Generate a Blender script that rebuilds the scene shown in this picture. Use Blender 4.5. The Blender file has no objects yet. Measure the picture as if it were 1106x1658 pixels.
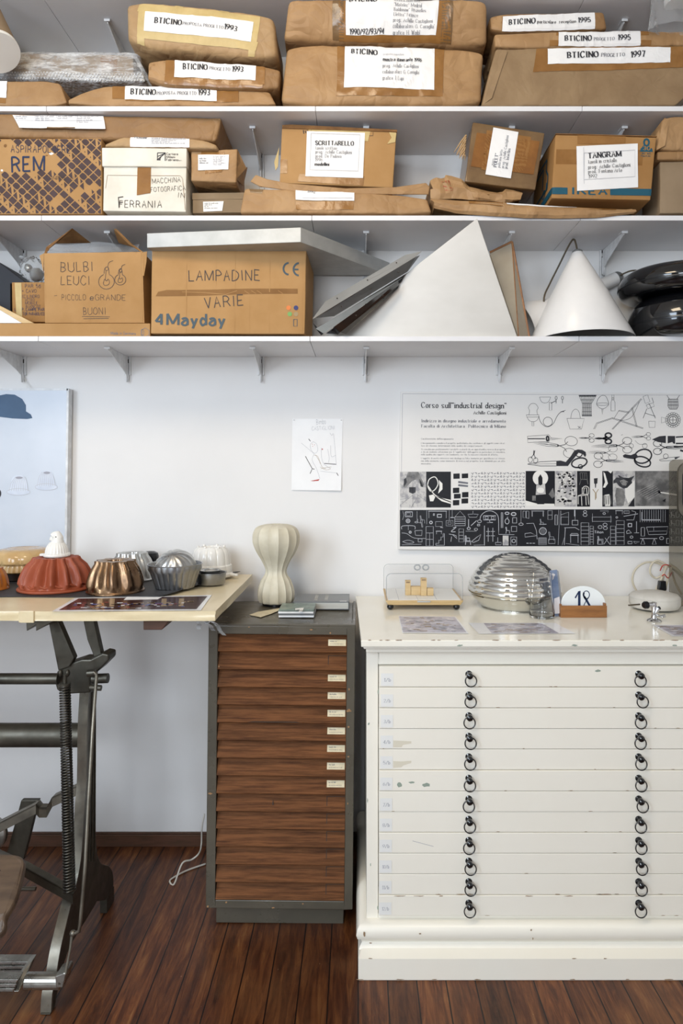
import bpy, bmesh, math, random
from mathutils import Vector, noise, Matrix
PI = math.pi
S = bpy.context.scene
COL = S.collection
rnd = random.Random(7)

# ---------------------------------------------------------------- camera
cd = bpy.data.cameras.new('camera'); cam = bpy.data.objects.new('camera', cd); COL.objects.link(cam)
cd.sensor_fit = 'HORIZONTAL'; cd.sensor_width = 24.0; cd.lens = 24.0
cam.location = (0, 0, 1.54); cam.rotation_euler = (PI / 2, 0, 0)
cd.shift_x = -27 / 1106; cd.shift_y = -69 / 1106; cd.clip_start = .02
S.camera = cam
FP, CX, CY, CH = 1106.0, 580.0, 760.0, 1.54
def W(px, py, Y): return Vector(((px - CX) * Y / FP, Y, CH - (py - CY) * Y / FP))
def X(px, Y): return (px - CX) * Y / FP
def Z(py, Y): return CH - (py - CY) * Y / FP

# ---------------------------------------------------------------- light
vs = S.view_settings
vs.view_transform = 'Standard'; vs.look = 'None'; vs.exposure = -.12; vs.gamma = 1.0; vs.use_curve_mapping = False
wd = bpy.data.worlds.new('world'); S.world = wd; wd.use_nodes = True
wd.node_tree.nodes['Background'].inputs[0].default_value = (.75, .85, 1, 1)
wd.node_tree.nodes['Background'].inputs[1].default_value = .35
def area(name, loc, aim, sx, sy, power, col):
    l = bpy.data.lights.new(name, 'AREA'); l.shape = 'RECTANGLE'; l.size = sx; l.size_y = sy; l.energy = power; l.color = col
    o = bpy.data.objects.new(name, l); COL.objects.link(o); o.location = loc
    o.rotation_euler = (Vector(aim) - Vector(loc)).to_track_quat('-Z', 'Y').to_euler()
    return o
area('daylight_window_left', (-2.75, -.9, 2.35), (0.3, 2.8, 1.3), 1.4, 1.9, 100, (.72, .85, 1))
area('daylight_window_rear', (-1.0, -3.0, 2.15), (0.0, 2.8, 1.0), 1.6, 1.9, 128, (.84, .92, 1))
area('ceiling_lamp_light', (-.5, .75, 3.45), (0.1, 2.6, 1.2), .8, .8, 32, (1, .82, .58))

# ---------------------------------------------------------------- materials
def lin(c):
    if isinstance(c, str): c = [int(c[i:i + 2], 16) / 255 for i in (0, 2, 4)]
    return tuple((x / 12.92 if x <= .04045 else ((x + .055) / 1.055) ** 2.4) for x in c) + (1,)
def nd(nt, t, **kw):
    n = nt.nodes.new(t)
    for k, v in kw.items(): setattr(n, k, v)
    return n
def mixc(nt, fac, a, b, mode='MIX'):
    n = nd(nt, 'ShaderNodeMix', data_type='RGBA', blend_type=mode)
    for s, v in ((n.inputs[0], fac), (n.inputs[6], a), (n.inputs[7], b)):
        if hasattr(v, 'links'): nt.links.new(v, s)
        else: s.default_value = v
    return n.outputs[2]
def noisetex(nt, sc, scale=(1, 1, 1), detail=4, rough=.6):
    tc = nd(nt, 'ShaderNodeTexCoord'); mp = nd(nt, 'ShaderNodeMapping'); mp.inputs['Scale'].default_value = scale
    nt.links.new(tc.outputs['Object'], mp.inputs[0])
    n = nd(nt, 'ShaderNodeTexNoise'); n.inputs['Scale'].default_value = sc; n.inputs['Detail'].default_value = detail
    n.inputs['Roughness'].default_value = rough; nt.links.new(mp.outputs[0], n.inputs['Vector'])
    return n.outputs[0]
def ramp(nt, fac, stops):
    r = nd(nt, 'ShaderNodeValToRGB'); nt.links.new(fac, r.inputs[0]); e = r.color_ramp.elements
    while len(e) < len(stops): e.new(.5)
    for i, (p, c) in enumerate(stops): e[i].position = p; e[i].color = c
    return r.outputs[0]
def bump(nt, b, h, strength, dist=.002):
    n = nd(nt, 'ShaderNodeBump'); n.inputs['Strength'].default_value = strength; n.inputs['Distance'].default_value = dist
    nt.links.new(h, n.inputs['Height']); nt.links.new(n.outputs[0], b.inputs['Normal'])
def M(name, col, rough=.5, metal=0., c2=None, vs=8, vscale=(1, 1, 1), lo=.35, hi=.65, bmp=0, bs=30, bscale=(1, 1, 1), bd=.002,
      trans=0, ior=1.45, coat=0, alpha=1, spec=None, rvar=None, sheen=0):
    m = bpy.data.materials.new(name); m.use_nodes = True; nt = m.node_tree; b = nt.nodes['Principled BSDF']
    b.inputs['Base Color'].default_value = lin(col); b.inputs['Roughness'].default_value = rough; b.inputs['Metallic'].default_value = metal
    b.inputs['Transmission Weight'].default_value = trans; b.inputs['IOR'].default_value = ior; b.inputs['Coat Weight'].default_value = coat
    b.inputs['Alpha'].default_value = alpha; b.inputs['Coat Roughness'].default_value = .08
    if spec is not None: b.inputs['Specular IOR Level'].default_value = spec
    if c2:
        nt.links.new(ramp(nt, noisetex(nt, vs, vscale), [(lo, lin(col)), (hi, lin(c2))]), b.inputs['Base Color'])
    if rvar:
        r = nd(nt, 'ShaderNodeMapRange'); nt.links.new(noisetex(nt, vs * 1.7, vscale), r.inputs[0])
        r.inputs[1].default_value = .3; r.inputs[2].default_value = .7; r.inputs[3].default_value = rvar[0]; r.inputs[4].default_value = rvar[1]
        nt.links.new(r.outputs[0], b.inputs['Roughness'])
    if bmp: bump(nt, b, noisetex(nt, bs, bscale), bmp, bd)
    return m
MT = {}
def mk(k, *a, **kw): MT[k] = M(k, *a, **kw)
mk('wall', 'e7e5e3', .85, c2='e1dfdd', vs=1.2, bmp=.08, bs=90)
mk('ceiling', 'f0eee9', .9, c2='e8e6e2')
mk('shelf', 'e6e5e6', .42, c2='dddcde', vs=2, bmp=.02, bs=60)
mk('bracket', 'e2e2e2', .4, c2='c8c8c8', vs=25)
mk('seam', '8d8a86', .8, c2='7a7672')
for k, a, b in (('kraft', 'ad8a62', '9b7852'), ('kraft_dark', '9d7a53', '8c6a46'), ('kraft_pale', 'b3946c', 'a3845f'), ('kraft_grey', '967d5e', '876e51')):
    mk(k, a, .55, c2=b, vs=7, spec=.35)
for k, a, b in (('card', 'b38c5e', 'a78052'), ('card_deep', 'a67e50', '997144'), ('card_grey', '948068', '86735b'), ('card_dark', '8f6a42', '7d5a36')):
    mk(k, a, .75, c2=b, vs=5, bmp=.06, bs=120, bscale=(1, 1, .1), spec=.2)
def crease(k, strength=.4, sc=7.0):
    nt = MT[k].node_tree; b = nt.nodes['Principled BSDF']; tc = nd(nt, 'ShaderNodeTexCoord')
    n = nd(nt, 'ShaderNodeTexNoise'); n.inputs['Scale'].default_value = 5; nt.links.new(tc.outputs['Object'], n.inputs['Vector'])
    mx = nd(nt, 'ShaderNodeMix', data_type='RGBA', blend_type='LINEAR_LIGHT'); mx.inputs[0].default_value = .12; nt.links.new(tc.outputs['Object'], mx.inputs[6]); nt.links.new(n.outputs['Color'], mx.inputs[7])
    h = None
    for s_, w_ in ((sc, 1.0), (sc * 2.7, .4)):
        v = nd(nt, 'ShaderNodeTexVoronoi', feature='DISTANCE_TO_EDGE'); v.inputs['Scale'].default_value = s_; nt.links.new(mx.outputs[2], v.inputs['Vector'])
        m_ = nd(nt, 'ShaderNodeMath', operation='MULTIPLY'); nt.links.new(v.outputs['Distance'], m_.inputs[0]); m_.inputs[1].default_value = w_
        if h is None: h = m_.outputs[0]
        else:
            a_ = nd(nt, 'ShaderNodeMath', operation='ADD'); nt.links.new(h, a_.inputs[0]); nt.links.new(m_.outputs[0], a_.inputs[1]); h = a_.outputs[0]
    bump(nt, b, h, strength, .02)
for k in ('kraft', 'kraft_dark', 'kraft_pale', 'kraft_grey'): crease(k, .6 if k != 'kraft_grey' else .3)
mk('card_white', 'e2ded3', .7, c2='d3cdbf', vs=6, bmp=.08, bs=20, spec=.3)
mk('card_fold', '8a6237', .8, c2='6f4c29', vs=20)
mk('tape', '966c3c', .2, c2='865d30', vs=12, bmp=.35, bs=35, bd=.003)
mk('tape_deep', '8d5f2f', .25, c2='7a4f26', vs=12, bmp=.35, bs=35, bd=.003)
mk('tape_old', '7d6344', .22, c2='6a5238', vs=12, bmp=.35, bs=30, bd=.003)
mk('masking', 'c9b27c', .5, c2='baa26c', vs=14, bmp=.15, bs=40)
mk('paper', 'eeedec', .5, c2='e6e5e5', vs=5, bmp=.06, bs=20)
mk('paper_glossy', 'ededee', .18, c2='e5e6ea', vs=5, bmp=.05, bs=15)
mk('ink', '2a2a30', .6); mk('ink_grey', '6d6e76', .6); mk('ink_light', '9a9aa4', .6); mk('ink_blue', '1c2a4a', .6)
mk('marker', '3a2f2c', .55); mk('red_ink', 'b5382c', .6); mk('petrol', '175063', .6); mk('slate', '3e4e57', .6)
mk('pattern_brown', '4a3838', .7, c2='40302f', vs=20)
mk('enamel', 'f0ebdf', .3, c2='ece6d8', vs=2, lo=.2, hi=.8, bmp=.04, bs=25)
mk('enamel_top', 'f0ece0', .14, c2='ebe6d8', vs=3, bmp=.02, bs=12)
mk('chip_brown', '8c7258', .8, c2='a58c6e', vs=60); mk('chip_green', '9aa595', .8, c2='8b968a', vs=60); mk('gap', '3a332d', .9)
mk('tag_white', 'e6e5e1', .4); mk('stain_cream', 'd9d1be', .4); mk('tag_cream', 'dccfb0', .5, c2='cdbf9c', vs=40)
mk('olive', '595347', .36, c2='4e493f', vs=6, bmp=.05, bs=50, rvar=(.22, .42))
mk('chip_rust', 'a07a55', .8)
mk('black_gloss', '0b0c0f', .07, coat=.6); mk('black_paint', '141518', .22)
mk('black_sheet', '2b2b2e', .6, c2='333335', vs=5, bmp=.15, bs=10, bd=.01)
mk('iron', '605c52', .4, .7, c2='4a473f', vs=9, bmp=.12, bs=70, rvar=(.3, .55))
mk('iron_worn', '8a8477', .4, .75, c2='67635a', vs=10, bmp=.1, bs=60, rvar=(.25, .5))
mk('steel', 'b9b7b0', .27, .95, c2='98968f', vs=14, rvar=(.2, .45))
mk('spring', '4e4b45', .35, .9)
mk('chrome', 'd5d5d5', .06, 1.0); mk('mirror_dark', '8f8f8c', .05, 1.0, c2='7c7c78', vs=4)
mk('alu', 'c3c3c0', .3, 1.0, c2='b2b2b0', vs=9, rvar=(.22, .42)); mk('alu_dull', 'b4b5b6', .3, 1.0, c2='98999b', vs=10, rvar=(.28, .5))
mk('slab_metal', 'b9b9b6', .5, .35, c2='a8a8a5', vs=10, bmp=.05, bs=60)
mk('pyramid', 'cbc7c1', .42, .12, c2='bcb8b1', vs=2.2, vscale=(1, 1, 2), spec=.6)
mk('silver_dome', 'd9d8d3', .07, 1.0)
mk('copper', '94775a', .24, 1.0, c2='695240', vs=12, rvar=(.2, .42)); mk('terracotta', '9a4a2c', .6, c2='8a4025', vs=9, bmp=.1, bs=90, coat=.1)
mk('ceramic', 'e9e6e0', .12, c2='e1ded8', vs=6); mk('tan_glaze', 'c9a978', .1, c2='b89462', vs=9); mk('dark_glaze', '2a211d', .1)
mk('amber', 'a8652c', .15)
mk('table_paper', 'dfcfac', .34, c2='d4c199', vs=4, bmp=.3, bs=14, bd=.006, coat=.3)
mk('glass', 'ffffff', .0, trans=1, ior=1.45); mk('acrylic', 'f4f6f8', .03, alpha=.10)
mk('smoked', 'b0aca2', .05, trans=.92, ior=1.03); mk('film', 'e8eaec', .12, trans=.85, ior=1.1, bmp=.6, bs=25, bd=.01)
mk('bubble', 'eef0f2', .08, alpha=.26, bmp=1.0, bs=16, bd=.03, coat=1.0)
def glint_streaks(k):  # glints on the plastic film painted as whiter, more opaque bands
    nt = MT[k].node_tree; b = nt.nodes['Principled BSDF']; n = noisetex(nt, 9, (1, 1, 3.5), 5, .7)
    nt.links.new(ramp(nt, n, [(.42, (.16, .16, .16, 1)), (.62, (.72, .72, .72, 1))]), b.inputs['Alpha'])
glint_streaks('bubble')
mk('stone_beige', 'a39a8a', .6, c2='958b7b', vs=6); mk('acrylic_edge', 'a9aeb0', .1, alpha=.55); mk('chrome_lit', 'b0b0ae', .3, .5)  # last one: upper chrome flange, its bright reflection put into a paler colour
mk('cocoon', 'd3ccb8', .5, c2='c3baa3', vs=10, bmp=.1, bs=60)
mk('white_lamp', 'e6e4e2', .3, c2='dedcda', vs=4); mk('grey_plastic', '6c6c6a', .4)
mk('cable_beige', 'c9c0ac', .45); mk('cable_brown', '554a3a', .5); mk('cable_white', 'd8d5cc', .45)
mk('brush_white', 'd3cfc7', .6, c2='c2beb5', vs=9, bmp=.2, bs=35); mk('navy', '12151f', .55); mk('wood_pale', 'd3b789', .5, c2='c6a876', vs=10, vscale=(1, 6, 6))
mk('wood_orange', '9a683a', .45, c2='80542e', vs=8, vscale=(1, 6, 6), bmp=.1, bs=30)
mk('wood_block', '5a3a2a', .55, c2='48301f', vs=10, vscale=(1, 6, 6)); mk('wood_seat', '6b5847', .42, c2='54453a', vs=7, vscale=(1, 5, 1), bmp=.1, bs=30)
mk('print_grey', '8d8d96', .3); mk('cover_grey', '6f7173', .3, c2='66686a', vs=6); mk('cover_green', '7d8f84', .25, c2='5f7068', vs=20)
mk('pages', 'c6c4bc', .7, c2='a9a79f', vs=80, vscale=(.05, .05, 4)); mk('print_black', '15161c', .35); mk('poster_white', 'e4e1dd', .4, c2='dedbd7', vs=2)
mk('photo_mid', '8a8886', .35, c2='5d5c5c', vs=22, lo=.4, hi=.6); mk('photo_dark', '2a2a2e', .35, c2='55555a', vs=16, lo=.45, hi=.75)
mk('photo_light', 'c9c6c2', .35, c2='99979a', vs=40, lo=.45, hi=.6); mk('halo', 'e9e6e0', .35)
mk('line_white', 'b9bac0', .4); mk('hat', '2e4a68', .5, c2='3b5877', vs=6); mk('mould_print', 'd3d9e4', .45, c2='c3cad8', vs=20)
mk('sky_print', 'bcc4cf', .32, c2='d0d5de', vs=2.3, lo=.3, hi=.7); mk('orange_dot', 'd5793a', .6); mk('blue_dot', '2f3568', .6); mk('green_dot', '6f9d56', .6); mk('tan_dot', '9a8460', .6)
mk('sign_white', 'e8ecec', .15); mk('sign_ink', '1a2c50', .3); mk('blue_card', '5d6f90', .25, c2='8e9bb2', vs=4, vscale=(1, 1, 3)); mk('collage_a', 'cfccd8', .25, c2='9d98a4', vs=14); mk('collage_b', 'd9d5d8', .25); mk('collage_c', '8b7a6c', .25, c2='a99a90', vs=30)
for k, c in (('p_dark', '3a1f22'), ('p_red', '9c3a34'), ('p_blue', '4a5a9c'), ('p_white', 'dcdce2'), ('p_tan', '9a8468')): mk(k, c, .2)

def wood_drawer():
    m = M('drawer_wood', '70492a', .62, spec=.15); nt = m.node_tree; b = nt.nodes['Principled BSDF']
    n1 = noisetex(nt, 5, (1, 1, 7), 6); n2 = noisetex(nt, 16, (.35, 1, 9), 5, .7)
    c = ramp(nt, n1, [(.3, lin('4e2d18')), (.5, lin('744a2a')), (.7, lin('603b20'))])
    c = mixc(nt, .55, c, ramp(nt, n2, [(.4, lin('311b0d')), (.62, lin('7d5030'))])); nt.links.new(c, b.inputs['Base Color'])
    bump(nt, b, n2, .15); return m
MT['drawer_wood'] = wood_drawer()
def floor_mat():
    m = M('floor_boards', '4a2416', .3); nt = m.node_tree; b = nt.nodes['Principled BSDF']; L = nt.links.new
    tc = nd(nt, 'ShaderNodeTexCoord'); sp = nd(nt, 'ShaderNodeSeparateXYZ'); L(tc.outputs['Object'], sp.inputs[0])
    def mth(op, a, v=None, c=None):
        n = nd(nt, 'ShaderNodeMath', operation=op); L(a, n.inputs[0])
        if v is not None:
            if hasattr(v, 'links'): L(v, n.inputs[1])
            else: n.inputs[1].default_value = v
        return n.outputs[0]
    q = mth('DIVIDE', sp.outputs[0], .088); fl = mth('FLOOR', q); fr = mth('FRACT', q)
    wn = nd(nt, 'ShaderNodeTexWhiteNoise', noise_dimensions='1D'); L(fl, wn.inputs['W'])
    off = nd(nt, 'ShaderNodeCombineXYZ'); L(mth('MULTIPLY', wn.outputs[0], 37.0), off.inputs[1])
    add = nd(nt, 'ShaderNodeVectorMath', operation='ADD'); L(tc.outputs['Object'], add.inputs[0]); L(off.outputs[0], add.inputs[1])
    mp = nd(nt, 'ShaderNodeMapping'); mp.inputs['Scale'].default_value = (9, .9, 1); L(add.outputs[0], mp.inputs[0])
    g = nd(nt, 'ShaderNodeTexNoise'); g.inputs['Scale'].default_value = 5; g.inputs['Detail'].default_value = 8; g.inputs['Roughness'].default_value = .7; g.inputs['Distortion'].default_value = .6
    L(mp.outputs[0], g.inputs['Vector'])
    c = ramp(nt, g.outputs[0], [(.3, lin('2a140a')), (.46, lin('512b17')), (.58, lin('6d4022')), (.74, lin('8c6138'))])
    br = nd(nt, 'ShaderNodeMapRange'); L(wn.outputs[0], br.inputs[0]); br.inputs[3].default_value = .62; br.inputs[4].default_value = 1.15
    c = mixc(nt, 1.0, c, br.outputs[0], 'MULTIPLY')
    wear = ramp(nt, noisetex(nt, 1.6, (1, 1, 1), 6), [(.5, (0, 0, 0, 1)), (.72, (1, 1, 1, 1))])
    c = mixc(nt, mth('MULTIPLY', wear, .35), c, lin('8f6644'))
    dots = ramp(nt, noisetex(nt, 70, (1, .5, 1), 3), [(.72, (0, 0, 0, 1)), (.78, (1, 1, 1, 1))]); c = mixc(nt, mth('MULTIPLY', dots, .5), c, lin('a98a6a'))
    ed = mth('LESS_THAN', mth('ABSOLUTE', mth('SUBTRACT', fr, .5)), .478)
    c = mixc(nt, ed, lin('140a07'), c); L(c, b.inputs['Base Color'])
    r = nd(nt, 'ShaderNodeMapRange'); L(noisetex(nt, 7, (1, .4, 1), 5), r.inputs[0]); r.inputs[3].default_value = .22; r.inputs[4].default_value = .52; L(r.outputs[0], b.inputs['Roughness'])
    mx = nd(nt, 'ShaderNodeMath', operation='MULTIPLY'); L(g.outputs[0], mx.inputs[0]); mx.inputs[1].default_value = .35
    ad = nd(nt, 'ShaderNodeMath', operation='ADD'); L(mx.outputs[0], ad.inputs[0]); L(ed, ad.inputs[1])
    bump(nt, b, ad.outputs[0], .5, .003); return m
MT['floor'] = floor_mat()

# ---------------------------------------------------------------- mesh builder (everything in world coordinates)
class MB:
    def __init__(s, mat=None):
        s.v = []; s.f = []; s.mi = []; s.mats = []; s.cur = 0
        if mat: s.m(mat)
    def m(s, k):
        if k not in s.mats: s.mats.append(k)
        s.cur = s.mats.index(k); return s
    def face(s, pts):
        i = len(s.v); s.v += [tuple(p) for p in pts]; s.f.append(list(range(i, i + len(pts)))); s.mi.append(s.cur)
    def grid(s, fn, us, vs_, cu=False, cv=False):
        i0 = len(s.v); nu, nv = len(us), len(vs_)
        for u in us:
            for v in vs_: s.v.append(tuple(fn(u, v)))
        for a in range(nu if cu else nu - 1):
            for b in range(nv if cv else nv - 1):
                a2, b2 = (a + 1) % nu, (b + 1) % nv
                s.f.append([i0 + a * nv + b, i0 + a2 * nv + b, i0 + a2 * nv + b2, i0 + a * nv + b2]); s.mi.append(s.cur)
    def hexa(s, p):          # p: 8 points, bottom ring 0-3, top ring 4-7
        i = len(s.v); s.v += [tuple(q) for q in p]
        for f in ((3, 2, 1, 0), (4, 5, 6, 7), (0, 1, 5, 4), (1, 2, 6, 5), (2, 3, 7, 6), (3, 0, 4, 7)):
            s.f.append([i + k for k in f]); s.mi.append(s.cur)
    def box(s, x0, x1, y0, y1, z0, z1):
        s.hexa([(x0, y0, z0), (x1, y0, z0), (x1, y1, z0), (x0, y1, z0), (x0, y0, z1), (x1, y0, z1), (x1, y1, z1), (x0, y1, z1)])
    def prism(s, poly, vec):     # poly: 3D points, extruded along vec
        n = len(poly); i = len(s.v); vec = Vector(vec)
        s.v += [tuple(p) for p in poly] + [tuple(Vector(p) + vec) for p in poly]
        s.f.append([i + k for k in range(n)][::-1]); s.mi.append(s.cur); s.f.append([i + n + k for k in range(n)]); s.mi.append(s.cur)
        for k in range(n):
            k2 = (k + 1) % n; s.f.append([i + k, i + k2, i + n + k2, i + n + k]); s.mi.append(s.cur)
    def tube(s, pts, r, n=10, caps=True, closed=False):
        pts = [Vector(p) for p in pts]; N = len(pts); rs = r if isinstance(r, (list, tuple)) else [r] * N
        up = None; i0 = len(s.v)
        for k in range(N):
            d = (pts[(k + 1) % N] - pts[k - 1]) if closed else (pts[min(k + 1, N - 1)] - pts[max(k - 1, 0)])
            d.normalize()
            if up is None: up = d.orthogonal().normalized()
            up = (up - d * up.dot(d))
            if up.length < 1e-6: up = d.orthogonal()
            up.normalize(); b = d.cross(up)
            for j in range(n):
                a = 2 * PI * j / n; s.v.append(tuple(pts[k] + (up * math.cos(a) + b * math.sin(a)) * rs[k]))
        for k in range(N if closed else N - 1):
            for j in range(n):
                k2, j2 = (k + 1) % N, (j + 1) % n
                s.f.append([i0 + k * n + j, i0 + k * n + j2, i0 + k2 * n + j2, i0 + k2 * n + j]); s.mi.append(s.cur)
        if caps and not closed:
            s.f.append([i0 + j for j in range(n)][::-1]); s.mi.append(s.cur)
            s.f.append([i0 + (N - 1) * n + j for j in range(n)]); s.mi.append(s.cur)
    def lathe(s, c, prof, n=48, mod=None, axis=None, cap0=True, cap1=True, mk_=None):
        c = Vector(c); R = Matrix.Identity(3)
        if axis is not None: R = Vector((0, 0, 1)).rotation_difference(Vector(axis).normalized()).to_matrix()
        i0 = len(s.v); N = len(prof)
        for k, (r, z) in enumerate(prof):
            for j in range(n):
                a = 2 * PI * j / n; q = r * (mod(a, k / (N - 1)) if mod else 1)
                s.v.append(tuple(c + R @ Vector((q * math.cos(a), q * math.sin(a), z))))
        for k in range(N - 1):
            if mk_ and k in mk_: s.m(mk_[k])
            for j in range(n):
                j2 = (j + 1) % n; s.f.append([i0 + k * n + j, i0 + k * n + j2, i0 + (k + 1) * n + j2, i0 + (k + 1) * n + j]); s.mi.append(s.cur)
        if cap0: s.f.append([i0 + j for j in range(n)][::-1]); s.mi.append(s.cur)
        if cap1: s.f.append([i0 + (N - 1) * n + j for j in range(n)]); s.mi.append(s.cur)
    def ball(s, c, r, n=16, sq=(1, 1, 1)):
        c = Vector(c); m_ = n // 2; i0 = len(s.v)
        s.grid(lambda u, v: c + Vector((r * sq[0] * math.cos(u) * math.sin(v), r * sq[1] * math.sin(u) * math.sin(v), r * sq[2] * math.cos(v))),
               [2 * PI * k / n for k in range(n)], [.001 + (PI - .002) * k / m_ for k in range(m_ + 1)], cu=True)
    def build(s, name, parent=None, smooth=False, bevel=0, weld=True, origin=None):
        me = bpy.data.meshes.new(name)
        if parent is not None: o0 = Vector(parent['_o'])
        elif origin is not None: o0 = Vector(origin)
        else:
            xs = [p[0] for p in s.v]; ys = [p[1] for p in s.v]; zs = [p[2] for p in s.v]
            o0 = Vector(((min(xs) + max(xs)) / 2, (min(ys) + max(ys)) / 2, min(zs)))
        me.from_pydata([(p[0] - o0.x, p[1] - o0.y, p[2] - o0.z) for p in s.v], [], s.f)
        for k in s.mats: me.materials.append(MT[k])
        me.polygons.foreach_set('material_index', s.mi)
        if weld:
            bm = bmesh.new(); bm.from_mesh(me); bmesh.ops.remove_doubles(bm, verts=bm.verts, dist=2e-5)
            bmesh.ops.recalc_face_normals(bm, faces=bm.faces); bm.to_mesh(me); bm.free()
        if smooth:
            me.polygons.foreach_set('use_smooth', [True] * len(me.polygons))
            if smooth is not True: me.set_sharp_from_angle(angle=math.radians(smooth))
        o = bpy.data.objects.new(name, me); COL.objects.link(o)
        if parent is not None: o.parent = parent
        else: o.location = o0
        o['_o'] = tuple(o0)
        if bevel:
            b = o.modifiers.new('bevel', 'BEVEL'); b.width = bevel; b.segments = 2; b.limit_method = 'ANGLE'; b.angle_limit = math.radians(40)
        return o
def tag(o, label, cat, group=None):
    o['label'] = label; o['category'] = cat
    if group: o['group'] = group
    return o
def thing(name, label, cat, loc, group=None):
    o = bpy.data.objects.new(name, None); COL.objects.link(o); o.empty_display_size = .05; o.location = loc; o['_o'] = tuple(loc)
    return tag(o, label, cat, group)
def struct(o): o['kind'] = 'structure'; return o

# ---------------------------------------------------------------- lettering: a small stroke alphabet
GL = {}
def _g(t):
    for ln in t.strip().split('\n'):
        k, w, d = ln.strip().split(' ', 2); GL[k] = (int(w), d)
_g('''A 6 04 3e 64,18 58
B 5 04 0e,~0e 2e 4d 4a 29 09,~29 48 56 45 24 04
C 6 ~6c 4e 2e 0b 07 24 44 66
D 6 04 0e,~0e 3e 6b 67 34 04
E 5 0e 04,0e 5e,09 49,04 54
F 5 0e 04,0e 5e,09 49
G 6 ~6c 4e 2e 0b 07 24 44 65,65 69,49 69
H 6 04 0e,64 6e,09 69
I 2 14 1e
J 3 3e 36,~36 24 05
K 6 04 0e,5e 08,2a 64
L 5 0e 04,04 54
M 8 04 0e,0e 45,45 8e,8e 84
N 6 04 0e,0e 64,64 6e
O 6 ~3e 1d 0b 07 15 34 55 67 6b 5d 3e
P 5 04 0e,~0e 3e 5c 5a 39 09
Q 6 ~3e 1d 0b 07 15 34 55 67 6b 5d 3e,46 73
R 6 04 0e,~0e 3e 5c 5a 39 09,39 64
S 5 ~5c 3e 1e 0c 1a 48 56 44 24 06
T 6 0e 6e,3e 34
U 6 ~0e 0a 06 24 44 66 6a 6e
V 6 0e 34,34 6e
W 8 0e 24,24 4c,4c 64,64 8e
X 6 0e 64,04 6e
Y 6 0e 39,39 6e,39 34
Z 6 0e 6e,6e 04,04 64
a 4 ~09 1a 3a 48,48 44,~48 28 06 05 14 34 46
b 4 0e 04,~08 2a 3a 47 34 24 06
c 4 ~49 3a 1a 07 14 34 45
d 4 4e 44,~48 2a 1a 07 14 24 46
e 4 ~07 47 48 3a 1a 07 14 34 45
f 3 ~3d 2e 1d 1b,1b 14,0a 3a
g 4 ~48 2a 1a 07 14 24 46,4a 43,~43 31 11 02
h 4 0e 04,~08 2a 3a 48,48 44
i 0 0a 04,0c 0d
j 2 2a 22,~22 11 01
k 4 0e 04,4a 06,17 44
l 0 0e 04
m 8 0a 04,~08 2a 3a 48,48 44,~48 6a 7a 88,88 84
n 4 0a 04,~08 2a 3a 48,48 44
o 4 ~2a 1a 07 14 24 34 47 3a 2a
p 4 0a 01,~08 2a 3a 47 34 24 06
q 4 4a 41,~48 2a 1a 07 14 24 46
r 3 0a 04,~08 1a 3a
s 4 ~49 2a 0a 08 26 45 34 14 05
t 3 1d 16,~16 24 35,0a 3a
u 4 ~0a 06 14 24 46,4a 44
v 4 0a 24,24 4a
w 8 0a 24,24 49,49 64,64 8a
x 4 0a 44,04 4a
y 4 0a 24,4a 11
z 4 0a 4a,4a 04,04 44
0 5 ~2e 0c 06 24 34 56 5c 3e 2e
1 2 0c 2e,2e 24
2 5 ~0c 1e 3e 5c 4a 04,04 54
3 5 ~0d 3e 5c 4a 29,~29 48 56 34 05
4 5 44 4e,4e 07,07 57
5 5 5e 1e,1e 09,~09 3a 58 56 34 05
6 5 ~4e 1b 07 14 34 56 58 3a 08
7 5 0e 5e,5e 24
8 5 ~2e 0c 19 48 56 44 24 06 18 49 5c 3e 2e
9 5 ~5a 28 0a 0c 2e 4e 5b 47 14
. 0 04 05
: 0 04 05,09 0a
/ 4 04 4e
" 2 0e 0c,2e 2c
' 0 0e 0c
, 0 05 03
- 3 08 38
( 2 ~2f 0b 07 23
) 2 ~0f 2b 27 03
+ 5 09 59,2b 26
_ 6 03 63''')
def catmull(p, n=4):
    q = [p[0]] + p + [p[-1]]; out = []
    for i in range(1, len(q) - 2):
        for k in range(n):
            t = k / n; a, b, c, d = q[i - 1], q[i], q[i + 1], q[i + 2]
            out.append(tuple(.5 * (2 * b[j] + (c[j] - a[j]) * t + (2 * a[j] - 5 * b[j] + 4 * c[j] - d[j]) * t * t + (3 * b[j] - a[j] - 3 * c[j] + d[j]) * t ** 3) for j in range(len(b))))
    return out + [tuple(p[-1])]
def ribbon(p, w, nib=None):
    n = len(p); L = []; R = []
    for i in range(n):
        a, b = p[max(i - 1, 0)], p[min(i + 1, n - 1)]; dx, dy = b[0] - a[0], b[1] - a[1]; l = math.hypot(dx, dy) or 1e-9; dx /= l; dy /= l
        h = w / 2
        if nib is not None: h = .5 * (nib + (w - nib) * abs(math.sin(math.atan2(dy, dx) - .3)) ** 1.5)
        L.append((p[i][0] - dy * h, p[i][1] + dx * h)); R.append((p[i][0] + dy * h, p[i][1] - dx * h))
    return [[R[i], R[i + 1], L[i + 1], L[i]] for i in range(n - 1)]
STY = {'serif': (.17, .06), 'bold': (.23, .08), 'thinserif': (.12, .05), 'sans': (.14, None), 'heavy': (.17, None), 'hand': (.085, None), 'pen': (.06, None), 'brush': (.13, None)}
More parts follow.
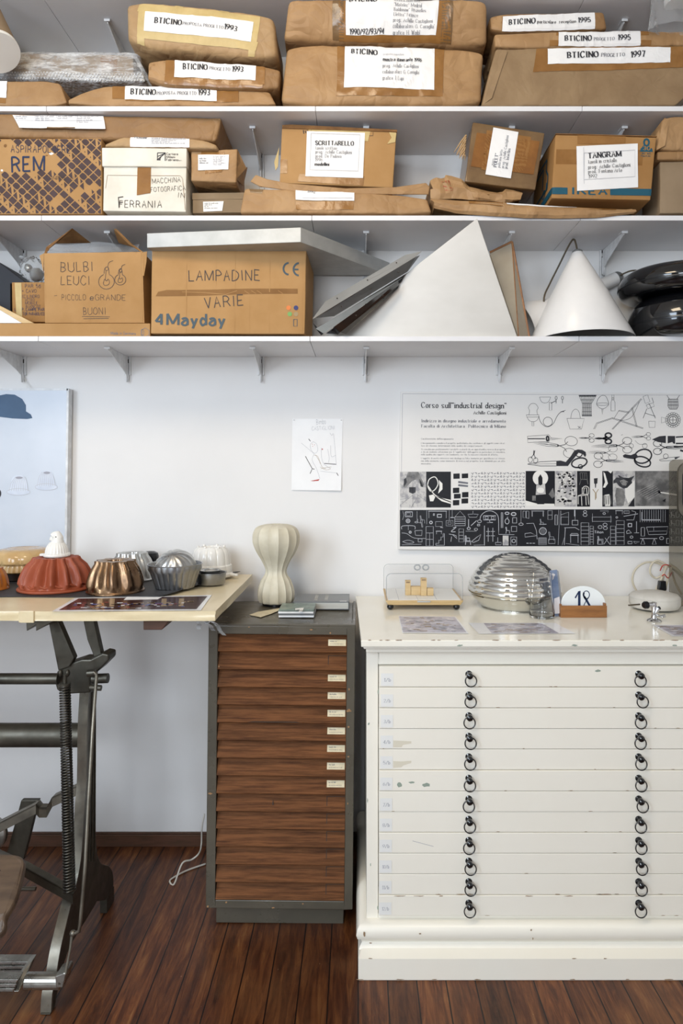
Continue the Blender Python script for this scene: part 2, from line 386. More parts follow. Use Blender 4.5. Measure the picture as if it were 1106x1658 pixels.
def glyphs(s, style):
    w, nib = STY[style]; x = 0; out = []; hand = style in ('hand', 'pen', 'brush')
    for ch in s:
        if ch == ' ': x += .5; continue
        gw, d = GL.get(ch, GL['-']); j = (lambda: rnd.uniform(-.035, .035)) if hand else (lambda: 0)
        for pl in d.split(','):
            sm = pl[0] == '~'; pts = [((int(t[0], 36)) / 10 + x + j(), (int(t[1], 36) - 4) / 10 + j()) for t in pl.lstrip('~').split(' ')]
            if not sm and not hand and nib is None and len(pts) == 2:
                pass
            q = catmull(pts, 4 if len(pts) < 8 else 3) if sm else pts
            out += ribbon(q, w, nib)
            if nib is not None and not sm:
                for e, o in ((pts[0], pts[1]), (pts[-1], pts[-2])):
                    if abs(e[0] - o[0]) < .75 * abs(e[1] - o[1]) and abs(e[1] - o[1]) > .3:
                        sw = .15; out.append([(e[0] - sw, e[1] - .03), (e[0] + sw, e[1] - .03), (e[0] + sw, e[1] + .03), (e[0] - sw, e[1] + .03)])
        x += gw / 10 + (.25 if nib is not None else .27)
    return out, max(x - .28, .1)
def put(mb, face, polys, eps=.0012):
    for q in polys: mb.face([face(p[0], p[1], eps) for p in q])
def text(mb, face, s, p0, p1, h, style='serif', eps=.0014):
    """s between baseline points p0 and p1 (face coordinates, y down), capital height h"""
    polys, wd_ = glyphs(s, style); dx, dy = p1[0] - p0[0], p1[1] - p0[1]; L = math.hypot(dx, dy); ux, uy = dx / L, dy / L; k = L / wd_
    put(mb, face, [[(p0[0] + ux * a * k + uy * b * h, p0[1] + uy * a * k - ux * b * h) for a, b in q] for q in polys], eps)
def scrib(mb, face, x0, x1, y, h, eps=.0014, seed=0):      # a line of type too small to read
    r = random.Random(seed + int(x0 * 7 + y * 13)); x = x0
    while x < x1 - h:
        wl = min(r.uniform(1.2, 4.5) * h, x1 - x); xx = x
        while xx < x + wl - h * .3:
            hh = h * r.choice((.6, .6, .6, 1)); put(mb, face, [[(xx, y), (xx + h * .22, y), (xx + h * .22, y - hh), (xx, y - hh)]], eps); xx += h * .42
        put(mb, face, [[(x, y), (x + wl - h * .3, y), (x + wl - h * .3, y - h * .14), (x, y - h * .14)]], eps); x += wl + h * .45
def line(mb, face, pts, w, eps=.0013, smooth=False, closed=False):
    if closed: pts = list(pts) + [pts[0]]
    put(mb, face, ribbon(catmull([tuple(p) for p in pts], 4) if smooth else pts, w), eps)
def disc(mb, face, cx, cy, rx, ry=None, eps=.0013, n=20, rot=0):
    ry = ry or rx; c, s_ = math.cos(rot), math.sin(rot)
    put(mb, face, [[(cx + rx * math.cos(a) * c - ry * math.sin(a) * s_, cy + rx * math.cos(a) * s_ + ry * math.sin(a) * c) for a in [2 * PI * k / n for k in range(n)]]], eps)
def ring(mb, face, cx, cy, rx, w, ry=None, eps=.0013, n=20, a0=0, a1=2 * PI, rot=0):
    ry = ry or rx; c, s_ = math.cos(rot), math.sin(rot)
    line(mb, face, [(cx + rx * math.cos(a) * c - ry * math.sin(a) * s_, cy + rx * math.cos(a) * s_ + ry * math.sin(a) * c) for a in [a0 + (a1 - a0) * k / n for k in range(n + 1)]], w, eps)
def patch(mb, face, c4, eps=.0008, nu=8, nv=4, px=4.0):             # c4: TL TR BR BL
    (a, b, c, d) = c4
    if nu > 2: nu = max(3, int(math.hypot(b[0] - a[0], b[1] - a[1]) / px)); nv = max(2, int(math.hypot(d[0] - a[0], d[1] - a[1]) / px))
    def fn(u, v):
        x = (a[0] * (1 - u) + b[0] * u) * (1 - v) + (d[0] * (1 - u) + c[0] * u) * v; y = (a[1] * (1 - u) + b[1] * u) * (1 - v) + (d[1] * (1 - u) + c[1] * u) * v
        return face(x, y, eps)
    mb.grid(fn, [k / nu for k in range(nu + 1)], [k / nv for k in range(nv + 1)])
def rectp(x0, y0, x1, y1): return [(x0, y0), (x1, y0), (x1, y1), (x0, y1)]
def blob(mb, face, cx, cy, rx, ry, eps=.0006, n=9):
    put(mb, face, [[(cx + rx * rnd.uniform(.5, 1.1) * math.cos(a), cy + ry * rnd.uniform(.5, 1.1) * math.sin(a)) for a in [2 * PI * k / n for k in range(n)]]], eps)
def clip(poly, x0, y0, x1, y1):
    for ax, lim, sg in ((0, x0, 1), (0, x1, -1), (1, y0, 1), (1, y1, -1)):
        out = []; n = len(poly)
        for i in range(n):
            a, b = poly[i], poly[(i + 1) % n]; da, db = sg * (a[ax] - lim), sg * (b[ax] - lim)
            if da >= 0: out.append(a)
            if da * db < 0: t = da / (da - db); out.append((a[0] + (b[0] - a[0]) * t, a[1] + (b[1] - a[1]) * t))
        poly = out
        if len(poly) < 3: return []
    return poly

# ---------------------------------------------------------------- parcels and cartons: a rounded, slightly creased block
class Block:
    """front corners TL TR BR BL as (px,py,Y); the back is the front moved along dv"""
    def __init__(s, TL, TR, BR, BL, dv, r=.006, amp=.003, fq=9, bulge=0, tl=0, tr=0, tc=.5, seed=0, te=.16):
        s.q = [TL, TR, BR, BL]; s.c = [W(*c) for c in s.q]; s.dv = Vector(dv if not isinstance(dv, (int, float)) else (0, dv, 0))
        s.L = (((s.c[1] - s.c[0]).length + (s.c[2] - s.c[3]).length) / 2, s.dv.length, ((s.c[0] - s.c[3]).length + (s.c[1] - s.c[2]).length) / 2)
        s.r = min(r, min(s.L) * .45); s.amp = amp; s.fq = fq; s.bulge = bulge; s.tl = tl; s.tr = tr; s.tc = tc; s.te = te; s.seed = Vector((seed * 3.1, seed * 1.7, seed * 2.3))
    def D(s, u, w, v, eps=0):
        L, r = s.L, s.r; p = Vector((u * L[0], w * L[1], v * L[2])); q = Vector([min(max(p[i], r), L[i] - r) for i in range(3)]); d = p - q
        if d.length > 1e-9: d.normalize(); p = q + d * (r + eps)
        u, w, v = p.x / L[0], p.y / L[1], p.z / L[2]
        k = 1 - s.tl * max(0, 1 - u / s.te) ** 1.5 - s.tr * max(0, 1 - (1 - u) / s.te) ** 1.5
        v = s.tc + (v - s.tc) * k
        if s.bulge: w -= s.bulge / L[1] * max(0, 16 * u * (1 - u) * v * (1 - v)) * (1 - w)
        c = s.c; P = (c[3] * (1 - u) + c[2] * u) * (1 - v) + (c[0] * (1 - u) + c[1] * u) * v + s.dv * w
        if s.amp:
            q = Vector((u * L[0], w * L[1], v * L[2])) * s.fq + s.seed
            n = noise.noise_vector(q) * s.amp; m_ = abs(noise.noise(q * 2.3 + Vector((5, 1, 2)))); n += Vector((0, -1, .3)) * (max(0, .25 - m_) * s.amp * 2.0)
            P = P + n * Vector((1, 1, .55)) if False else P + Vector((n.x, n.y, n.z * .55))
        return P
    def mesh(s, mb, cell=.035):
        def ax(i):
            L = s.L[i]; r = s.r; n = max(2, int(L / cell)); a = [0, r * .35 / L, r / L]; b = [1 - t for t in a][::-1]
            return a + [r / L + (1 - 2 * r / L) * k / n for k in range(1, n)] + b
        A, B, C = ax(0), ax(1), ax(2)
        for w in (0, 1): mb.grid(lambda u, v: s.D(u, w, v), A, C)
        for v in (0, 1): mb.grid(lambda u, w: s.D(u, w, v), A, B)
        for u in (0, 1): mb.grid(lambda w, v: s.D(u, w, v), B, C)
        return mb
    def face(s, px, py, eps=0):
        (a, b, c, d) = [(q[0], q[1]) for q in s.q]; u = v = .5
        for _ in range(6):
            f = [a[i] * u * 0 + (d[i] * (1 - u) + c[i] * u) * (1 - v) + (a[i] * (1 - u) + b[i] * u) * v for i in (0, 1)]
            fu = [(c[i] - d[i]) * (1 - v) + (b[i] - a[i]) * v for i in (0, 1)]; fv = [(a[i] * (1 - u) + b[i] * u) - (d[i] * (1 - u) + c[i] * u) for i in (0, 1)]
            e0, e1 = px - f[0], py - f[1]; det = fu[0] * fv[1] - fu[1] * fv[0]
            if abs(det) < 1e-9: break
            u += (e0 * fv[1] - e1 * fv[0]) / det; v += (fu[0] * e1 - fu[1] * e0) / det
        return s.D(min(max(u, 0), 1), 0, min(max(v, 0), 1), eps)
    def base(s): return (s.c[2] + s.c[3]) / 2 + s.dv * .5
def flat(Y, eps_dir=-1):      # a vertical plane facing the room at depth Y, in photograph units
    return lambda px, py, eps=0: W(px, py, Y) + Vector((0, eps_dir * eps, 0))
def level(z):                 # a horizontal surface at height z
    def f(px, py, eps=0):
        Y = FP * (CH - z) / (py - CY); p = W(px, py, Y); p.z += eps; return p
    return f
# ---------------------------------------------------------------- the room
WY = 2.80
def slab(name, mat, *b): 
    m = MB(mat); m.box(*b); return struct(m.build(name))
slab('floor', 'floor', -3.1, 3.1, -3.4, 2.9, -.1, 0)
slab('ceiling', 'ceiling', -3.1, 3.1, -3.4, 2.9, 3.62, 3.72)
slab('wall_back', 'wall', -3.1, 3.1, WY, 2.9, 0, 3.62)
slab('wall_left', 'wall', -3.1, -3.0, -3.4, WY, 0, 3.62)
slab('wall_right', 'wall', 3.0, 3.1, -3.4, WY, 0, 3.62)
slab('wall_front', 'wall', -3.0, 3.0, -3.4, -3.3, 0, 3.62)
m = MB('wood_block'); m.box(-3.0, 3.0, WY - .014, WY, 0, .05); m.box(-3.0, 3.0, WY - .01, WY, .05, .056); struct(m.build('baseboard_back', bevel=.002))

# ---------------------------------------------------------------- shelves on wall rails
SF, ST = 2.456, .018
SU = [1.54 + .4608, 1.54 + .895, 1.54 + 1.288, 1.54 + 1.69]           # undersides
STOP = [u + ST for u in SU]
SEAM = [[-370, 62, 502, 938, 1374], [-370, 67, 505, 940, 1374], [-370, 75, 511, 943, 1380], [-366, 71, 507, 946, 1380]]
lev = ['lowest', 'second', 'third', 'topmost']; nth = ['first', 'second', 'third', 'fourth', 'fifth', 'sixth']
for k in range(4):
    for i in range(4):
        m = MB('shelf'); m.box(X(SEAM[k][i], SF) + .0008, X(SEAM[k][i + 1], SF) - .0008, SF, WY - .001, SU[k], STOP[k])
        tag(m.build('shelf_board', bevel=.0012), 'white laminate shelf board on the %s shelf level, %s of four along the wall' % (lev[k], nth[i]), 'shelf', 'white shelf boards')
RX = [-1.37, -.942, -.397, .030, .577, 1.0]
for i, x in enumerate(RX):
    m = MB('bracket'); zb = 1.925
    for a, b in ((-.0125, -.007), (.007, .0125)): m.box(x + a, x + b, WY - .013, WY, zb, 3.5)
    m.box(x - .007, x + .007, WY - .004, WY, zb, 3.5); m.m('gap')
    z = zb + .02
    while z < 3.4: m.box(x - .003, x + .003, WY - .0046, WY - .0039, z, z + .016); z += .03
    tag(m.build('wall_rail'), 'white slotted steel upright rail behind the shelves, %s of six along the wall' % nth[i], 'shelf rail', 'slotted wall rails')
SHOW = [(0, 1, 2, 3, 4, 5), (0, 1, 3, 4, 5), (2, 3, 4, 5), (0, 1, 5)]
for k in range(4):
    for i in SHOW[k]:
        x, u = RX[i], SU[k] - .0005; y0 = WY - .232; b = WY - .012
        m = MB('bracket')
        P = [(y0, u), (y0, u - .012), (y0 + .02, u - .016), (b - .05, u - .06), (b - .018, u - .075), (b - .012, u - .105), (b, u - .105), (b, u)]
        m.prism([(x - .002, p[0], p[1]) for p in P], (.004, 0, 0)); m.box(x - .011, x + .011, y0 - .006, y0 + .03, u - .0022, u); m.box(x - .011, x + .011, y0 - .008, y0 - .005, u - .009, u)
        m.box(x - .005, x + .005, b - .004, b + .004, u - .1, u - .03)
        tag(m.build('shelf_bracket', bevel=.0006), 'white steel bracket holding up the %s shelf level, on the %s rail from the left' % (lev[k], nth[i]), 'shelf bracket', 'shelf brackets')

# ---------------------------------------------------------------- white plan chest
chest = thing('plan_chest', 'cream painted plan chest with twelve shallow drawers and black ring pulls', 'chest of drawers', (.55, 2.45, 0))
CT, CR = 1.023, 1.23
def xr(v): return CR + v
m = MB('enamel_top'); th = .021
pf = [(.009, 2.066), (xr(.03), 2.066), (xr(.03), 2.79), (-.010, 2.79)]
m.hexa([(x, y, CT - th) for x, y in pf] + [(x, y, CT) for x, y in pf]); m.m('chip_brown')
f = lambda px, py, e=0: W(px, py, 2.0655)
for cx_ in (600, 612, 628, 640, 652, 705, 712, 740, 800, 846, 905, 985, 1010, 1060, 1072, 1096): blob(m, f, cx_ + rnd.uniform(-5, 5), 1036.5, rnd.uniform(3, 9), .9)
m.m('chip_green')
for cx_ in (745, 930, 1092): blob(m, f, cx_, 1045, 6, 1.8)
ct = m.build('chest_top', chest, bevel=.003)
m = MB('enamel')
for x0, y0, z0, z1 in ((.016, 2.080, CT - .031, CT - th), (.024, 2.096, CT - .046, CT - .031)): m.box(x0, xr(.02), y0, 2.78, z0, z1)
m.m('chip_green'); f = lambda px, py, e=0: W(px, py, 2.0955)
for cx_ in (608, 745, 772, 1003, 1040, 1102): blob(m, f, cx_, 1050, 3, 1)
m.build('cornice', chest, bevel=.004)
m = MB('enamel'); bf = 2.118
m.box(.026, .062, bf, 2.78, .14, CT - .046); m.box(xr(-.03), xr(.005), bf, 2.78, .14, CT - .046); m.box(.062, xr(-.03), bf, 2.76, .935, CT - .046)
m.box(.062, xr(-.03), bf, 2.76, .14, .163); m.box(.03, xr(0), 2.74, 2.78, .14, CT - .046); m.m('gap'); m.box(.062, xr(-.03), bf + .03, 2.73, .163, .935); m.m('chip_green')
f = lambda px, py, e=0: W(px, py, bf - .0006)
for px, py, a, b in ((613, 1120, 2, 5), (597, 1172, 1.5, 3), (600, 1400, 1, 3), (612, 1470, 2, 4), (595, 1296, 1, 5)): blob(m, f, px, py, a, b)
m.build('carcass', chest, bevel=.002)
m = MB('enamel'); prof = [(2.118, .150), (2.095, .148), (2.083, .138), (2.078, .122), (2.083, .107), (2.096, .098), (2.100, .088), (2.092, .080), (2.088, .072), (2.118, .066)]
y_in = 2.78
N = len(prof); i0 = len(m.v)
for (y, z) in prof: m.v += [(.026 - (2.118 - y) * .8, y, z), (xr(.005) + (2.118 - y) * .8, y, z), (.026 - (2.118 - y) * .8, y_in, z)]
for k in range(N - 1):
    a = i0 + 3 * k; m.f += [[a, a + 1, a + 4, a + 3], [a + 2, a, a + 3, a + 5]]; m.mi += [m.cur] * 2
m.m('chip_brown'); f = lambda px, py, e=0: W(px, py, 2.0775)
for px, py, a, b in ((590, 1512, 2, 5), (860, 1506, 1.5, 2), (863, 1520, 1, 3), (680, 1512, 2, 1.5), (600, 1527, 3, 1)): blob(m, f, px, py, a, b)
m.build('base_moulding', chest, smooth=40)
m = MB('enamel'); m.hexa([(0, 2.057, 0), (xr(.03), 2.057, 0), (xr(.03), 2.78, 0), (0, 2.78, 0), (0, 2.057, .066), (xr(.03), 2.057, .066), (xr(.03), 2.78, .066), (0, 2.78, .066)])
m.hexa([(0, 2.057, .066), (xr(.03), 2.057, .066), (xr(.03), 2.78, .066), (0, 2.78, .066), (.012, 2.09, .0755), (xr(.02), 2.09, .0755), (xr(.02), 2.78, .0755), (.012, 2.78, .0755)])
m.m('chip_brown'); f = lambda px, py, e=0: W(px, py, 2.0565)
for px in (590, 640, 700, 780, 930, 1010, 1090): blob(m, f, px + rnd.uniform(-8, 8), 1586, rnd.uniform(4, 10), 1)
for px in (600, 930, 980): blob(m, f, px, 1552, rnd.uniform(3, 6), 1)
m.build('plinth', chest, bevel=.003)
DP = (.933 - .165) / 12; dx0, dx1 = .063, xr(-.032); DF = 2.104
kx = [(759, 1034)] * 12
swing = [(4, 0), (3, 6), (0, 1), (3, 0), (2, 2), (1, 2), (-2, 6), (1, 1), (-1, 2), (3, 4), (3, 3), (1, 1)]
for i in range(12):
    z1 = .933 - i * DP; z0 = z1 - DP + .0016; jy = rnd.uniform(-.003, .002); y = DF + jy
    m = MB('enamel'); m.box(dx0 + rnd.uniform(0, .001), dx1, y, y + .05, z0, z1)
    fc = lambda px, py, e=0: W(px, py, y - .0005)
    ya = CY + (CH - z1) * FP / y; yb = CY + (CH - z0) * FP / y
    m.m('chip_brown')
    for _ in range(3): blob(m, fc, rnd.uniform(620, 1100), yb - .6, rnd.uniform(2, 5), .6)
    if i >= 10:
        for _ in range(6): blob(m, fc, rnd.uniform(620, 1100), (ya if i == 11 else yb - 1) + .8, rnd.uniform(4, 16), .9)
    if i in (3, 4):
        m.m('stain_cream'); put(m, fc, [[(637, ya + 19), (650, ya + 19.6), (666, ya + 20.4 - (i - 3) * 2), (666, ya + 24 - (i - 3) * 2), (653, ya + 26), (650, ya + 30 - (i - 3)), (637, ya + 30)]])
    if i == 5:
        m.m('chip_green'); blob(m, fc, 647, ya + 23, 5, 5); blob(m, fc, 667, ya + 19, 6, 2); blob(m, fc, 690, ya + 23, 8, 4)
    if i == 0: m.m('chip_green'); blob(m, fc, 968, ya + 7, 5, 2.4)
    if i == 8: m.m('ink_light'); line(m, fc, [(668, ya + 13), (702, ya + 22)], .6, 0)
    d = m.build('drawer', chest, bevel=.0015)
    lb = MB('tag_white'); fe = lambda px, py, e=0: W(px, py, y - .0008 - e)
    patch(lb, fe, rectp(617 - i * .3, ya + 11, 637 - i * .3, ya + 31), .0002, 2, 2); lb.m('ink_light')
    s = '%d/b' % (i + 1); text(lb, fe, s, (622 - i * .3, ya + 24), (632.5 - i * .3, ya + 24), 5, 'thinserif', .0006); lb.build('number_tag', d)
    for q in (0, 1):
        kxp = kx[i][q]; kz = z1 - .0225; x = X(kxp, y)
        kb = MB('black_gloss'); kb.lathe((x, y + .001, kz), [(.0105, 0), (.0105, .002), (.006, .004), (.005, .010), (.0085, .013), (.0105, .019), (.0095, .025), (.005, .0285), (.001, .0295)], 20, axis=(0, -1, 0))
        k = kb.build('knob', d, smooth=40)
        rb = MB('black_gloss'); R = .0172; sx = swing[i][q] * .0011; cz = kz - R * .98
        rb.tube([(x + sx + R * math.sin(a), y - .016 + .002 * math.cos(a), cz + R * math.cos(a)) for a in [2 * PI * t / 28 for t in range(28)]], .0019, 8, closed=True)
        rb.build('pull_ring', k, smooth=True)

# ---------------------------------------------------------------- olive metal cabinet with louvred wooden drawers
cb0 = (-.26, 2.45, 0)
cab = thing('drawer_cabinet', 'narrow olive metal cabinet with fifteen walnut drawers between table and white chest', 'cabinet', cb0)
KX0, KX1, KF, KB, KZ0, KZ1 = -.508, -.020, 2.27, 2.68, .079, 1.023
ox0, ox1, oz0, oz1 = -.477, -.047, .107, .991
m = MB('olive')
m.box(KX0, ox0, KF, KB, KZ0, KZ1 - .004); m.box(ox1, KX1, KF, KB, KZ0, KZ1 - .004); m.box(ox0, ox1, KF, KB, oz1, KZ1 - .004); m.box(ox0, ox1, KF, KB, KZ0, oz0); m.box(ox0, ox1, KB - .03, KB, oz0, oz1)
m.m('chip_rust'); f = lambda px, py, e=0: W(px, py, KF - .0006)
for px, py, a, b in ((568, 1150, 5, 2), (572, 1148, 3, 2), (573, 1176, 2, 2), (499, 1019, 3, 1.2), (530, 1024, 2, 1.5), (338, 1286, 4, 2), (366, 1462, 2, 2), (490, 1463, 2, 1.5), (442, 1470, 3, 1.2), (573, 1115, 1.5, 2), (572, 1224, 2, 1.5), (336, 1469, 2, 2), (398, 1016, 2, 1), (572, 1300, 1.2, 2), (350, 1080, 1.5, 2)): blob(m, f, min(px, 561), py, a, b)
m.build('body', cab, bevel=.0025)
m = MB('olive'); m.box(KX0 + .012, KX1 - .012, KF + .03, KB - .015, KZ1 - .006, KZ1)
m.box(KX0, KX1, KF, KF + .022, KZ1 - .006, KZ1 + .003)
m.box(KX0, KX0 + .010, KF + .022, KB, KZ1 - .006, KZ1 + .002); m.box(KX1 - .010, KX1, KF + .022, KB, KZ1 - .006, KZ1 + .002); m.build('cabinet_top', cab, bevel=.002)
m = MB('olive'); m.box(-.482, -.05, 2.317, 2.64, 0, KZ0); m.build('plinth', cab, bevel=.002)
LP = (oz1 - oz0) / 15
LAB = {0, 2, 3, 4, 5, 6, 7, 8}
for i in range(15):
    z1 = oz1 - i * LP - .0008; z0 = z1 - LP + .001; yb = KF - .001 + rnd.uniform(-.001, .001); yt = KF + .027
    xl = ox0 + .001; xrr = ox1 - .001; wv = [rnd.uniform(-.0012, .0012) for _ in range(13)]
    m = MB('drawer_wood')
    us = [k / 12 for k in range(13)]
    pr = [(yt + .006, z1), (yt, z1), (yb + .001, z0 + .005), (yb, z0 + .0025), (yb + .002, z0), (yt + .006, z0 + .002)]
    m.grid(lambda u, v: (xl + (xrr - xl) * u, pr[int(v)][0], pr[int(v)][1] + (wv[int(round(u * 12))] * (1 if i in (2, 4, 8, 9) else .35) if 2 <= v <= 4 else 0)), us, list(range(6)))
    m.face([(xl, *p) for p in pr]); m.face([(xrr, *p) for p in pr]); m.box(xl, xrr, yt + .004, yt + .3, z0 + .003, z1 - .001)
    if i in (1, 9, 10, 11, 12, 13, 14):
        m.m('gap'); q = lambda a, b: (a, yb + (yt - yb) * ((b - z0) / (z1 - z0)) - .0012, b)
        a0 = xrr - .062; m.face([q(a0, z0 + .018), q(a0 + .0022, z0 + .018), q(a0 + .0022, z1 - .014), q(a0, z1 - .014)]); m.face([q(a0, z1 - .0145), q(xrr, z1 - .0145), q(xrr, z1 - .013), q(a0, z1 - .013)])
    if i == 4: m.m('gap'); m.face([(xl + .1, yb - .0004, z0 + .003), (xl + .28, yb - .0004, z0 + .003), (xl + .26, yb - .0004, z0 + .006), (xl + .12, yb - .0004, z0 + .006)])
    if i == 9: m.m('gap'); m.face([(xl + .185, yb + .006, z0 + .02), (xl + .19, yb + .006, z0 + .02), (xl + .187, yb + .012, z0 + .038)])
    d = m.build('drawer', cab, smooth=30)
    if i in LAB:
        lx0, lx1 = xrr - .062, xrr - .003; lz0, lz1 = z0 + .021, z0 + .04
        q = lambda a, b, e=0: Vector((a, yb + (yt - yb) * ((b - z0) / (z1 - z0)) - .0015 - e, b))
        lb = MB('tag_cream'); lb.prism([q(lx0, lz0), q(lx1, lz0), q(lx1, lz1), q(lx0, lz1)], (0, .0012, 0)); lb.m('ink_grey')
        fe = lambda a, b, e=0: q(lx0 + a, lz1 - b, e)
        scrib(lb, fe, .006, .03, .007, .0038, .0004, i); scrib(lb, fe, .006, .052, .014, .0024, .0004, i + 40); lb.build('paper_tag', d)
cab.rotation_euler = (0, math.radians(.6), 0)

# ---------------------------------------------------------------- drafting table on an iron stand
TZ, TF, TB, TXR, TXL, TT = 1.118, 2.03, 2.745, -.425, -2.0, .028
tab = thing('drafting_table', 'paper-covered drafting table on a dark cast iron pedal stand', 'table', (-1.2, 2.35, 0))
m = MB('table_paper'); L_ = TXR - TXL
def tb(u, w, v):
    n = noise.noise_vector(Vector((u * 14, w * 6, v * 3))) * .0022
    return Vector((TXL + L_ * u, TF + (TB - TF) * w, TZ - TT + TT * v)) + (n if v < .9 or w < .02 else n * .12)
us = [k / 60 for k in range(61)]; ws = [k / 24 for k in range(25)]; vv = [0, .25, .5, .75, 1]
for v in (0, 1): m.grid(lambda u, w: tb(u, w, v), us, ws)
for w in (0, 1): m.grid(lambda u, v: tb(u, w, v), us, vv)
for u in (0, 1): m.grid(lambda w, v: tb(u, w, v), ws, vv)
m.build('table_top', tab, smooth=50)
m = MB('table_paper'); x = X(45, TF)
m.box(x - .022, x + .02, TF - .006, TF + .001, TZ - TT - .005, TZ + .002); m.box(x - .025, x - .02, TF - .005, TF, TZ - TT - .004, TZ)
for a, b in ((X(100, 2.05), .05), (X(135, 2.05), .03)): pass
m.build('paper_fold', tab, bevel=.0015)
m = MB('film')
for px, dz, dx in ((318, .03, -.004), (330, .035, .02), (338, .045, .035)):
    x = X(px, TF + .01); m.grid(lambda u, v: (x + .014 * u + dx * v + .004 * math.sin(9 * v + px), TF + .02 + .01 * math.sin(5 * v + px) - .004 * u, TZ - TT - .001 - dz * v), [0, .5, 1], [0, .25, .5, .75, 1])
m.build('torn_tape', tab, smooth=True)
m = MB('wood_block'); m.prism([W(232, 1004, 2.06), W(275, 1004, 2.06), W(262, 1020, 2.06), W(232, 1020, 2.06)], (0, .6, 0)); m.build('batten', tab, bevel=.002)
SX = -.87
def sp(px, py, x=SX):
    Y = x * FP / (px - CX); return Vector((x, Y, Z(py, Y)))
def side(x, name='side_frame'):
    o = [(144.7, 1087), (143.8, 1126), (141, 1181), (140, 1260), (137, 1300), (133, 1373), (125.6, 1422), (113, 1472), (98.5, 1533), (91, 1577), (85, 1607), (83, 1638), (87, 1640), (92, 1612), (99, 1580), (105, 1556), (114, 1532), (125.6, 1512), (143, 1484), (157.6, 1459), (170, 1458), (183.5, 1440), (183.5, 1417), (177, 1402.7), (163.8, 1397.8), (157.6, 1380), (154.7, 1348), (154.7, 1260), (155.5, 1181), (155.5, 1108), (158, 1087)]
    fc = catmull(o[:12], 3); nf = len(fc); o = fc + catmull(o[12:20], 2) + [o[20]] + catmull(o[21:27], 3) + o[27:]
    pts = [sp(*p) for p in o]; pts = [Vector((x, p.y, p.z)) for p in pts]
    fz = min(p.z for p in pts)
    m = MB('iron'); m.prism(pts, (-.028, 0, 0))
    for k in (0, 1, 2):                                  # raised ribs on the outer face
        a, b = sp(149.5 + k * 2.2, 1120), sp(143 + k * 5, 1395)
        m.tube([(x + .001, a.y, a.z), (x + .001, b.y, b.z)], .003, 6)
    fr = m.build(name, tab, bevel=.004)
    m = MB('iron_worn')
    fr_ = pts[:nf]
    i0 = len(m.v)
    for p in fr_: m.v += [(x + .001, p.y - .004, p.z + .0), (x - .029, p.y - .004, p.z), (x - .029, p.y + .006, p.z), (x + .001, p.y + .006, p.z)]
    for k in range(nf - 1):
        for j in range(4):
            j2 = (j + 1) % 4; m.f.append([i0 + 4 * k + j, i0 + 4 * k + j2, i0 + 4 * k + 4 + j2, i0 + 4 * k + 4 + j]); m.mi.append(m.cur)
    m.build('worn_edge', fr, smooth=35)
    m = MB('iron'); p = sp(84, 1638); m.box(x - .028, x + .001, p.y - .012, p.y + .02, 0, p.z + .004); m.build('foot', fr, bevel=.003)
    m = MB('iron'); q = sp(177, 1448); m.box(x - .026, x, q.y - .02, q.y + .05, 0, q.z - .0); m.build('foot', fr, bevel=.003)
    return fr
side(SX); side(-1.88)
hub = sp(140, 1088)
m = MB('iron'); hy, hz = hub.y, hub.z
def pol(pts, x, th): 
    q = [sp(*p) for p in pts]; m.prism([Vector((x, p.y, p.z)) for p in q], (th, 0, 0))
m.prism([W(108, 1076, 2.2), W(132, 1068, 2.2), W(146, 1068, 2.2), W(158, 1062, 2.2), W(166, 1058, 2.2), W(176, 1060, 2.2), W(176, 1070, 2.2), W(160, 1086, 2.2), W(146, 1096, 2.2), W(146, 1122, 2.2), W(112, 1124, 2.2), W(92, 1118, 2.2), W(88, 1104, 2.2), W(92, 1088, 2.2), W(100, 1080, 2.2)], (0, .07, 0))
m.build('hub_casting', tab, bevel=.005)
m = MB('iron'); m.tube([W(150, 1099, 2.19), W(175, 1098, 2.19)], .0155, 16); m.tube([W(146, 1113, 2.17), W(164, 1114, 2.17)], .009, 14); m.tube([W(142, 1090, 2.16), W(154, 1089, 2.16)], .011, 14); m.build('axle_stub', tab, smooth=40)
m = MB('iron')
m.prism([W(78, 1006, 2.19), W(93, 1003, 2.19), W(120, 1066, 2.19), W(112, 1080, 2.19), W(94, 1086, 2.19)], (0, .03, 0)); m.build('support_arm', tab, bevel=.003)
m = MB('iron')
m.prism([W(134, 1002, 2.24), W(151, 1002, 2.24), W(164, 1060, 2.24), W(152, 1064, 2.24), W(141, 1036, 2.24)], (0, .03, 0)); m.build('support_arm', tab, bevel=.003)
m = MB('iron')
m.prism([W(42, 1006, 2.08), W(90, 1004, 2.08), W(58, 1022, 2.08), W(58, 1012, 2.08), W(43, 1022, 2.08)], (0, .5, 0)); m.build('top_bracket', tab, bevel=.002)
def bar(name, a, b, r, mat, n=20):
    m = MB(mat); m.tube([a, b], r, n); return m.build(name, tab, smooth=40)
bar('cross_tube', Vector((-1.88, 2.17, Z(1099, 2.17))), W(95, 1099, 2.17), .0175, 'iron')
bar('cross_tube', Vector((-1.88, 2.26, Z(1190, 2.26))), W(146, 1190, 2.26), .0385, 'iron')
m = MB('iron'); m.prism([W(129, 1128, 2.30), W(130, 1150, 2.30), W(140, 1176, 2.30), W(140, 1120, 2.30)], (0, .02, 0)); m.build('gusset', tab, bevel=.002)
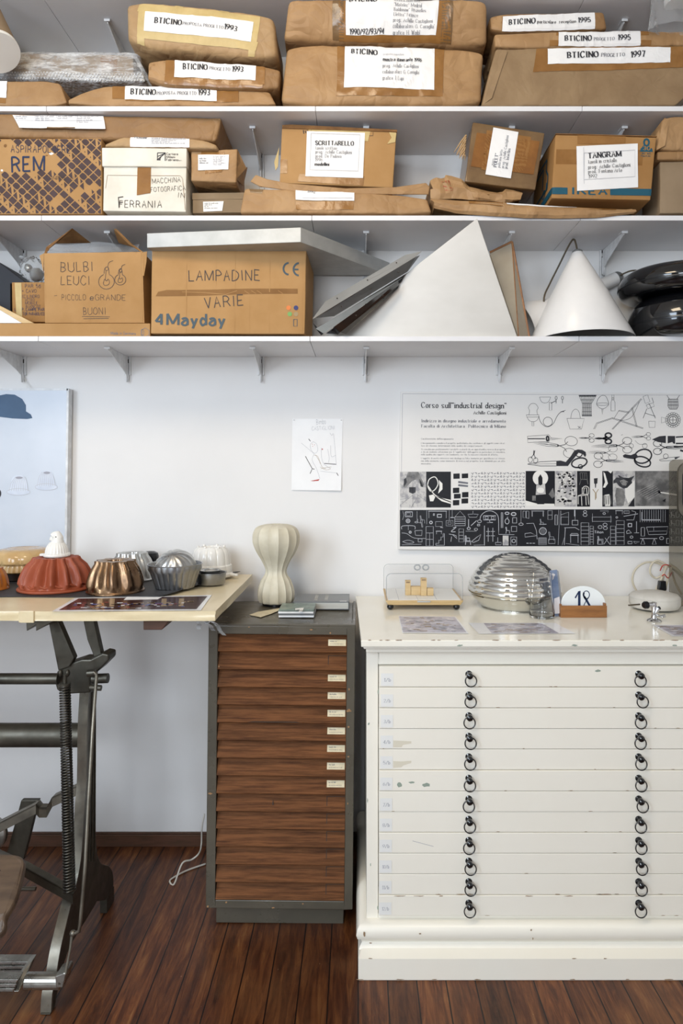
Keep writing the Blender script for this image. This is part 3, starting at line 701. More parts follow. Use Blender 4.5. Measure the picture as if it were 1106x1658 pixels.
# spring with its hook
m = MB('spring'); a, b = W(105, 1108, 2.13), W(112.5, 1442, 2.02); n = 74; r = .0155; pts = []
d = (b - a); dn = d.normalized(); e1 = dn.orthogonal().normalized(); e2 = dn.cross(e1)
for k in range(n * 8 + 1):
    t = k / (n * 8); an = 2 * PI * k / 8; pts.append(a + d * t + (e1 * math.cos(an) + e2 * math.sin(an)) * r)
m.tube(pts, .0033, 5); spg = m.build('spring', tab, smooth=True, weld=False)
m = MB('iron'); m.tube([a + (e1) * 0 + Vector((0, 0, .004)), a - Vector((0, 0, .01))], .0165, 16); m.tube([a, a + Vector((.001, 0, .03))], .006, 10)
for s_ in (-1, 1): m.ball(a + Vector((s_ * .011, -.004, .036)), .009, 12, (.7, 1, 1.3))
m.build('spring_hook', spg, smooth=40)
m = MB('iron_worn'); m.tube([W(152, 1088, 2.13), W(156, 1092, 2.13), W(156, 1099, 2.13), W(150, 1180, 2.08), W(143, 1300, 2.02), W(138, 1400, 1.97), W(133, 1460, 1.955), W(130, 1495, 1.95), W(128, 1508, 1.95), W(121, 1511, 1.95)], .0052, 10)
m.ball(W(118, 1511, 1.95), .009, 12); m.tube([W(117, 1511, 1.95), W(113, 1540, 1.93), W(106, 1576, 1.91)], [.0045, .0028, .004], 8); m.build('pedal_rod', tab, smooth=40)
m = MB('steel'); m.tube([W(42, 1588, 1.93), W(100, 1588, 1.93)], .0215, 20); m.prism([W(89, 1581, 1.905), W(104, 1575, 1.905), W(107, 1578, 1.905), W(102, 1600, 1.905), W(90, 1600, 1.905)], (0, .05, 0)); m.build('pedal_axle', tab, bevel=.003)
m = MB('gap'); m.tube([W(96.5, 1592, 1.9045), W(96.5, 1592, 1.915)], .0042, 12); m.build('set_screw', tab)
ped = MB('steel')
for (x0, x1, y0, y1, Y) in ((-62, 52, 1556, 1577, 1.99), (-62, 30, 1585, 1607, 1.90)):
    for k in range(3):
        ya = y0 + (y1 - y0) * k / 3
        ped.prism([W(x0, ya + .6, Y), W(x1 - k * 3, ya + .6, Y), W(x1 - 3 - k * 3, ya + (y1 - y0) / 3 - .6, Y), W(x0, ya + (y1 - y0) / 3 - .6, Y)], (0, .03, 0))
    ped.prism([W(x0, y0 + 1, Y + .006), W(x1 - 2, y0 + 1, Y + .006), W(x1 - 10, y1 - 1, Y + .006), W(x0, y1 - 1, Y + .006)], (0, .02, 0))
ped.prism([W(52, 1556, 1.985), W(44, 1576, 1.95), W(30, 1606, 1.91), W(22, 1606, 1.91), W(22, 1588, 1.93), W(44, 1558, 1.985)], (0, .03, 0))
ped.build('foot_pedal', tab, bevel=.002)
m = MB('iron_worn')
def lbar(pts, h, Y0, Y1, th=.006):
    N = len(pts)
    for k in range(N - 1):
        (x0, y0), (x1, y1) = pts[k], pts[k + 1]; Ya = Y0 + (Y1 - Y0) * k / (N - 1); Yb = Y0 + (Y1 - Y0) * (k + 1) / (N - 1)
        a, b = W(x0, y0, Ya), W(x1, y1, Yb); dn = Vector((0, 0, -h))
        m.hexa([a + dn, b + dn, b + dn + Vector((0, th, 0)), a + dn + Vector((0, th, 0)), a, b, b + Vector((0, th, 0)), a + Vector((0, th, 0))])
        m.hexa([a + Vector((0, 0, -th)), b + Vector((0, 0, -th)), b + Vector((0, .03, -th)), a + Vector((0, .03, -th)), a, b, b + Vector((0, .03, 0)), a + Vector((0, .03, 0))])
lbar([(-120, 1392), (58, 1302), (63, 1308), (75, 1308), (84, 1291), (132, 1269)], .032, 2.16, 2.22); m.build('lever', tab, bevel=.001)
m = MB('iron'); lbar([(-20, 1378), (38, 1404), (118, 1448)], .03, 2.2, 2.03); m.build('lower_link', tab, bevel=.001)
m = MB('iron'); m.prism([W(34, 1296, 2.4), W(62, 1296, 2.4), W(38, 1392, 2.4), W(8, 1392, 2.4)], (0, .02, 0)); m.build('brace', tab, bevel=.002)
m = MB('iron_worn'); m.tube([W(-60, 1439, 2.2), W(58, 1439, 2.2)], .0065, 10); m.build('link_rod', tab, smooth=40)
m = MB('steel'); m.lathe(W(-22, 1352, 2.36), [(.001, 0), (.06, 0), (.066, .004), (.066, .016), (.06, .02), (.001, .02)], 40, axis=(0, 1, 0)); m.build('counterweight', tab, smooth=40)

# wooden stool seat poking in at the left
st = thing('work_stool', 'old brown pierced wooden stool seat leaning low in front of the iron stand', 'stool', W(-175, 1600, 1.86).to_tuple()[:2] + (0,))
m = MB('wood_seat'); Yc = 1.90
top = catmull([W(-230, 1386, 2.0), W(-40, 1382, 2.0), W(6, 1382, 1.99), W(30, 1385, 1.98), W(38, 1394, 1.96), W(36, 1412, 1.93), W(26, 1450, 1.86), W(10, 1480, 1.81), W(-20, 1520, 1.77), W(-230, 1530, 1.76)], 5)
nrm = Vector((.1, .55, -.83)).normalized(); m.prism(top, nrm * .024); m.m('gap')
seat = m.build('seat', st, bevel=.006)
for px, py in ((-4, 1413), (-30, 1416), (-2, 1448)):
    m = MB('gap'); Yq = 1.945 - (py - 1405) * .0017; c = W(px, py, Yq); m.lathe(c - nrm * .0008, [(.001, 0), (.009, 0), (.009, .002), (.001, .002)], 14, axis=nrm)
    m.build('seat_hole', seat)
m = MB('iron'); c = W(-175, 1450, 1.9); m.tube([c, Vector((c.x, c.y, .02))], .02, 16); m.lathe((c.x, c.y, 0), [(.12, 0), (.12, .01), (.03, .035), (.02, .05)], 32); m.build('pedestal', st, smooth=40)
# ---------------------------------------------------------------- parcels and cartons on the shelves
def parcel(name, label, cat, blk, mat, group=None, smooth=45, cell=.02, body='wrapping'):
    t = thing(name, label, cat, blk.base(), group)
    b = blk.mesh(MB(mat), cell).build(body, t, smooth=smooth)
    return t, b
def add(t, nm, mat, blk, *quads, eps=.0015, nu=8, nv=3, label=None):
    for q in quads:
        m = MB(mat); patch(m, blk.face, q, eps, nu, nv); m.build(nm, t, smooth=True)
def lab(t, blk, c4, rows, mat='paper', eps=.0030, nu=10, nv=5, extra=None, nm='label'):
    """a paper label with its lettering; rows: (text, x0, y0, x1, y1, height, style, ink)"""
    m = MB(mat); patch(m, blk.face, c4, eps, nu, nv)
    for r in rows:
        m.m(r[7] if len(r) > 7 else 'ink'); text(m, blk.face, r[0], (r[1], r[2]), (r[3], r[4]), r[5], r[6] if len(r) > 6 else 'serif', eps + .0024)
    if extra: extra(m)
    return m.build(nm, t, weld=False)
def flapend(t, pts, mat, th=.002):
    m = MB(mat); m.prism(pts, (0, th, 0)); m.build('end_fold', t)
K = 'brown paper parcels on the top shelves'

# --- top shelf, left to right
B = Block((-70, 131, 2.47), (96, 131, 2.47), (112, 171, 2.462), (-70, 172, 2.462), .28, r=.008, amp=.004, tr=.25, seed=1)
t, b = parcel('wrapped_parcel', 'flat brown paper parcel under the bubble-wrapped carton, white label at its left', 'parcel', B, 'kraft', K)
add(t, 'tape', 'tape', B, rectp(-40, 158, 10, 168))
lab(t, B, rectp(-50, 131.5, 11, 160), [])
m = MB('kraft'); m.face([B.face(104, 140, .001), B.face(112, 148, .001), B.face(112, 168, .001), B.face(101, 166, .001)]); m.build('end_fold', t)

B = Block((-70, 80, 2.52), (226, 84, 2.52), (236, 133, 2.505), (-70, 129, 2.505), .24, r=.012, amp=.006, fq=7, seed=2)
t = thing('bubble_wrapped_carton', 'long grey-beige carton wrapped in shiny bubble wrap under the cardboard tube', 'box', B.base())
Bi = Block((-68, 84, 2.528), (215, 89, 2.528), (217, 127, 2.517), (-68, 123, 2.517), .21, r=.004, amp=.001, seed=2)
b = Bi.mesh(MB('card_grey')).build('carton', t, smooth=40)
m = MB('card_dark'); line(m, Bi.face, [(107, 92), (106.5, 114)], 1.4, .0008); patch(m, Bi.face, rectp(163, 92, 190, 116), .0006, 3, 2); m.build('print', b)
m = B.mesh(MB('bubble'), .02); o = m.build('bubble_wrap', t, smooth=60)
m = MB('bubble')
for k in range(46):                                       # bubbles catching the light along the lower edge
    for j in range(3):
        p = B.face(4 + k * 5 + (j % 2) * 2.5, 118 + j * 4.4 + k * .08, .002); m.ball(p, .0042, 6, (1, .6, 1))
m.build('air_bubbles', o, smooth=True)

ax = Vector((-.45, .28, .82)).normalized(); c = W(-4, 86, 2.385)
t = thing('cardboard_tube', 'cardboard mailing tube with a white closed end, tipped down over the bubble wrap', 'tube', c)
m = MB('card_grey'); m.lathe(c, [(.074, 0), (.074, .20)], 40, axis=ax, cap0=False); m.build('tube_wall', t, smooth=40)
m = MB('tag_white'); m.lathe(c, [(.001, .0), (.0755, .0), (.0765, .002), (.0765, .014), (.0745, .0141)], 40, axis=ax); m.build('end_cap', t, smooth=40)

B = Block((110, 139, 2.47), (432, 139, 2.47), (448, 171, 2.462), (110, 172, 2.462), .26, r=.009, amp=.004, fq=8, tl=.85, tr=.4, tc=.15, te=.2, seed=3)
t, b = parcel('wrapped_parcel', 'long thin brown paper parcel labelled proposta progetto 1993, lying flat on the top shelf', 'parcel', B, 'kraft', K)
add(t, 'tape', 'tape', B, rectp(182, 139.5, 206, 161), rectp(346, 142, 386, 166), rectp(204, 138, 350, 164))
lab(t, B, [(203, 140), (352, 140.5), (351, 164), (203, 162)], [('BTICINO', 213, 154, 252, 154.5, 9, 'bold'), ('PROPOSTA PROGETTO', 255, 154.5, 318, 155, 5, 'serif', 'ink_grey'), ('1993', 322, 155, 340, 155, 9, 'bold')])
B = Block((240, 93, 2.45), (454, 108, 2.45), (450, 147, 2.45), (238, 136.5, 2.45), .26, r=.012, amp=.005, fq=9, tl=.35, tr=.25, seed=4)
t, b = parcel('wrapped_parcel', 'brown paper parcel labelled progetto 1993, the middle one of the left stack', 'parcel', B, 'kraft_dark', K)
add(t, 'tape', 'tape', B, [(268, 95, ), (428, 107), (428, 139), (266, 128)], [(266, 127), (425, 138), (425, 145), (266, 136)])
m = MB('kraft'); patch(m, B.face, [(241, 96), (268, 97), (268, 132), (240, 130)], .0005, 4, 3); m.build('end_fold', t, smooth=True)
lab(t, B, [(283, 97), (414, 106), (413, 132), (282, 125)], [('BTICINO', 297.5, 112.5, 336.5, 114.5, 8.5, 'bold'), ('PROGETTO', 341, 113.5, 372, 116, 5, 'serif', 'ink_grey'), ('1993', 376, 117, 393, 118.5, 8.5, 'bold')])
B = Block((203, -2, 2.43), (444, 22, 2.44), (450, 100, 2.45), (206, 76, 2.45), (0, .27, .0), r=.022, amp=.006, fq=7, bulge=.01, tl=.22, tr=.2, seed=5)
t, b = parcel('wrapped_parcel', 'fat tilted brown parcel labelled proposta progetto 1993 with masking tape, topmost of the left stack', 'parcel', B, 'kraft_pale', K)
add(t, 'masking_tape', 'masking', B, [(226, 6), (420, 26), (417, 40), (223, 20)], [(224, 52), (418, 70), (415, 84), (222, 64)], [(226, 6), (238, 7), (234, 78), (222, 77)], [(408, 25), (420, 26), (413, 94), (402, 93)], [(283, 2), (296, 3), (295, 14), (282, 13)], [(358, 10), (372, 11), (371, 22), (357, 21)])
lab(t, B, [(236.5, 22), (409, 36.5), (406, 70), (234.5, 53.5)], [('BTICINO', 252.5, 41.5, 293, 45, 8, 'bold'), ('PROPOSTA PROGETTO', 296, 44.5, 362, 51.5, 4.6, 'serif', 'ink_grey'), ('1993', 364, 51.5, 382.5, 54.5, 8, 'bold')])

B = Block((463, 70, 2.465), (784, 79, 2.465), (780, 171, 2.462), (455, 171, 2.462), .29, r=.018, amp=.006, fq=7, bulge=.012, tl=.12, tr=.12, seed=6)
t, b = parcel('wrapped_parcel', 'wide brown paper parcel labelled mostra itinerante 1996, lower of the centre pair', 'parcel', B, 'kraft', K)
add(t, 'tape', 'tape', B, [(547, 73), (720, 79), (716, 158), (545, 157)], nv=6)
lab(t, B, [(559.5, 73.5), (704, 79), (703, 148.5), (557.5, 144)], [('BTICINO', 570.5, 90.5, 610, 92, 8, 'bold'), ('proposta espositiva', 620, 92, 652, 92.5, 3.4, 'thinserif', 'ink_light'), ('mostra itinerante 1996', 619.5, 102.5, 682, 103.5, 5.6, 'bold'), ('prog.: Achille Castiglioni', 619, 113, 677, 114, 5.4, 'thinserif', 'ink_grey'), ("collaboratori: G. Cavaglia'", 618.5, 123, 679, 124, 5.4, 'thinserif', 'ink_grey'), ('grafica: I. Lupi', 618.5, 133, 652, 134, 5.4, 'thinserif', 'ink_grey')], nv=8)
B = Block((466, -3, 2.425), (788, -2, 2.425), (788, 75, 2.475), (459, 67, 2.475), .29, r=.018, amp=.006, fq=7, bulge=.012, tl=.1, tr=.1, seed=7)
t, b = parcel('wrapped_parcel', 'wide brown paper parcel labelled 1990/92/93/94, upper of the centre pair', 'parcel', B, 'kraft', K)
add(t, 'tape', 'tape', B, [(550, 0), (728, 0), (730, 73), (548, 69)], nv=6)
add(t, 'tape', 'tape_old', B, [(540, 0), (558, 0), (556, 68), (538, 66)], [(716, 0), (733, 0), (731, 74), (714, 74)])
lab(t, B, [(561, -2), (712, -1.5), (706, 60), (559.5, 59)], [('BTICINO', 567, 4.5, 607.5, 4.8, 8, 'bold'), ('1990/92/93/94', 566, 58, 621, 58.4, 8, 'bold')] + [(s, 636.5, y, x1, y + .4, 5.6, 'thinserif', 'ink_grey') for s, x1, y in (('mostra itinerante', 680, 5), ('"Matelec" Madrid', 683, 13.5), ('Batibouw" Bruxelles', 690, 22), ('Elettro" Firenze', 677, 31), ('prog.: Achille Castiglioni', 700, 40.5), ("collaboratori: G. Cavaglia'", 703, 49.5), ('grafica: H. Waibl', 680, 59))], nv=8)

B = Block((792, 22, 2.485), (978, 18, 2.485), (984, 48, 2.485), (795, 53, 2.485), .22, r=.012, amp=.004, tl=.3, seed=8)
t, b = parcel('wrapped_parcel', 'brown paper parcel labelled particolare reception 1995, uppermost of the right stack', 'parcel', B, 'kraft_dark', K)
m = MB('kraft'); patch(m, B.face, [(792, 24), (812, 23), (812, 51), (794, 52)], .0006, 4, 3); m.build('end_fold', t, smooth=True)
lab(t, B, [(813, 27), (962, 21.5), (963, 48), (813, 52)], [('BTICINO', 824, 41, 865, 39.5, 8, 'bold'), ('particolare', 869, 39.5, 899, 39, 4.6, 'serif'), ('reception', 905, 39, 931, 38.5, 4.6, 'serif'), ('1995', 935, 38.5, 954, 38, 8, 'bold')])
B = Block((800, 53, 2.475), (1190, 48, 2.475), (1190, 72, 2.475), (803, 79, 2.475), .24, r=.01, amp=.004, tl=.2, seed=9)
t, b = parcel('wrapped_parcel', 'brown paper parcel labelled progetto 1995, thin middle one of the right stack', 'parcel', B, 'kraft', K)
add(t, 'tape', 'tape', B, rectp(890, 66, 1054, 75), rectp(900, 50, 1050, 58))
lab(t, B, [(904, 51), (1037, 50), (1036, 75), (904, 75)], [('BTICINO', 914, 67.5, 956, 66.5, 8, 'bold'), ('PROGETTO', 961, 66.5, 994, 66, 4.6, 'serif', 'ink_grey'), ('1995', 1000, 66, 1019, 66, 8, 'bold')])
B = Block((803, 79, 2.463), (1200, 72, 2.463), (1094, 171.5, 2.462), (780, 172, 2.462), (0, .26, .0), r=.008, amp=.004, fq=7, seed=10)
t, b = parcel('wrapped_parcel', 'large brown paper parcel labelled progetto 1997, lowest of the right stack', 'parcel', B, 'kraft_grey', K)
add(t, 'tape', 'tape', B, [(869, 76), (1120, 70), (1112, 110), (863, 117)], nv=5)
lab(t, B, [(886, 80), (1086, 77), (1085, 102), (886, 105)], [('BTICINO', 918, 95.5, 967, 94, 9, 'bold'), ('PROGETTO', 973, 93, 1011, 92, 5, 'serif', 'ink_grey'), ('1997', 1022, 94, 1044, 93, 9, 'bold')])
m = MB('kraft_grey'); m.prism([B.face(812, 72, .001), B.face(822, 84, .004), B.face(796, 160, .006), B.face(781, 171, .002)], (0, .01, 0)); m.build('end_fold', t)
t = thing('plastic_bag', 'clear plastic bag with a white rim hanging at the top right corner', 'bag', W(1085, 47, 2.44))
m = MB('film')
def bagf(u, v):
    a = u; r = .085 * (1 - .25 * v) * (1 + .16 * noise.noise(Vector((math.cos(a) * 2, math.sin(a) * 2, v * 3))) + .06 * math.sin(7 * a + 5 * v)); p = W(1092, 47, 2.44); return Vector((p.x + r * math.cos(a) * 1.0, p.y + r * .45 * math.sin(a), p.z + .26 * v))
m.grid(bagf, [2 * PI * k / 48 for k in range(48)], [k / 12 for k in range(13)], cu=True); m.build('film_bag', t, smooth=True)
m = MB('tag_white'); m.lathe(W(1102, 8, 2.44), [(.001, 0), (.05, .0), (.055, .006), (.055, .03), (.05, .036), (.001, .036)], 32); m.build('rim', t, smooth=40)

# --- second row
z2 = STOP[1]
B = Block((-120, 181, 2.45), (359, 190, 2.50), (350, 229, 2.505), (-120, 220, 2.46), .25, r=.012, amp=.003, fq=5, seed=11)
t, b = parcel('wrapped_parcel', 'long brown paper parcel with a hanging white sheet, lying across the patterned carton', 'parcel', B, 'kraft_dark', K)
m = MB('paper'); f = B.face
def hang(px, py, e=0): p = f(px, py, 0); return p + Vector((0, -.004 - .012 * max(0, (py - 188) / 24) ** 2 - e, 0))
patch(m, hang, [(19, 187.5), (165, 187.5), (171, 212), (32, 210)], 0, 10, 6); m.m('ink_light')
for x0, x1, n in ((24, 46, 2), (56, 87, 3), (92, 116, 2), (123, 150, 4), (154, 158, 1)):
    for k in range(n): scrib(m, hang, x0, x1 - (k % 2) * 5, 190.5 + k * 3.2 - (x0 * .003), 2.2, .001, k)
for x in (55, 90, 121, 152): line(m, hang, [(x, 187.6), (x + .4, 192)], .4, .001)
line(m, hang, [(24, 196.5), (165, 197)], .4, .001); m.m('tape_old'); patch(m, hang, rectp(77, 208.5, 122, 211), .0006, 4, 1); m.build('hanging_sheet', t, weld=False)
m = MB('kraft_dark'); m.prism([B.face(345, 187.5, .001), B.face(358, 187.5, .003), B.face(358, 195, .003)], (0, .03, 0)); m.build('end_fold', t)

B = Block((-60, 225, 2.475), (164, 224, 2.475), (165, 346.5, 2.475), (-60, 347, 2.475), .3, r=.003, amp=.0012, seed=12)
t, b = parcel('patterned_carton', 'carton printed with a dark brown and tan geometric pattern, marked aspirapolvere', 'box', B, 'card', None, body='carton')
m = MB('pattern_brown'); g = B.face
torn = [(-5, 231), (18, 228), (40, 232), (62, 236), (88, 240), (92, 252), (90, 262), (94, 272), (90, 280), (72, 279), (40, 281), (10, 281), (-5, 277)]
def inside(p, q):
    c = False
    for i in range(len(q)):
        (x1, y1), (x2, y2) = q[i], q[i - 1]
        if (y1 > p[1]) != (y2 > p[1]) and p[0] < (x2 - x1) * (p[1] - y1) / (y2 - y1) + x1: c = not c
    return c
torn2 = [(80, 325), (155, 296), (155, 308), (82, 335)]
s = 10.5
for i in range(-24, 26):
    for j in range(-18, 34):
        def q(a, b): 
            u, v = (i + a) * s, (j + b) * s * 1.18; return (82 + (u + v) * .74 - 60, 285 + (v - u) * .70 - 40)
        e = .07; k = (i - 2 * (j // 6)) % 6
        if k in (0, 3, 4): P = [[q(e, e), q(1 - e, e), q(1 - e, 1 - e), q(e, 1 - e)]]
        elif k == 1: P = [[q(e, e), q(1 - e * 2, e), q(e, 1 - e * 2)], [q(1 - e, 1 - e), q(1 - e, .45), q(.45, 1 - e)]]
        elif k == 2: P = [[q(.2, e), q(.8, e), q(1 - e, .3), q(1 - e, .7), q(.8, 1 - e), q(.2, 1 - e), q(e, .7), q(e, .3)]]
        elif k == 4: P = [[q(.2, e), q(.8, e), q(1 - e, .5), q(.8, 1 - e), q(.2, 1 - e), q(e, .5)]]
        else: P = [[q(1 - e, 1 - e), q(1 - e, .3), q(.3, 1 - e)], [q(.3, .3), q(.5, .3), q(.3, .5)]]
        for p in P:
            p = clip(p, -55, 225.5, 163.5, 345.5)
            if len(p) >= 3:
                cx_ = sum(a[0] for a in p) / len(p); cy_ = sum(a[1] for a in p) / len(p)
                if not inside((cx_, cy_), torn) and not inside((cx_, cy_), torn2): put(m, g, [p], .0008)
m.build('printed_pattern', b, weld=False)
m = MB('ink_blue'); text(m, g, 'ASPIRAPOLVERE', (18, 247), (114, 248), 11.5, 'hand', .0016); text(m, g, 'REM', (20, 279), (72, 277), 24, 'brush', .0016); m.m('ink'); text(m, g, 'COMPRE TI', (75, 291), (120, 291), 6, 'pen', .0016)
m.m('card_fold'); blob(m, g, 9, 236, 3, 4); blob(m, g, 76, 252, 3, 1.2); m.m('paper'); blob(m, g, 83, 249, 5, 2.4); blob(m, g, 3, 276, 3, 2); m.build('marker_writing', b, weld=False)

B = Block((168, 268, 2.475), (302, 269, 2.475), (301, 343, 2.47), (167, 341.5, 2.47), .3, r=.003, amp=.0012, seed=13)
t, b = parcel('lidded_paper_carton', 'white lidded paper carton marked Ferrania, beside the patterned carton', 'box', B, 'card_white', body='carton')
Bl = Block((165, 239, 2.466), (302, 239.5, 2.466), (302, 270, 2.466), (165, 269, 2.466), .315, r=.003, amp=.0012, seed=14)
ld = Bl.mesh(MB('card_white')).build('lid', t, smooth=45)
m = MB('ink'); g = Bl.face
for p in ([(255, 247.5), (255, 259)], [(255, 247.5), (268, 247.5)], [(255, 253.5), (268, 248)], [(254, 259.5), (267.5, 248)], [(267.5, 247.5), (267.5, 260.5)], [(258, 259.5), (261, 253)], [(255, 259), (260, 259)]): line(m, g, p, 1.3)
for s, x1, y in (('Cartiere', 288, 251), ('Miliani', 283, 255.8), ('Fabriano', 288, 260.4)): text(m, g, s, (269.5, y), (x1, y + .2), 3.5, 'sans')
text(m, g, 'S.p.A.', (288.6, 260.4), (294, 260.5), 1.5, 'sans'); m.build('print', ld, weld=False)
add(t, 'tape', 'tape', B, [(223, 270), (245, 270), (244, 313), (222, 316.5)], nv=6, nu=4)
m = MB('marker'); g = B.face
text(m, g, 'MACCHINA', (247, 297.5), (292, 295), 8, 'hand'); text(m, g, 'FOTOGRAFICA', (244.5, 311), (300, 308.5), 7.5, 'hand'); text(m, g, 'IN', (288, 320), (299, 321), 8, 'pen'); text(m, g, 'FERRANIA', (193.5, 336), (262, 336.5), 11, 'hand')
text(m, g, 'F', (193, 336.5), (200.5, 336), 17, 'hand'); m.m('card_fold'); line(m, g, [(174, 284), (292, 285), (296, 290), (300, 340)], .5); line(m, g, [(174, 284), (171, 305)], .5); m.build('marker_writing', b, weld=False)

B = Block((172, 222, 2.467), (348, 225, 2.467), (352, 241, 2.465), (170, 238.5, 2.465), .2, r=.008, amp=.005, fq=10, tl=.8, tr=.6, tc=.05, te=.2, seed=15)
t, b = parcel('wrapped_parcel', 'thin crumpled brown paper packet lying on top of the white lidded carton', 'parcel', B, 'kraft_pale', K)
lab(t, B, [(212, 221), (306, 223.5), (307, 239), (211, 238)], [('FERANI', 219, 225.5, 237, 226, 3.4, 'bold', 'ink_grey')], extra=lambda m: [m.m('ink_light')] + [scrib(m, B.face, 246, 300 - (k % 3) * 12, 227 + k * 2.4, 1.8, .0056, k) for k in range(4)])

B = Block((312, 319, 2.53), (402, 318, 2.53), (402, 344, 2.53), (312, 345, 2.53), .2, r=.002, amp=.001, seed=16)
t, b = parcel('carton', 'low grey-beige carton with a small torn label, under the small wrapped box', 'box', B, 'card_grey', body='carton')
m = MB('card_grey'); m.hexa([B.face(312, 323.5, 0) + Vector((-.002, -.003, 0)), B.face(402, 322.5, 0) + Vector((0, -.003, 0)), B.face(402, 322.5, 0) + Vector((0, .2, 0)), B.face(312, 323.5, 0) + Vector((0, .2, 0))] + [B.face(312, 312, 0) + Vector((-.002, -.003, .015)), B.face(402, 312, 0) + Vector((0, -.003, .015)), B.face(402, 312, 0) + Vector((0, .2, .015)), B.face(312, 312, 0) + Vector((-.002, .2, .015))]); m.build('lid', t, bevel=.001)
lab(t, B, [(329, 327), (362.5, 326.5), (360, 342), (329.5, 343)], [], mat='tag_white', extra=lambda m: [m.m('ink_grey')] + [scrib(m, B.face, 331, 354 - (k % 3) * 8, 330.5 + k * 2.6, 1.6, .0056, k) for k in range(4)])
B = Block((309, 245, 2.49), (384, 240.5, 2.49), (383, 296, 2.482), (309, 293, 2.482), .17, r=.006, amp=.003, seed=17)
t, b = parcel('wrapped_parcel', 'small square brown paper parcel with a folded end, on the low grey-beige carton', 'parcel', B, 'kraft', K)
add(t, 'tape', 'tape', B, rectp(326, 246, 363, 253), [(332, 269), (361, 269), (360, 279), (332, 282)])
lab(t, B, [(321, 251.5), (370.5, 251), (370, 275), (321, 276.5)], [], extra=lambda m: [m.m('ink_grey')] + [scrib(m, B.face, 323, 338, 259 + k * 3.4, 2.3, .0056, k) for k in range(3)] + [m.m('ink_light')] + [scrib(m, B.face, 345, 366 - (k % 2) * 6, 255 + k * 2.6, 1.7, .0056, k) for k in range(6)])
m = MB('kraft'); a = [W(384, 241, 2.5), W(399, 272, 2.55), W(383, 290, 2.49)]; m.prism(a, (0, .006, 0)); m.prism([W(383, 290, 2.488), W(400, 270, 2.57), W(393, 300, 2.56)], (0, .01, 0)); m.build('end_fold', t)

B = Block((397, 304, 2.47), (690, 317, 2.47), (700, 346.5, 2.462), (388, 345, 2.462), .25, r=.01, amp=.004, fq=8, tr=.25, tc=.3, seed=18)
t, b = parcel('wrapped_parcel', 'long flat brown paper parcel with a half-hidden label, under the tavolo scrittoio carton', 'parcel', B, 'kraft', K)
add(t, 'tape', 'tape', B, rectp(480, 326, 572, 340)); add(t, 'tape', 'tape_old', B, [(404, 303), (427, 304), (425, 313), (406, 311)])
lab(t, B, [(480, 306), (573, 310), (573, 326), (480, 324)], [('1992', 499, 312.5, 511, 313, 4, 'serif', 'ink_grey')], extra=lambda m: [m.m('ink_light'), line(m, B.face, [(491, 307), (491, 321), (570, 322)], .5, .0054)])
m = MB('kraft'); q = [(405, 294), (414, 283), (432, 290), (470, 297), (560, 305), (640, 303), (690, 296), (696, 303), (694, 315), (640, 315), (560, 314), (470, 309), (420, 302)]
m.prism([W(x, y, 2.478) for x, y in q], (0, .012, .004)); m.build('folded_flap', t, bevel=.003)

B = Block((456.5, 207.5, 2.53), (642, 212, 2.53), (636, 304, 2.52), (452.5, 296.5, 2.52), (.004, .2, 0), r=.003, amp=.001, seed=19)
t, b = parcel('carton', 'brown carton with a large white label for a tavolo scrittoio, on the long flat parcel', 'box', B, 'card', body='carton')
m = MB('card_fold'); m.prism([W(457, 202.5, 2.526), W(471, 201.5, 2.526), W(643, 210, 2.526), W(643, 213.5, 2.526), W(457, 207.5, 2.526)], (0, .06, 0)); m.build('open_seam', t)
add(t, 'tape', 'tape', B, [(485, 282), (590, 286), (588, 301), (482, 294)]); add(t, 'tape', 'tape', B, [(454, 258), (465, 258), (465, 281), (454, 281)], nu=3)
add(t, 'clear_tape', 'masking', B, [(500, 208), (600, 212), (596, 229), (500, 224)])
lab(t, B, [(497, 213), (591, 215.5), (588, 289), (494.5, 286)], [('SCRITTARELLO', 511, 235.5, 572, 236.5, 6.5, 'bold'), ('tavolo scrittoio', 511, 242.8, 545, 243.3, 5, 'thinserif', 'ink_grey'), ('prog.: Achille Castiglioni', 511, 249, 569, 250, 5, 'thinserif', 'ink_grey'), ('prod.: De Padova', 511, 255.8, 552, 256.4, 5, 'thinserif', 'ink_grey'), ('1996', 510.5, 262, 522, 262.2, 5, 'thinserif', 'ink_grey'), ('modellini', 510, 269, 532.5, 269.4, 5, 'bold')], nv=6, extra=lambda m: [m.m('ink_light'), line(m, B.face, [(504, 217), (583, 219), (580, 278), (502, 276)], .5, .0054, closed=True)])
m = MB('ink'); 
for k in range(6): line(m, B.face, [(491 + k * 3.2, 211 + (k % 2)), (492 + k * 3.2, 217 - (k % 3))], 1.5)
line(m, B.face, [(604, 214), (604, 220), (596, 220)], .6); m.build('print', b)
m = MB('masking'); m.prism([W(630, 214, 2.526), W(642, 215, 2.526), W(640, 230, 2.526), W(627, 233, 2.526), W(634, 223, 2.526)], (0, .002, 0)); m.prism([W(444, 262, 2.6), W(452, 238, 2.6), W(450, 270, 2.6), W(446, 276, 2.6)], (0, .003, 0)); m.build('tape_end', t)

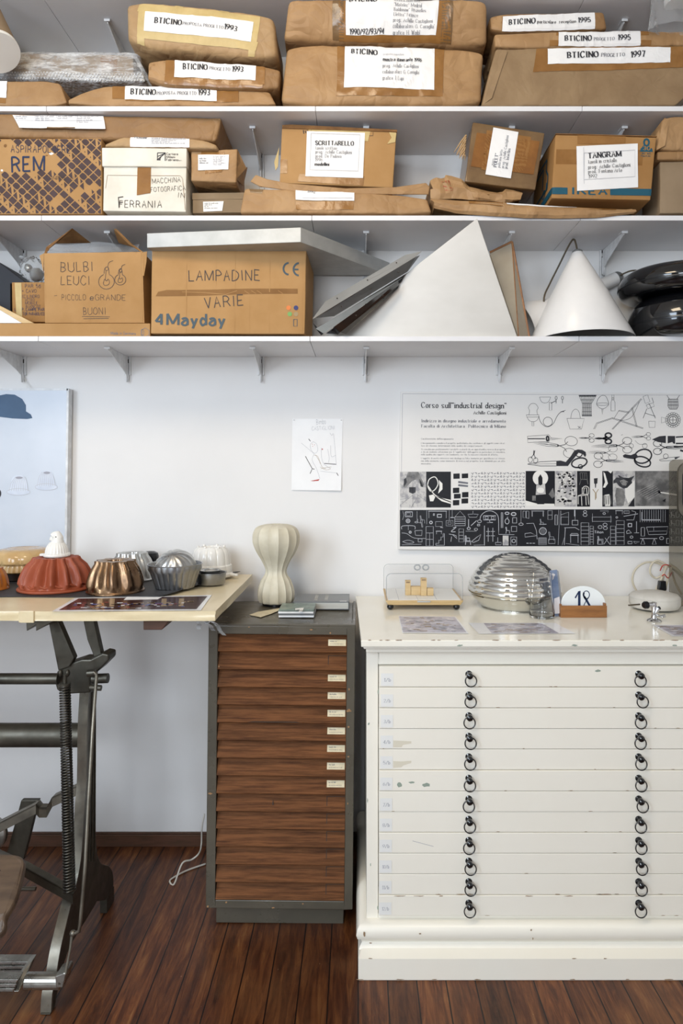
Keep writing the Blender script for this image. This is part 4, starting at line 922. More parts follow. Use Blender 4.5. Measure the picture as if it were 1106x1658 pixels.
# crumpled wrapping, the long sagging parcel, the taped carton and the moving carton
def crumple(name, label, cat, pts, mat, dv, seed, amp=.012, marks=None, n=(16, 5)):
    """a creased sheet-wrapped lump: outline pts top row / bottom row at (px,py,Y)"""
    top, bot = pts; N = n[0]
    def at(row, u):
        k = u * (len(row) - 1); i = min(int(k), len(row) - 2); f = k - i; return W(*[row[i][j] * (1 - f) + row[i + 1][j] * f for j in range(3)])
    dv = Vector(dv); m = MB(mat)
    def fr(u, v): 
        p = at(bot, u) * (1 - v) + at(top, u) * v; q = Vector((u * 5.3 + seed, v * 2.1, seed)); b = 4 * v * (1 - v)
        return p + noise.noise_vector(q * 1.7) * amp * (.3 + b) + Vector((0, -.012 * b, 0))
    us = [k / N for k in range(N + 1)]; vv = [k / n[1] for k in range(n[1] + 1)]
    m.grid(fr, us, vv); m.grid(lambda u, w: fr(u, 1) + dv * w + noise.noise_vector(Vector((u * 6, w * 2, seed + 3))) * amp * w, us, [0, .33, .66, 1])
    m.grid(lambda u, w: fr(u, 0) + dv * w + Vector((0, 0, .022 * min(1, w / .06))), us, [0, .06, 1]); m.grid(lambda v, w: fr(0, v) + dv * w, vv, [0, 1]); m.grid(lambda v, w: fr(1, v) + dv * w, vv, [0, 1])
    if marks: marks(m, fr)
    o = m.build(name, smooth=12); return tag(o, label, cat)
def red(m, fr):
    m.m('red_ink')
    g = lambda x, y, e=0: fr((x - 697) / 145, 1 - (y - 281) / 40 * .9) + Vector((0, -.0025, 0))
    line(m, g, [(721, 297), (723, 290), (727, 293), (727, 298), (728, 292), (733, 293), (733, 300), (735, 294), (739, 295), (738, 302), (740, 297), (744, 298), (743, 304)], 1, 0); line(m, g, [(724, 303), (743, 309)], .8, 0); text(m, g, 'UNITED', (723, 310), (740, 314), 4, 'hand', 0)
crumple('crumpled_wrapping', 'crumpled brown wrapping paper with red print between the two taped cartons and the long parcel', 'paper', ([(697, 292, 2.50), (705, 287, 2.5), (718, 289, 2.5), (722, 281, 2.5), (748, 290, 2.5), (758, 302, 2.5), (785, 308, 2.5), (812, 312, 2.5), (820, 305, 2.5), (846, 312, 2.5)], [(697, 321, 2.485), (710, 322, 2.485), (730, 322, 2.485), (740, 322, 2.485), (760, 323, 2.485), (775, 325, 2.485), (790, 326, 2.485), (805, 327, 2.485), (820, 329, 2.485), (842, 324, 2.485)]), 'kraft', (0, .2, 0), 3.3, .011, red)
def ptape(m, fr):
    m.m('tape'); g = lambda u, v: fr(u, v) + Vector((0, -.001, .0005)); m.grid(lambda a, b: g(.22 + .16 * a, .70 + .28 * b), [0, .5, 1], [0, 1]); m.grid(lambda a, b: g(.72 + .2 * a, .72 + .26 * b), [0, .5, 1], [0, 1])
    m.m('paper'); m.grid(lambda a, b: g(.40 + .36 * a, .86 + .13 * b), [k / 6 for k in range(7)], [0, 1])
crumple('sagging_parcel', 'long thin brown paper parcel sagging over the shelf front under the moving carton', 'parcel', ([(697, 321, 2.462), (740, 325, 2.455), (800, 327, 2.45), (850, 331, 2.45), (900, 334, 2.45), (960, 337, 2.45), (1030, 340, 2.455)], [(703, 337, 2.455), (740, 346, 2.452), (800, 350, 2.448), (850, 353, 2.442), (900, 353.5, 2.442), (960, 353, 2.445), (1026, 346, 2.455)]), 'kraft', (0, .2, 0), 8.1, .006, ptape, n=(26, 5))

B = Block((766, 197.5, 2.50), (882.5, 215, 2.50), (867, 307.5, 2.485), (753, 294, 2.485), (.002, .24, .01), r=.004, amp=.0012, seed=21)
t, b = parcel('taped_carton', 'tilted carton covered in brown packing tape with a label turned on its side', 'box', B, 'tape_old', body='carton')
add(t, 'tape', 'tape_deep', B, [(772, 215), (874, 229), (864, 283), (762, 270)], nv=5)
add(t, 'tape', 'tape', B, [(788, 211), (802, 213), (792, 277), (779, 275)], [(838, 219), (860, 222), (850, 280), (826, 277)], nu=3)
m = MB('paper'); g = B.face; patch(m, g, [(798.5, 207), (839, 214.5), (827, 289.5), (785.5, 283)], .0034, 5, 8); m.m('ink_grey')
for s_, x0, y0, x1, y1, h, st_ in (('1992', 799.5, 269, 801.5, 259, 4, 'thinserif'), ('POLET"', 803.5, 271, 806.5, 250, 5, 'bold'), ('poltrona letto', 809, 272, 813.5, 244, 4, 'thinserif'), ('prog.: Achille Castiglioni', 815, 273, 823, 221, 4, 'thinserif'), ('prod.: Interflex', 820.5, 274, 826, 242, 4.4, 'serif')): text(m, g, s_, (x0, y0), (x1, y1), h, st_, .0045)
m.build('label', t, weld=False)
m = MB('kraft_pale')
for k in range(9): a = W(755 - k * .4, 219 + k * 4, 2.51); b_ = W(735 + k * 1.4 + (k % 3) * 3, 247 + k * 1.6, 2.515); m.tube([a, (a + b_) / 2 + Vector((.002, -.006, .004)), b_], [.004, .0035, .001], 5)
m.build('frayed_edge', t)

B = Block((900, 218, 2.47), (1063, 222.5, 2.47), (1053.5, 324, 2.455), (893.5, 321, 2.455), (-.005, .26, -.012), r=.003, amp=.001, seed=22)
t, b = parcel('moving_carton', 'brown moving carton with petrol blue print and a label headed tavoli in cristallo', 'box', B, 'card_deep', body='carton')
g = B.face; m = MB('petrol')
yb = lambda x: 303.5 + (x - 893) * .018
def bq(x0, x1): patch(m, g, [(x0, yb(x0)), (x1, yb(x1)), (x1, yb(x1) + 11), (x0, yb(x0) + 11)], .0016)
bq(894.5, 919); bq(988, 1055); text(m, g, 'IKEA', (926, 314.8), (982, 315.4), 11, 'heavy')
put(m, g, [[(1041, 236), (1051, 236), (1056.5, 245.5), (1036, 245)]], .0012); ring(m, g, 1046.5, 231, 4, 3, 5.5); put(m, g, [[(1037.5, 240), (1055.5, 240.5), (1057, 246.3), (1036, 246)]], .0012)
text(m, g, 'Kgs/Lbs', (1038, 253.5), (1053, 254), 2.2, 'sans'); text(m, g, '30', (1039, 250), (1044, 250), 2.4, 'sans'); text(m, g, '60', (1048, 250), (1053, 250), 2.4, 'sans')
m.m('card_deep'); text(m, g, '30', (1041, 243.2), (1052, 243.5), 5.6, 'heavy', .0022); m.m('ink_grey')
for k in range(20): line(m, g, [(910 + k * 5.4, 317.5), (910 + k * 5.4, 319.5 - (k % 3))], .8)
sd = lambda a, v, e=0: B.D(0, a, v, e + .0022)
def sline(pts, w):
    for q in ribbon([(p0[0] + (p1[0] - p0[0]) * k / 8, p0[1] + (p1[1] - p0[1]) * k / 8) for p0, p1 in zip(pts, pts[1:]) for k in range(8)] + [pts[-1]], w): m.face([sd(x, y) for x, y in q])
m.m('petrol'); m.grid(lambda a_, v_: sd(a_, v_), [k / 20 * .98 for k in range(21)], [.065, .12, .17])
for p in ([(.25, .28), (.9, .28)], [(.25, .28), (.25, .5), (.35, .62), (.35, .8), (.95, .8)], [(.5, .36), (.5, .72), (.9, .72)], [(.3, .3), (.3, .4)]): sline(p, .035)
sline([(.42 + .07 * math.cos(a), .26 + .06 * math.sin(a)) for a in [2 * PI * k / 14 for k in range(15)]], .025)
m.build('print', b, weld=False)
add(t, 'tape', 'tape', B, [(935, 219), (1013, 221), (1012, 235), (935, 233)]); add(t, 'tape', 'tape', B, [(901, 242), (1042, 243), (1040, 268), (900, 266)], eps=.0004)
lab(t, B, [(933, 237.5), (1032, 233), (1032.5, 304), (934, 310)], [('TANGRAM', 952, 257.5, 1004.5, 254, 8, 'bold'), ('tavoli in cristallo', 952, 266, 997.5, 263, 5.5, 'thinserif'), ('prog.: Achille Castiglioni', 952, 274.5, 1019, 270.5, 5.5, 'thinserif'), ('prod.: Fontana Arte', 952, 281.8, 1006, 279, 5.5, 'thinserif'), ('1992', 952.5, 289.5, 966, 288.7, 5.5, 'thinserif')], nv=6, extra=lambda m: [m.m('ink_light'), line(m, B.face, [(945, 249), (1027, 244), (1027, 287), (945, 292)], .5, .0054, closed=True), line(m, B.face, [(944, 240), (945, 299)], .4, .0054)])
m = MB('card_fold'); a = [W(900, 217.2, 2.472), W(1064, 221.5, 2.472)]; m.hexa([a[0], a[1], a[1] + Vector((-.005, .25, -.012)), a[0] + Vector((-.005, .25, -.012)), a[0] + Vector((0, 0, .003)), a[1] + Vector((0, 0, .003)), a[1] + Vector((-.005, .25, -.009)), a[0] + Vector((-.005, .25, -.009))]); m.build('lid_flap', t)

B = Block((1069, 262, 2.50), (1210, 259, 2.50), (1210, 345, 2.49), (1069, 345.5, 2.49), .16, r=.004, amp=.002, seed=23)
t, b = parcel('carton', 'wide brown carton in the shade behind the moving carton', 'box', B, 'card_grey', body='carton')
B2 = Block((1064, 245, 2.487), (1210, 243, 2.487), (1210, 257, 2.487), (1064, 259, 2.487), .16, r=.006, amp=.002, seed=24)
parcel('wrapped_parcel', 'thin brown paper parcel sandwiched on the wide carton at the right edge', 'parcel', B2, 'kraft_dark', K)
B3 = Block((1074, 189, 2.48), (1210, 187.5, 2.48), (1210, 241, 2.48), (1064, 243.5, 2.48), .17, r=.01, amp=.004, tl=.15, seed=25)
t, b = parcel('wrapped_parcel', 'brown paper parcel with a crumpled end, topmost of the stack at the right edge', 'parcel', B3, 'kraft', K)
m = MB('kraft'); m.prism([W(1077, 189, 2.484), W(1085, 196, 2.477), (W(1078, 236, 2.472)), W(1063, 243, 2.477), W(1059, 226, 2.5)], (0, .02, 0)); m.build('end_fold', t, bevel=.004)

# --- lowest row
m = MB('card'); m.box(X(-80, 2.46), X(243, 2.46), 2.460, 2.72, STOP[0] + .0005, Z(523.5, 2.46)); g = flat(2.4598); 
m.m('ink_grey'); text(m, g, 'Made in Germany', (179.5, 541.5), (220, 542), 4.4, 'sans', .0004)
hx = [(235 + 7.5 * math.cos(PI / 6 + PI / 3 * k), 538.5 + 7.5 * math.sin(PI / 6 + PI / 3 * k)) for k in range(6)]; line(m, g, hx, .8, .0004, closed=True); text(m, g, 'RESY', (233, 545), (233.5, 533), 4, 'sans', .0004)
tag(m.build('flat_carton', bevel=.002), 'long low brown carton marked Made in Germany along the front of the lowest shelf', 'box')
zt = Z(523.5, 2.46) + .001
m = MB('navy'); m.prism([W(-70, 405, 2.60), W(0, 425, 2.60), W(30, 448, 2.60), W(45, 459, 2.60), W(17, 459.5, 2.60), W(17, 523, 2.60), W(-70, 523, 2.60)], (0, .15, 0)); tag(m.build('dark_case', bevel=.003), 'black sloping case at the left end of the lowest shelf', 'case')
t = thing('picture_mount', 'white board with a pale wooden edge leaning beside the black sloping case', 'board', W(-10, 523, 2.49))
m = MB('paper'); m.prism([W(-70, 484, 2.485), W(0, 500, 2.485), W(38, 523, 2.485), W(-70, 523, 2.485)], (0, .006, 0)); m.build('sheet', t)
m = MB('wood_pale'); m.prism([W(-70, 468, 2.482), W(0, 495, 2.482), W(55, 523.4, 2.482), W(36, 523.4, 2.482), W(0, 502, 2.482), W(-70, 478, 2.482)], (0, .02, 0)); m.build('wooden_edge', t, bevel=.001)
B = Block((19, 457, 2.56), (83, 457, 2.56), (83, 521.5, 2.56), (20, 521.5, 2.56), .16, r=.002, amp=.0008, seed=26); zs = STOP[0]
t, b = parcel('carton', 'small brown carton marked PAR 56 with a strip of yellow tape', 'box', B, 'card_deep', body='carton')
add(t, 'masking_tape', 'masking', B, [(24, 458), (35, 458), (36, 518), (27, 516)], nu=3)
m = MB('ink_blue'); g = B.face
for s_, x0, y, x1, h, st_ in (('PAR 56', 41, 466, 66, 6, 'hand'), ('+ CAVO', 36, 474, 59, 5.5, 'hand'), ('(CILINDRO', 37, 482.5, 64, 5, 'hand'), ('VETRO', 41, 488, 56, 4.4, 'hand'), ('MOBILE', 41, 493, 61, 4.6, 'hand'), ('BIANCO)', 42, 499, 65, 5, 'hand'), ('LAMP, LAMPE PAR', 24, 503.5, 72, 4.6, 'sans'), ('TOR PARABOLICO', 37, 510.5, 72, 4.6, 'sans')): text(m, g, s_, (x0, y), (x1, y), h, st_)
m.build('marker_writing', b, weld=False)
t = thing('bulb_bag', 'crumpled clear plastic bag of glass bulbs on the small PAR 56 carton', 'bag', W(55, 457, 2.60))
m = MB('film'); c = W(55, 438, 2.62)
def bf(u, v): 
    d = Vector((math.cos(u) * math.sin(v), math.sin(u) * math.sin(v), math.cos(v))); r = .045 * (1 + .28 * noise.noise(d * 3.1) + .1 * noise.noise(d * 9)); return c + Vector((d.x * r * 1.05, d.y * r, max(d.z * r, -.0435)))
m.grid(bf, [2 * PI * k / 40 for k in range(40)], [.02 + (PI - .04) * k / 20 for k in range(21)], cu=True); m.tube([c + Vector((-.025, 0, .035)), c + Vector((-.04, 0, .05)), c + Vector((-.05, .0, .047))], [.012, .007, .012], 8); m.build('film_bag', t, smooth=True)
m = MB('grey_plastic'); m.ball(c + Vector((.005, .01, -.012)), .024, 14); m.build('bulb', t, smooth=True); m = MB('steel'); m.ball(c + Vector((-.018, 0, .008)), .015, 12); m.build('bulb_collar', t, smooth=True)

# open carton of bulbs
t = thing('open_carton', 'open-topped brown carton marked Bulbi leuci with two bulbs drawn on it', 'box', W(152, 523, 2.6))
B = Block((71, 410, 2.485), (228.5, 407.5, 2.485), (232, 523, 2.485), (73, 523, 2.485), .004, r=.0015, amp=.0008, seed=27)
m = B.mesh(MB('card'), .05); a = [W(71, 410, 2.485), W(228.5, 407.5, 2.485), W(232, 523, 2.485), W(73, 523, 2.485)]; dy = Vector((0, .25, 0))
for p, q in ((a[0], a[3]), (a[1], a[2])): m.hexa([q, q + Vector((.004, 0, 0)), q + Vector((.004, 0, 0)) + dy, q + dy, p, p + Vector((.004, 0, 0)), p + Vector((.004, 0, 0)) + dy, p + dy])
m.hexa([a[3] + dy, a[2] + dy, a[2] + dy + Vector((0, .004, 0)), a[3] + dy + Vector((0, .004, 0)), a[0] + dy, a[1] + dy, a[1] + dy + Vector((0, .004, 0)), a[0] + dy + Vector((0, .004, 0))]); m.face([a[3], a[2], a[2] + dy, a[3] + dy])
b = m.build('carton', t, smooth=30)
g = B.face; m = MB('marker')
text(m, g, 'BULBI', (99, 440), (150, 439), 15, 'pen'); text(m, g, 'LEUCI', (99, 461), (145, 461), 14, 'pen'); text(m, g, '-', (88, 482), (92.5, 482), 8, 'pen'); text(m, g, 'PICCOLO', (100, 486), (139, 486), 9, 'pen'); text(m, g, 'e', (146, 486), (151, 486), 9, 'hand'); text(m, g, 'GRANDE', (154.5, 486), (203, 486.5), 9, 'pen'); text(m, g, 'BUONI', (135, 509.5), (171, 509), 11, 'pen')
line(m, g, [(133, 512.5), (178, 513)], .7); line(m, g, [(135, 516), (176, 515.5)], .7)
for cx_, cy_, r, k in ((172.5, 456, 12.8, 1), (195, 453, 9, .75)):
    ring(m, g, cx_, cy_, r, .8, r * .95, a0=-PI / 2 + .35, a1=1.5 * PI - .35); line(m, g, [(cx_ - 4 * k, cy_ - r), (cx_ - 2.5 * k, cy_ - r - 9 * k), (cx_ + 3 * k, cy_ - r - 10 * k), (cx_ + 4.5 * k, cy_ - r + .5)], .8, smooth=True); ring(m, g, cx_ + .5, cy_ - r - 8 * k, 2.6 * k, .7, 3)
    line(m, g, [(cx_ + 2 * k, cy_ - r - 10 * k), (cx_ + 4 * k, cy_ - r - 18 * k), (cx_ + 11 * k, cy_ - r - 21 * k)], .7, smooth=True); line(m, g, [(cx_ - 5 * k, cy_ + 3), (cx_ - 3 * k, cy_ - 4 * k), (cx_, cy_ - 1), (cx_ + 3, cy_ - 4 * k), (cx_ + 5 * k, cy_ + 1), (cx_ + 3 * k, cy_ + 5 * k), (cx_ - 3 * k, cy_ + 6 * k), (cx_ - 5 * k, cy_ + 3)], .7, smooth=True); line(m, g, [(cx_ - 2 * k, cy_ - 2), (cx_ - .5 * k, cy_ - r - 6 * k)], .7)
m.build('marker_writing', b, weld=False)
add(t, 'tape', 'card', B, [(153, 468), (174, 466), (144, 520), (128, 520)], nu=3, eps=.0004)
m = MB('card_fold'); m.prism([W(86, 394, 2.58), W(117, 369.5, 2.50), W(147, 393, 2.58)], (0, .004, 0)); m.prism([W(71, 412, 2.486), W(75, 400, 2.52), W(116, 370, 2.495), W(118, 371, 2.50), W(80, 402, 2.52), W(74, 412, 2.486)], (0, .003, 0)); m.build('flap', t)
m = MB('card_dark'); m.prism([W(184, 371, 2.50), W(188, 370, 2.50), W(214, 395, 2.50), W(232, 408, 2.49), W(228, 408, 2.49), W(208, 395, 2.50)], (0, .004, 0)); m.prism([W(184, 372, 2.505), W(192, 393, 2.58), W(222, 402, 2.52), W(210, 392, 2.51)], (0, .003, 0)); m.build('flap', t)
m = MB('card'); m.prism([W(229, 409, 2.484), W(238, 407, 2.492), W(237, 424, 2.488), W(233, 447, 2.484), W(231, 446, 2.484)], (0, .003, 0)); m.build('torn_flap', t); m = MB('card'); m.prism([W(64, 414, 2.483), W(71, 410, 2.484), W(70, 440, 2.484), W(67, 425, 2.484)], (0, .003, 0)); m.build('torn_flap', t)
m = MB('film')
m.grid(lambda u, v: W(76 + 146 * u + 4 * v, 408 - 14 * v + (2.5 * math.sin(u * 9) * v), 2.487 + .12 * v + .008 * math.sin(u * 17 + 4 * v)), [k / 24 for k in range(25)], [k / 5 for k in range(6)]); m.build('plastic_liner', t, smooth=True)

B = Block((246, 402, 2.47), (496, 403.5, 2.47), (493, 541, 2.452), (244, 540, 2.452), (.008, .285, .006), r=.003, amp=.0016, fq=5, seed=28)
t, b = parcel('bulb_carton', 'large brown carton marked Lampadine varie, carrying the grey metal slab', 'box', B, 'card', body='carton')
g = B.face; m = MB('marker'); text(m, g, 'LAMPADINE', (306, 455.5), (420, 454), 17, 'hand'); text(m, g, 'VARIE', (332, 499.5), (394, 494.5), 17, 'hand'); b2 = m.build('marker_writing', b, weld=False)
m = MB('slate'); text(m, g, '4', (252, 525.5), (263.5, 525.5), 17, 'heavy'); text(m, g, 'Mayday', (271, 526), (363, 527), 18, 'heavy')
ring(m, g, 468, 435.5, 9, 3, 9.5, a0=PI * .52, a1=PI * 1.48); ring(m, g, 484.5, 436.5, 9, 3, 10, a0=PI * .52, a1=PI * 1.48); line(m, g, [(476, 436.5), (483.5, 436.8)], 2.6); line(m, g, [(475.3, 517.5), (481, 517.5), (481, 528.5), (475.3, 528.5)], 1.1, closed=True)
for k_, x, y in (('orange_dot', 467, 499), ('blue_dot', 479, 499), ('green_dot', 469, 509), ('tan_dot', 479, 509)): m.m(k_); disc(m, g, x, y, 3.7)
m.build('print', b, weld=False)
m = MB('card_dark'); 
P = [(256, 473), (270, 470), (330, 469.5), (400, 467.5), (482, 468), (482, 476), (400, 476.5), (330, 479), (265, 480), (252, 480)]
for k in range(4): patch(m, g, [P[k], P[k + 1], P[8 - k], P[9 - k]], .0007, 4, 2)
m.m('card'); line(m, g, [(295, 473), (330, 474), (365, 477), (384, 471)], .8); 
for x in (396, 407, 416, 450): line(m, g, [(x, 471), (x + 8, 476)], .7)
m.build('torn_tape', b)
m = MB('card')
for x in (302, 350, 381, 405, 437, 490): line(m, g, [(x, 404), (x - 1, 538)], 1.2, .0009)
m.build('crease', b)
m = MB('slab_metal'); Yc = 2.37; zc, zd = Z(368, Yc), Z(392, Yc)
P = [(X(238, 2.43), 2.43), (X(487, Yc), Yc), (X(631, 2.775), 2.775), (-.70, 2.775)]
m.prism([(x, y, zd) for x, y in P], (0, 0, zc - zd)); tag(m.build('metal_slab', bevel=.0015, origin=(-.4, 2.55, zd)), 'grey metal slab lying askew on top of the big Lampadine carton', 'slab')

# folded chrome strips
def strip(label, flanges, holes):
    t = thing('chrome_strip', label, 'metal strip', W(*flanges[0][2][0]), 'folded chrome strips')
    for nm2, mt, pts in flanges:
        m = MB(mt); m.prism([W(*p) for p in pts], (0, .0012, .0008)); o = m.build(nm2, t)
        for px, py, Y in holes.get(nm2, ()): hm = MB('gap'); hm.lathe(W(px, py, Y), [(.001, 0), (.0024, 0), (.0024, .0015), (.001, .0015)], 10, axis=(0, -1, 0)); hm.build('hole', o)
strip('long folded chrome strip with a pointed tip, uppermost of the leaning metal strips', [('upper_flange', 'chrome_lit', [(505.6, 517, 2.44), (527, 488, 2.475), (656, 413, 2.475), (683, 407, 2.455), (673, 416, 2.445)]), ('lower_flange', 'mirror_dark', [(505.6, 517, 2.44), (673, 416, 2.445), (680, 413.5, 2.447), (660, 440, 2.4535), (541, 512, 2.4495), (511, 515, 2.442)])], {'upper_flange': [(546, 483, 2.4565), (595, 453.5, 2.4565), (642, 425.5, 2.4565)], 'lower_flange': [(553, 496, 2.4435), (600, 467.5, 2.4455), (645, 440.5, 2.447)]})
strip('dark folded chrome strip in the middle of the leaning metal strips', [('upper_flange', 'mirror_dark', [(511, 532, 2.452), (517, 528, 2.462), (545, 513, 2.464), (659, 442, 2.466), (653, 449, 2.458), (524, 540, 2.450)]), ('lower_flange', 'black_paint', [(507, 523, 2.458), (511, 532, 2.452), (524, 540.5, 2.450), (520, 543, 2.456)])], {})
strip('short folded chrome strip, lowest of the leaning metal strips', [('upper_flange', 'mirror_dark', [(541, 529, 2.436), (645, 455, 2.442), (646, 462, 2.450), (551, 538, 2.448)]), ('lower_flange', 'black_paint', [(551, 538, 2.448), (646, 462, 2.450), (644, 467, 2.444), (560, 541, 2.440)]), ('end_flange', 'black_paint', [(541, 529, 2.436), (551, 538, 2.448), (547, 542, 2.444), (536, 536, 2.446)])], {'upper_flange': [(576.5, 510.5, 2.441), (619.5, 478.5, 2.443)]})
m = MB('black_paint'); m.prism([W(*p) for p in ((528, 540, 2.4525), (655, 446, 2.461), (650, 456, 2.466), (545, 541, 2.456))], (0, .0015, .001)); tag(m.build('dark_channel'), 'dark metal channel tucked between the leaning chrome strips', 'metal strip', 'folded chrome strips')

# pyramids
zs = STOP[0] + .0006
A, Bq, C_, D_ = W(772.5, 353.5, 2.42), W(519, 543.5, 2.535), W(837, 542.5, 2.462), Vector((X(745, 2.66), 2.66, zs))
Bq.z = zs; C_.z = zs
m = MB('pyramid'); m.prism([A, Bq, C_], (.004, .012, 0)); f_ = Vector((.004, .012, 0))
m.face([A + f_, C_ + f_, D_]); m.face([A + f_, D_, Bq + f_]); m.face([Bq + f_, D_, C_ + f_]); tag(m.build('pyramid_shell', bevel=.0012), 'tall brushed white metal pyramid on the lowest shelf beside the chrome strips', 'pyramid')
t = thing('wood_edged_pyramid', 'grey-beige pyramid with orange-brown wooden edges behind the white metal pyramid', 'pyramid', W(830, 544, 2.6))
V = [W(829, 391.5, 2.58), W(793, 409, 2.60), W(858, 544, 2.55), W(840, 545, 2.50), Vector((X(800, 2.62), 2.62, zs))]
V[2].z = zs; V[3].z = zs
m = MB('stone_beige'); m.face([V[0], V[2], V[3]]); m.face([V[0], V[3], V[1]]); m.face([V[1], V[3], V[4]]); m.face([V[0], V[1], V[4]]); m.face([V[0], V[4], V[2]]); m.face([V[2], V[4], V[3]]); m.build('faces', t)
for p, q in ((0, 2), (0, 1), (0, 3), (2, 3)):
    m = MB('wood_orange'); m.tube([V[p], V[q]], .0045 if (p, q) != (0, 3) else .002, 6); m.build('edging', t)

# white cone lampshades
t = thing('cone_lampshade', 'white conical lampshade standing upright beside the black domes', 'lampshade', W(940, 543, 2.56))
a, b = W(936, 393, 2.615), W(940, 542, 2.595); axc = (a - b).normalized(); R = 82.5 * 2.6 / FP; H = (a - b).length
b.z = zs + .012 * 0 + .004; a = b + axc * H; axc = Vector((axc.x - .01, .05, axc.z)).normalized()
m = MB('white_lamp'); m.lathe(b, [(R, 0), (R + .001, .003), (R * .56, H * .5), (.021, H * .965), (.017, H * .975), (.013, H * .97), (R * .55, H * .49), (R - .004, .004), (R - .003, 0)], 72, axis=axc, cap0=False, cap1=False); m.build('shade', t, smooth=50)
m = MB('grey_plastic'); m.lathe(b, [(.0195, H * .962), (.019, H * .985), (.012, H * 1.0), (.001, H * 1.003)], 28, axis=axc, cap0=False); m.build('cap', t, smooth=40)
m = MB('cable_brown'); top = b + axc * H; m.tube(catmull([top - Vector((0, 0, .002)), W(930, 388, 2.64), W(922, 396, 2.66), W(905, 430, 2.70), W(890, 460, 2.70), W(881, 482, 2.68), W(882, 510, 2.69)], 5), .0036, 8); m.build('cable', t, smooth=True)
t = thing('cone_lampshade', 'white conical lampshade lying on its side behind the upright one', 'lampshade', W(900, 543, 2.68))
a, b = W(1001, 449, 2.765), W(846, 524, 2.705); axd = (b - a).normalized(); H = (b - a).length
m = MB('white_lamp'); m.lathe(a, [(.001, 0), (.022, .0), (.026, .012), (.03, H * .5), (.055, H * .78), (.09, H), (.087, H), (.05, H * .76), (.026, H * .5), (.001, .02)], 48, axis=axd, cap0=False, cap1=False); m.build('shade', t, smooth=50)
m = MB('grey_plastic'); m.lathe(a, [(.001, -.012), (.018, -.012), (.024, -.002), (.026, .012), (.02, .012)], 28, axis=axd, cap0=False, cap1=False); m.build('cap', t, smooth=40)
m = MB('cable_brown'); m.tube(catmull([a, W(1008, 444, 2.73), W(1020, 439, 2.72), W(1030, 438, 2.72), W(1031, 441, 2.72)], 4), .0034, 8); m.build('cable', t, smooth=True)

# black domes, one on the other
def dome(label, cx, z0, r, h, Y, flip, lean):
    pr = [(r * .6, .0), (r * .86, h * .03), (r * .96, h * .15), (r, h * .38), (r * .985, h * .55), (r * .91, h * .76), (r * .77, h * .90), (r * .5, h * .97), (r * .2, h), (.001, h)]
    t = thing('black_dome', label, 'lampshade', (cx, Y, z0), 'black lacquered domes'); pr = [tuple(p) for p in catmull([(a, b) for a, b in pr], 4)]
    m = MB('black_gloss'); m.lathe((cx, Y, z0), pr, 72, axis=(lean, -.02, 1)); m.build('shell', t, smooth=40)
    m = MB('black_paint'); q = [(r * 1.001, h * .33), (r * 1.006, h * .355), (r * 1.001, h * .38)]; m.lathe((cx, Y, z0), q, 72, axis=(lean, -.02, 1), cap0=False, cap1=False); m.build('rim', t, smooth=True)
xc = X(1097, 2.6); r = 101 * 2.6 / FP; YD = 2.565
dome('glossy black lacquered dome resting on the shelf, lower of two stacked', xc + .012, zs, .203, Z(472, 2.5) - zs, YD, 0, .0)
dome('glossy black lacquered dome stacked on the other black dome', xc - .004, Z(479, 2.5), .224, Z(432, 2.5) - Z(479, 2.5) + .01, YD, 0, .02)
# ---------------------------------------------------------------- on the wall
def c7(x, y): return (850 + x / 4.32, 630 + y / 4.32)
def c8(x, y): return (640 + x / 4.254, 750 + y / 4.254)
def T7(l): return [c7(*p) for p in l]
def T8(l): return [c8(*p) for p in l]
t = thing('course_poster', 'white course poster about industrial design, with scissors and a black strip of furniture drawings', 'poster', W(890, 890, 2.787))
FYp = 2.777; g0 = flat(FYp)
m = MB('poster_white'); q = [W(649, 634, FYp), W(1140, 637, FYp), W(1136, 895, FYp), W(644, 889.5, FYp)]; m.prism(q, (0, .022, 0)); m.m('tag_white')
m.m('ink_light'); line(m, g0, [(652, 637.5), (1138, 640)], .5, .0004); line(m, g0, [(652, 637.5), (648, 886)], .5, .0004)
m.build('board', t, bevel=.001)
m = MB('ink'); g = lambda x, y, e=0: g0(x, y, .0006 + e * .2)
text(m, g, "Corso sull'", (682.5, 660), (731, 660.5), 8.6, 'serif'); text(m, g, '"industrial design"', (732.5, 660.5), (819, 661), 8.6, 'serif')
text(m, g, 'Achille Castiglioni', (767, 670.5), (819, 671), 5, 'serif', ); m.m('ink_grey')
text(m, g, 'Indirizzo in disegno industriale e arredamento', (682.5, 683.5), (818.5, 684), 4.6, 'serif'); text(m, g, 'Facolta di Architettura  Politecnico di Milano', (682.5, 692), (818.5, 692.5), 4.6, 'serif')
for s_, y, x1 in (('Caratteristiche dell\'insegnamento', 711.5, 734), ("L'insegnamento considera il progetto quell'attivita che costituisce gli oggetti come strut-", 718.5, 818), ('ture di relazione determinanti della qualita dei comportamenti.', 722.8, 781), ('Si considerano positivamente i prodotti scaturiti da un approfondita ricerca di progetto', 728.5, 817.5), ('e da un evidente attenzione per il "significato" dell\'oggetto in particolare si considera,', 732.8, 817.5), ("nella qualita dei rapporti con l'ambiente, cio che fa nascere relazioni di affetto.", 737, 806), ("L'oggetto di nostro interesse non ideologizza false memorie per giustificare se stesso,", 743, 817.5), ('ma dalla memoria, come momento di ricerca nel progetto, trae elementi per un atto', 747.3, 817.5), ('innovativo.', 751.6, 698)): text(m, g, s_, (682, y), (x1, y + .3), 2.3, 'thinserif')
m.build('poster_text', t, weld=False)
m = MB('ink')
def ln7(l, w=.55, sm=False, cl=False): line(m, g, T7(l), w, smooth=sm, closed=cl)
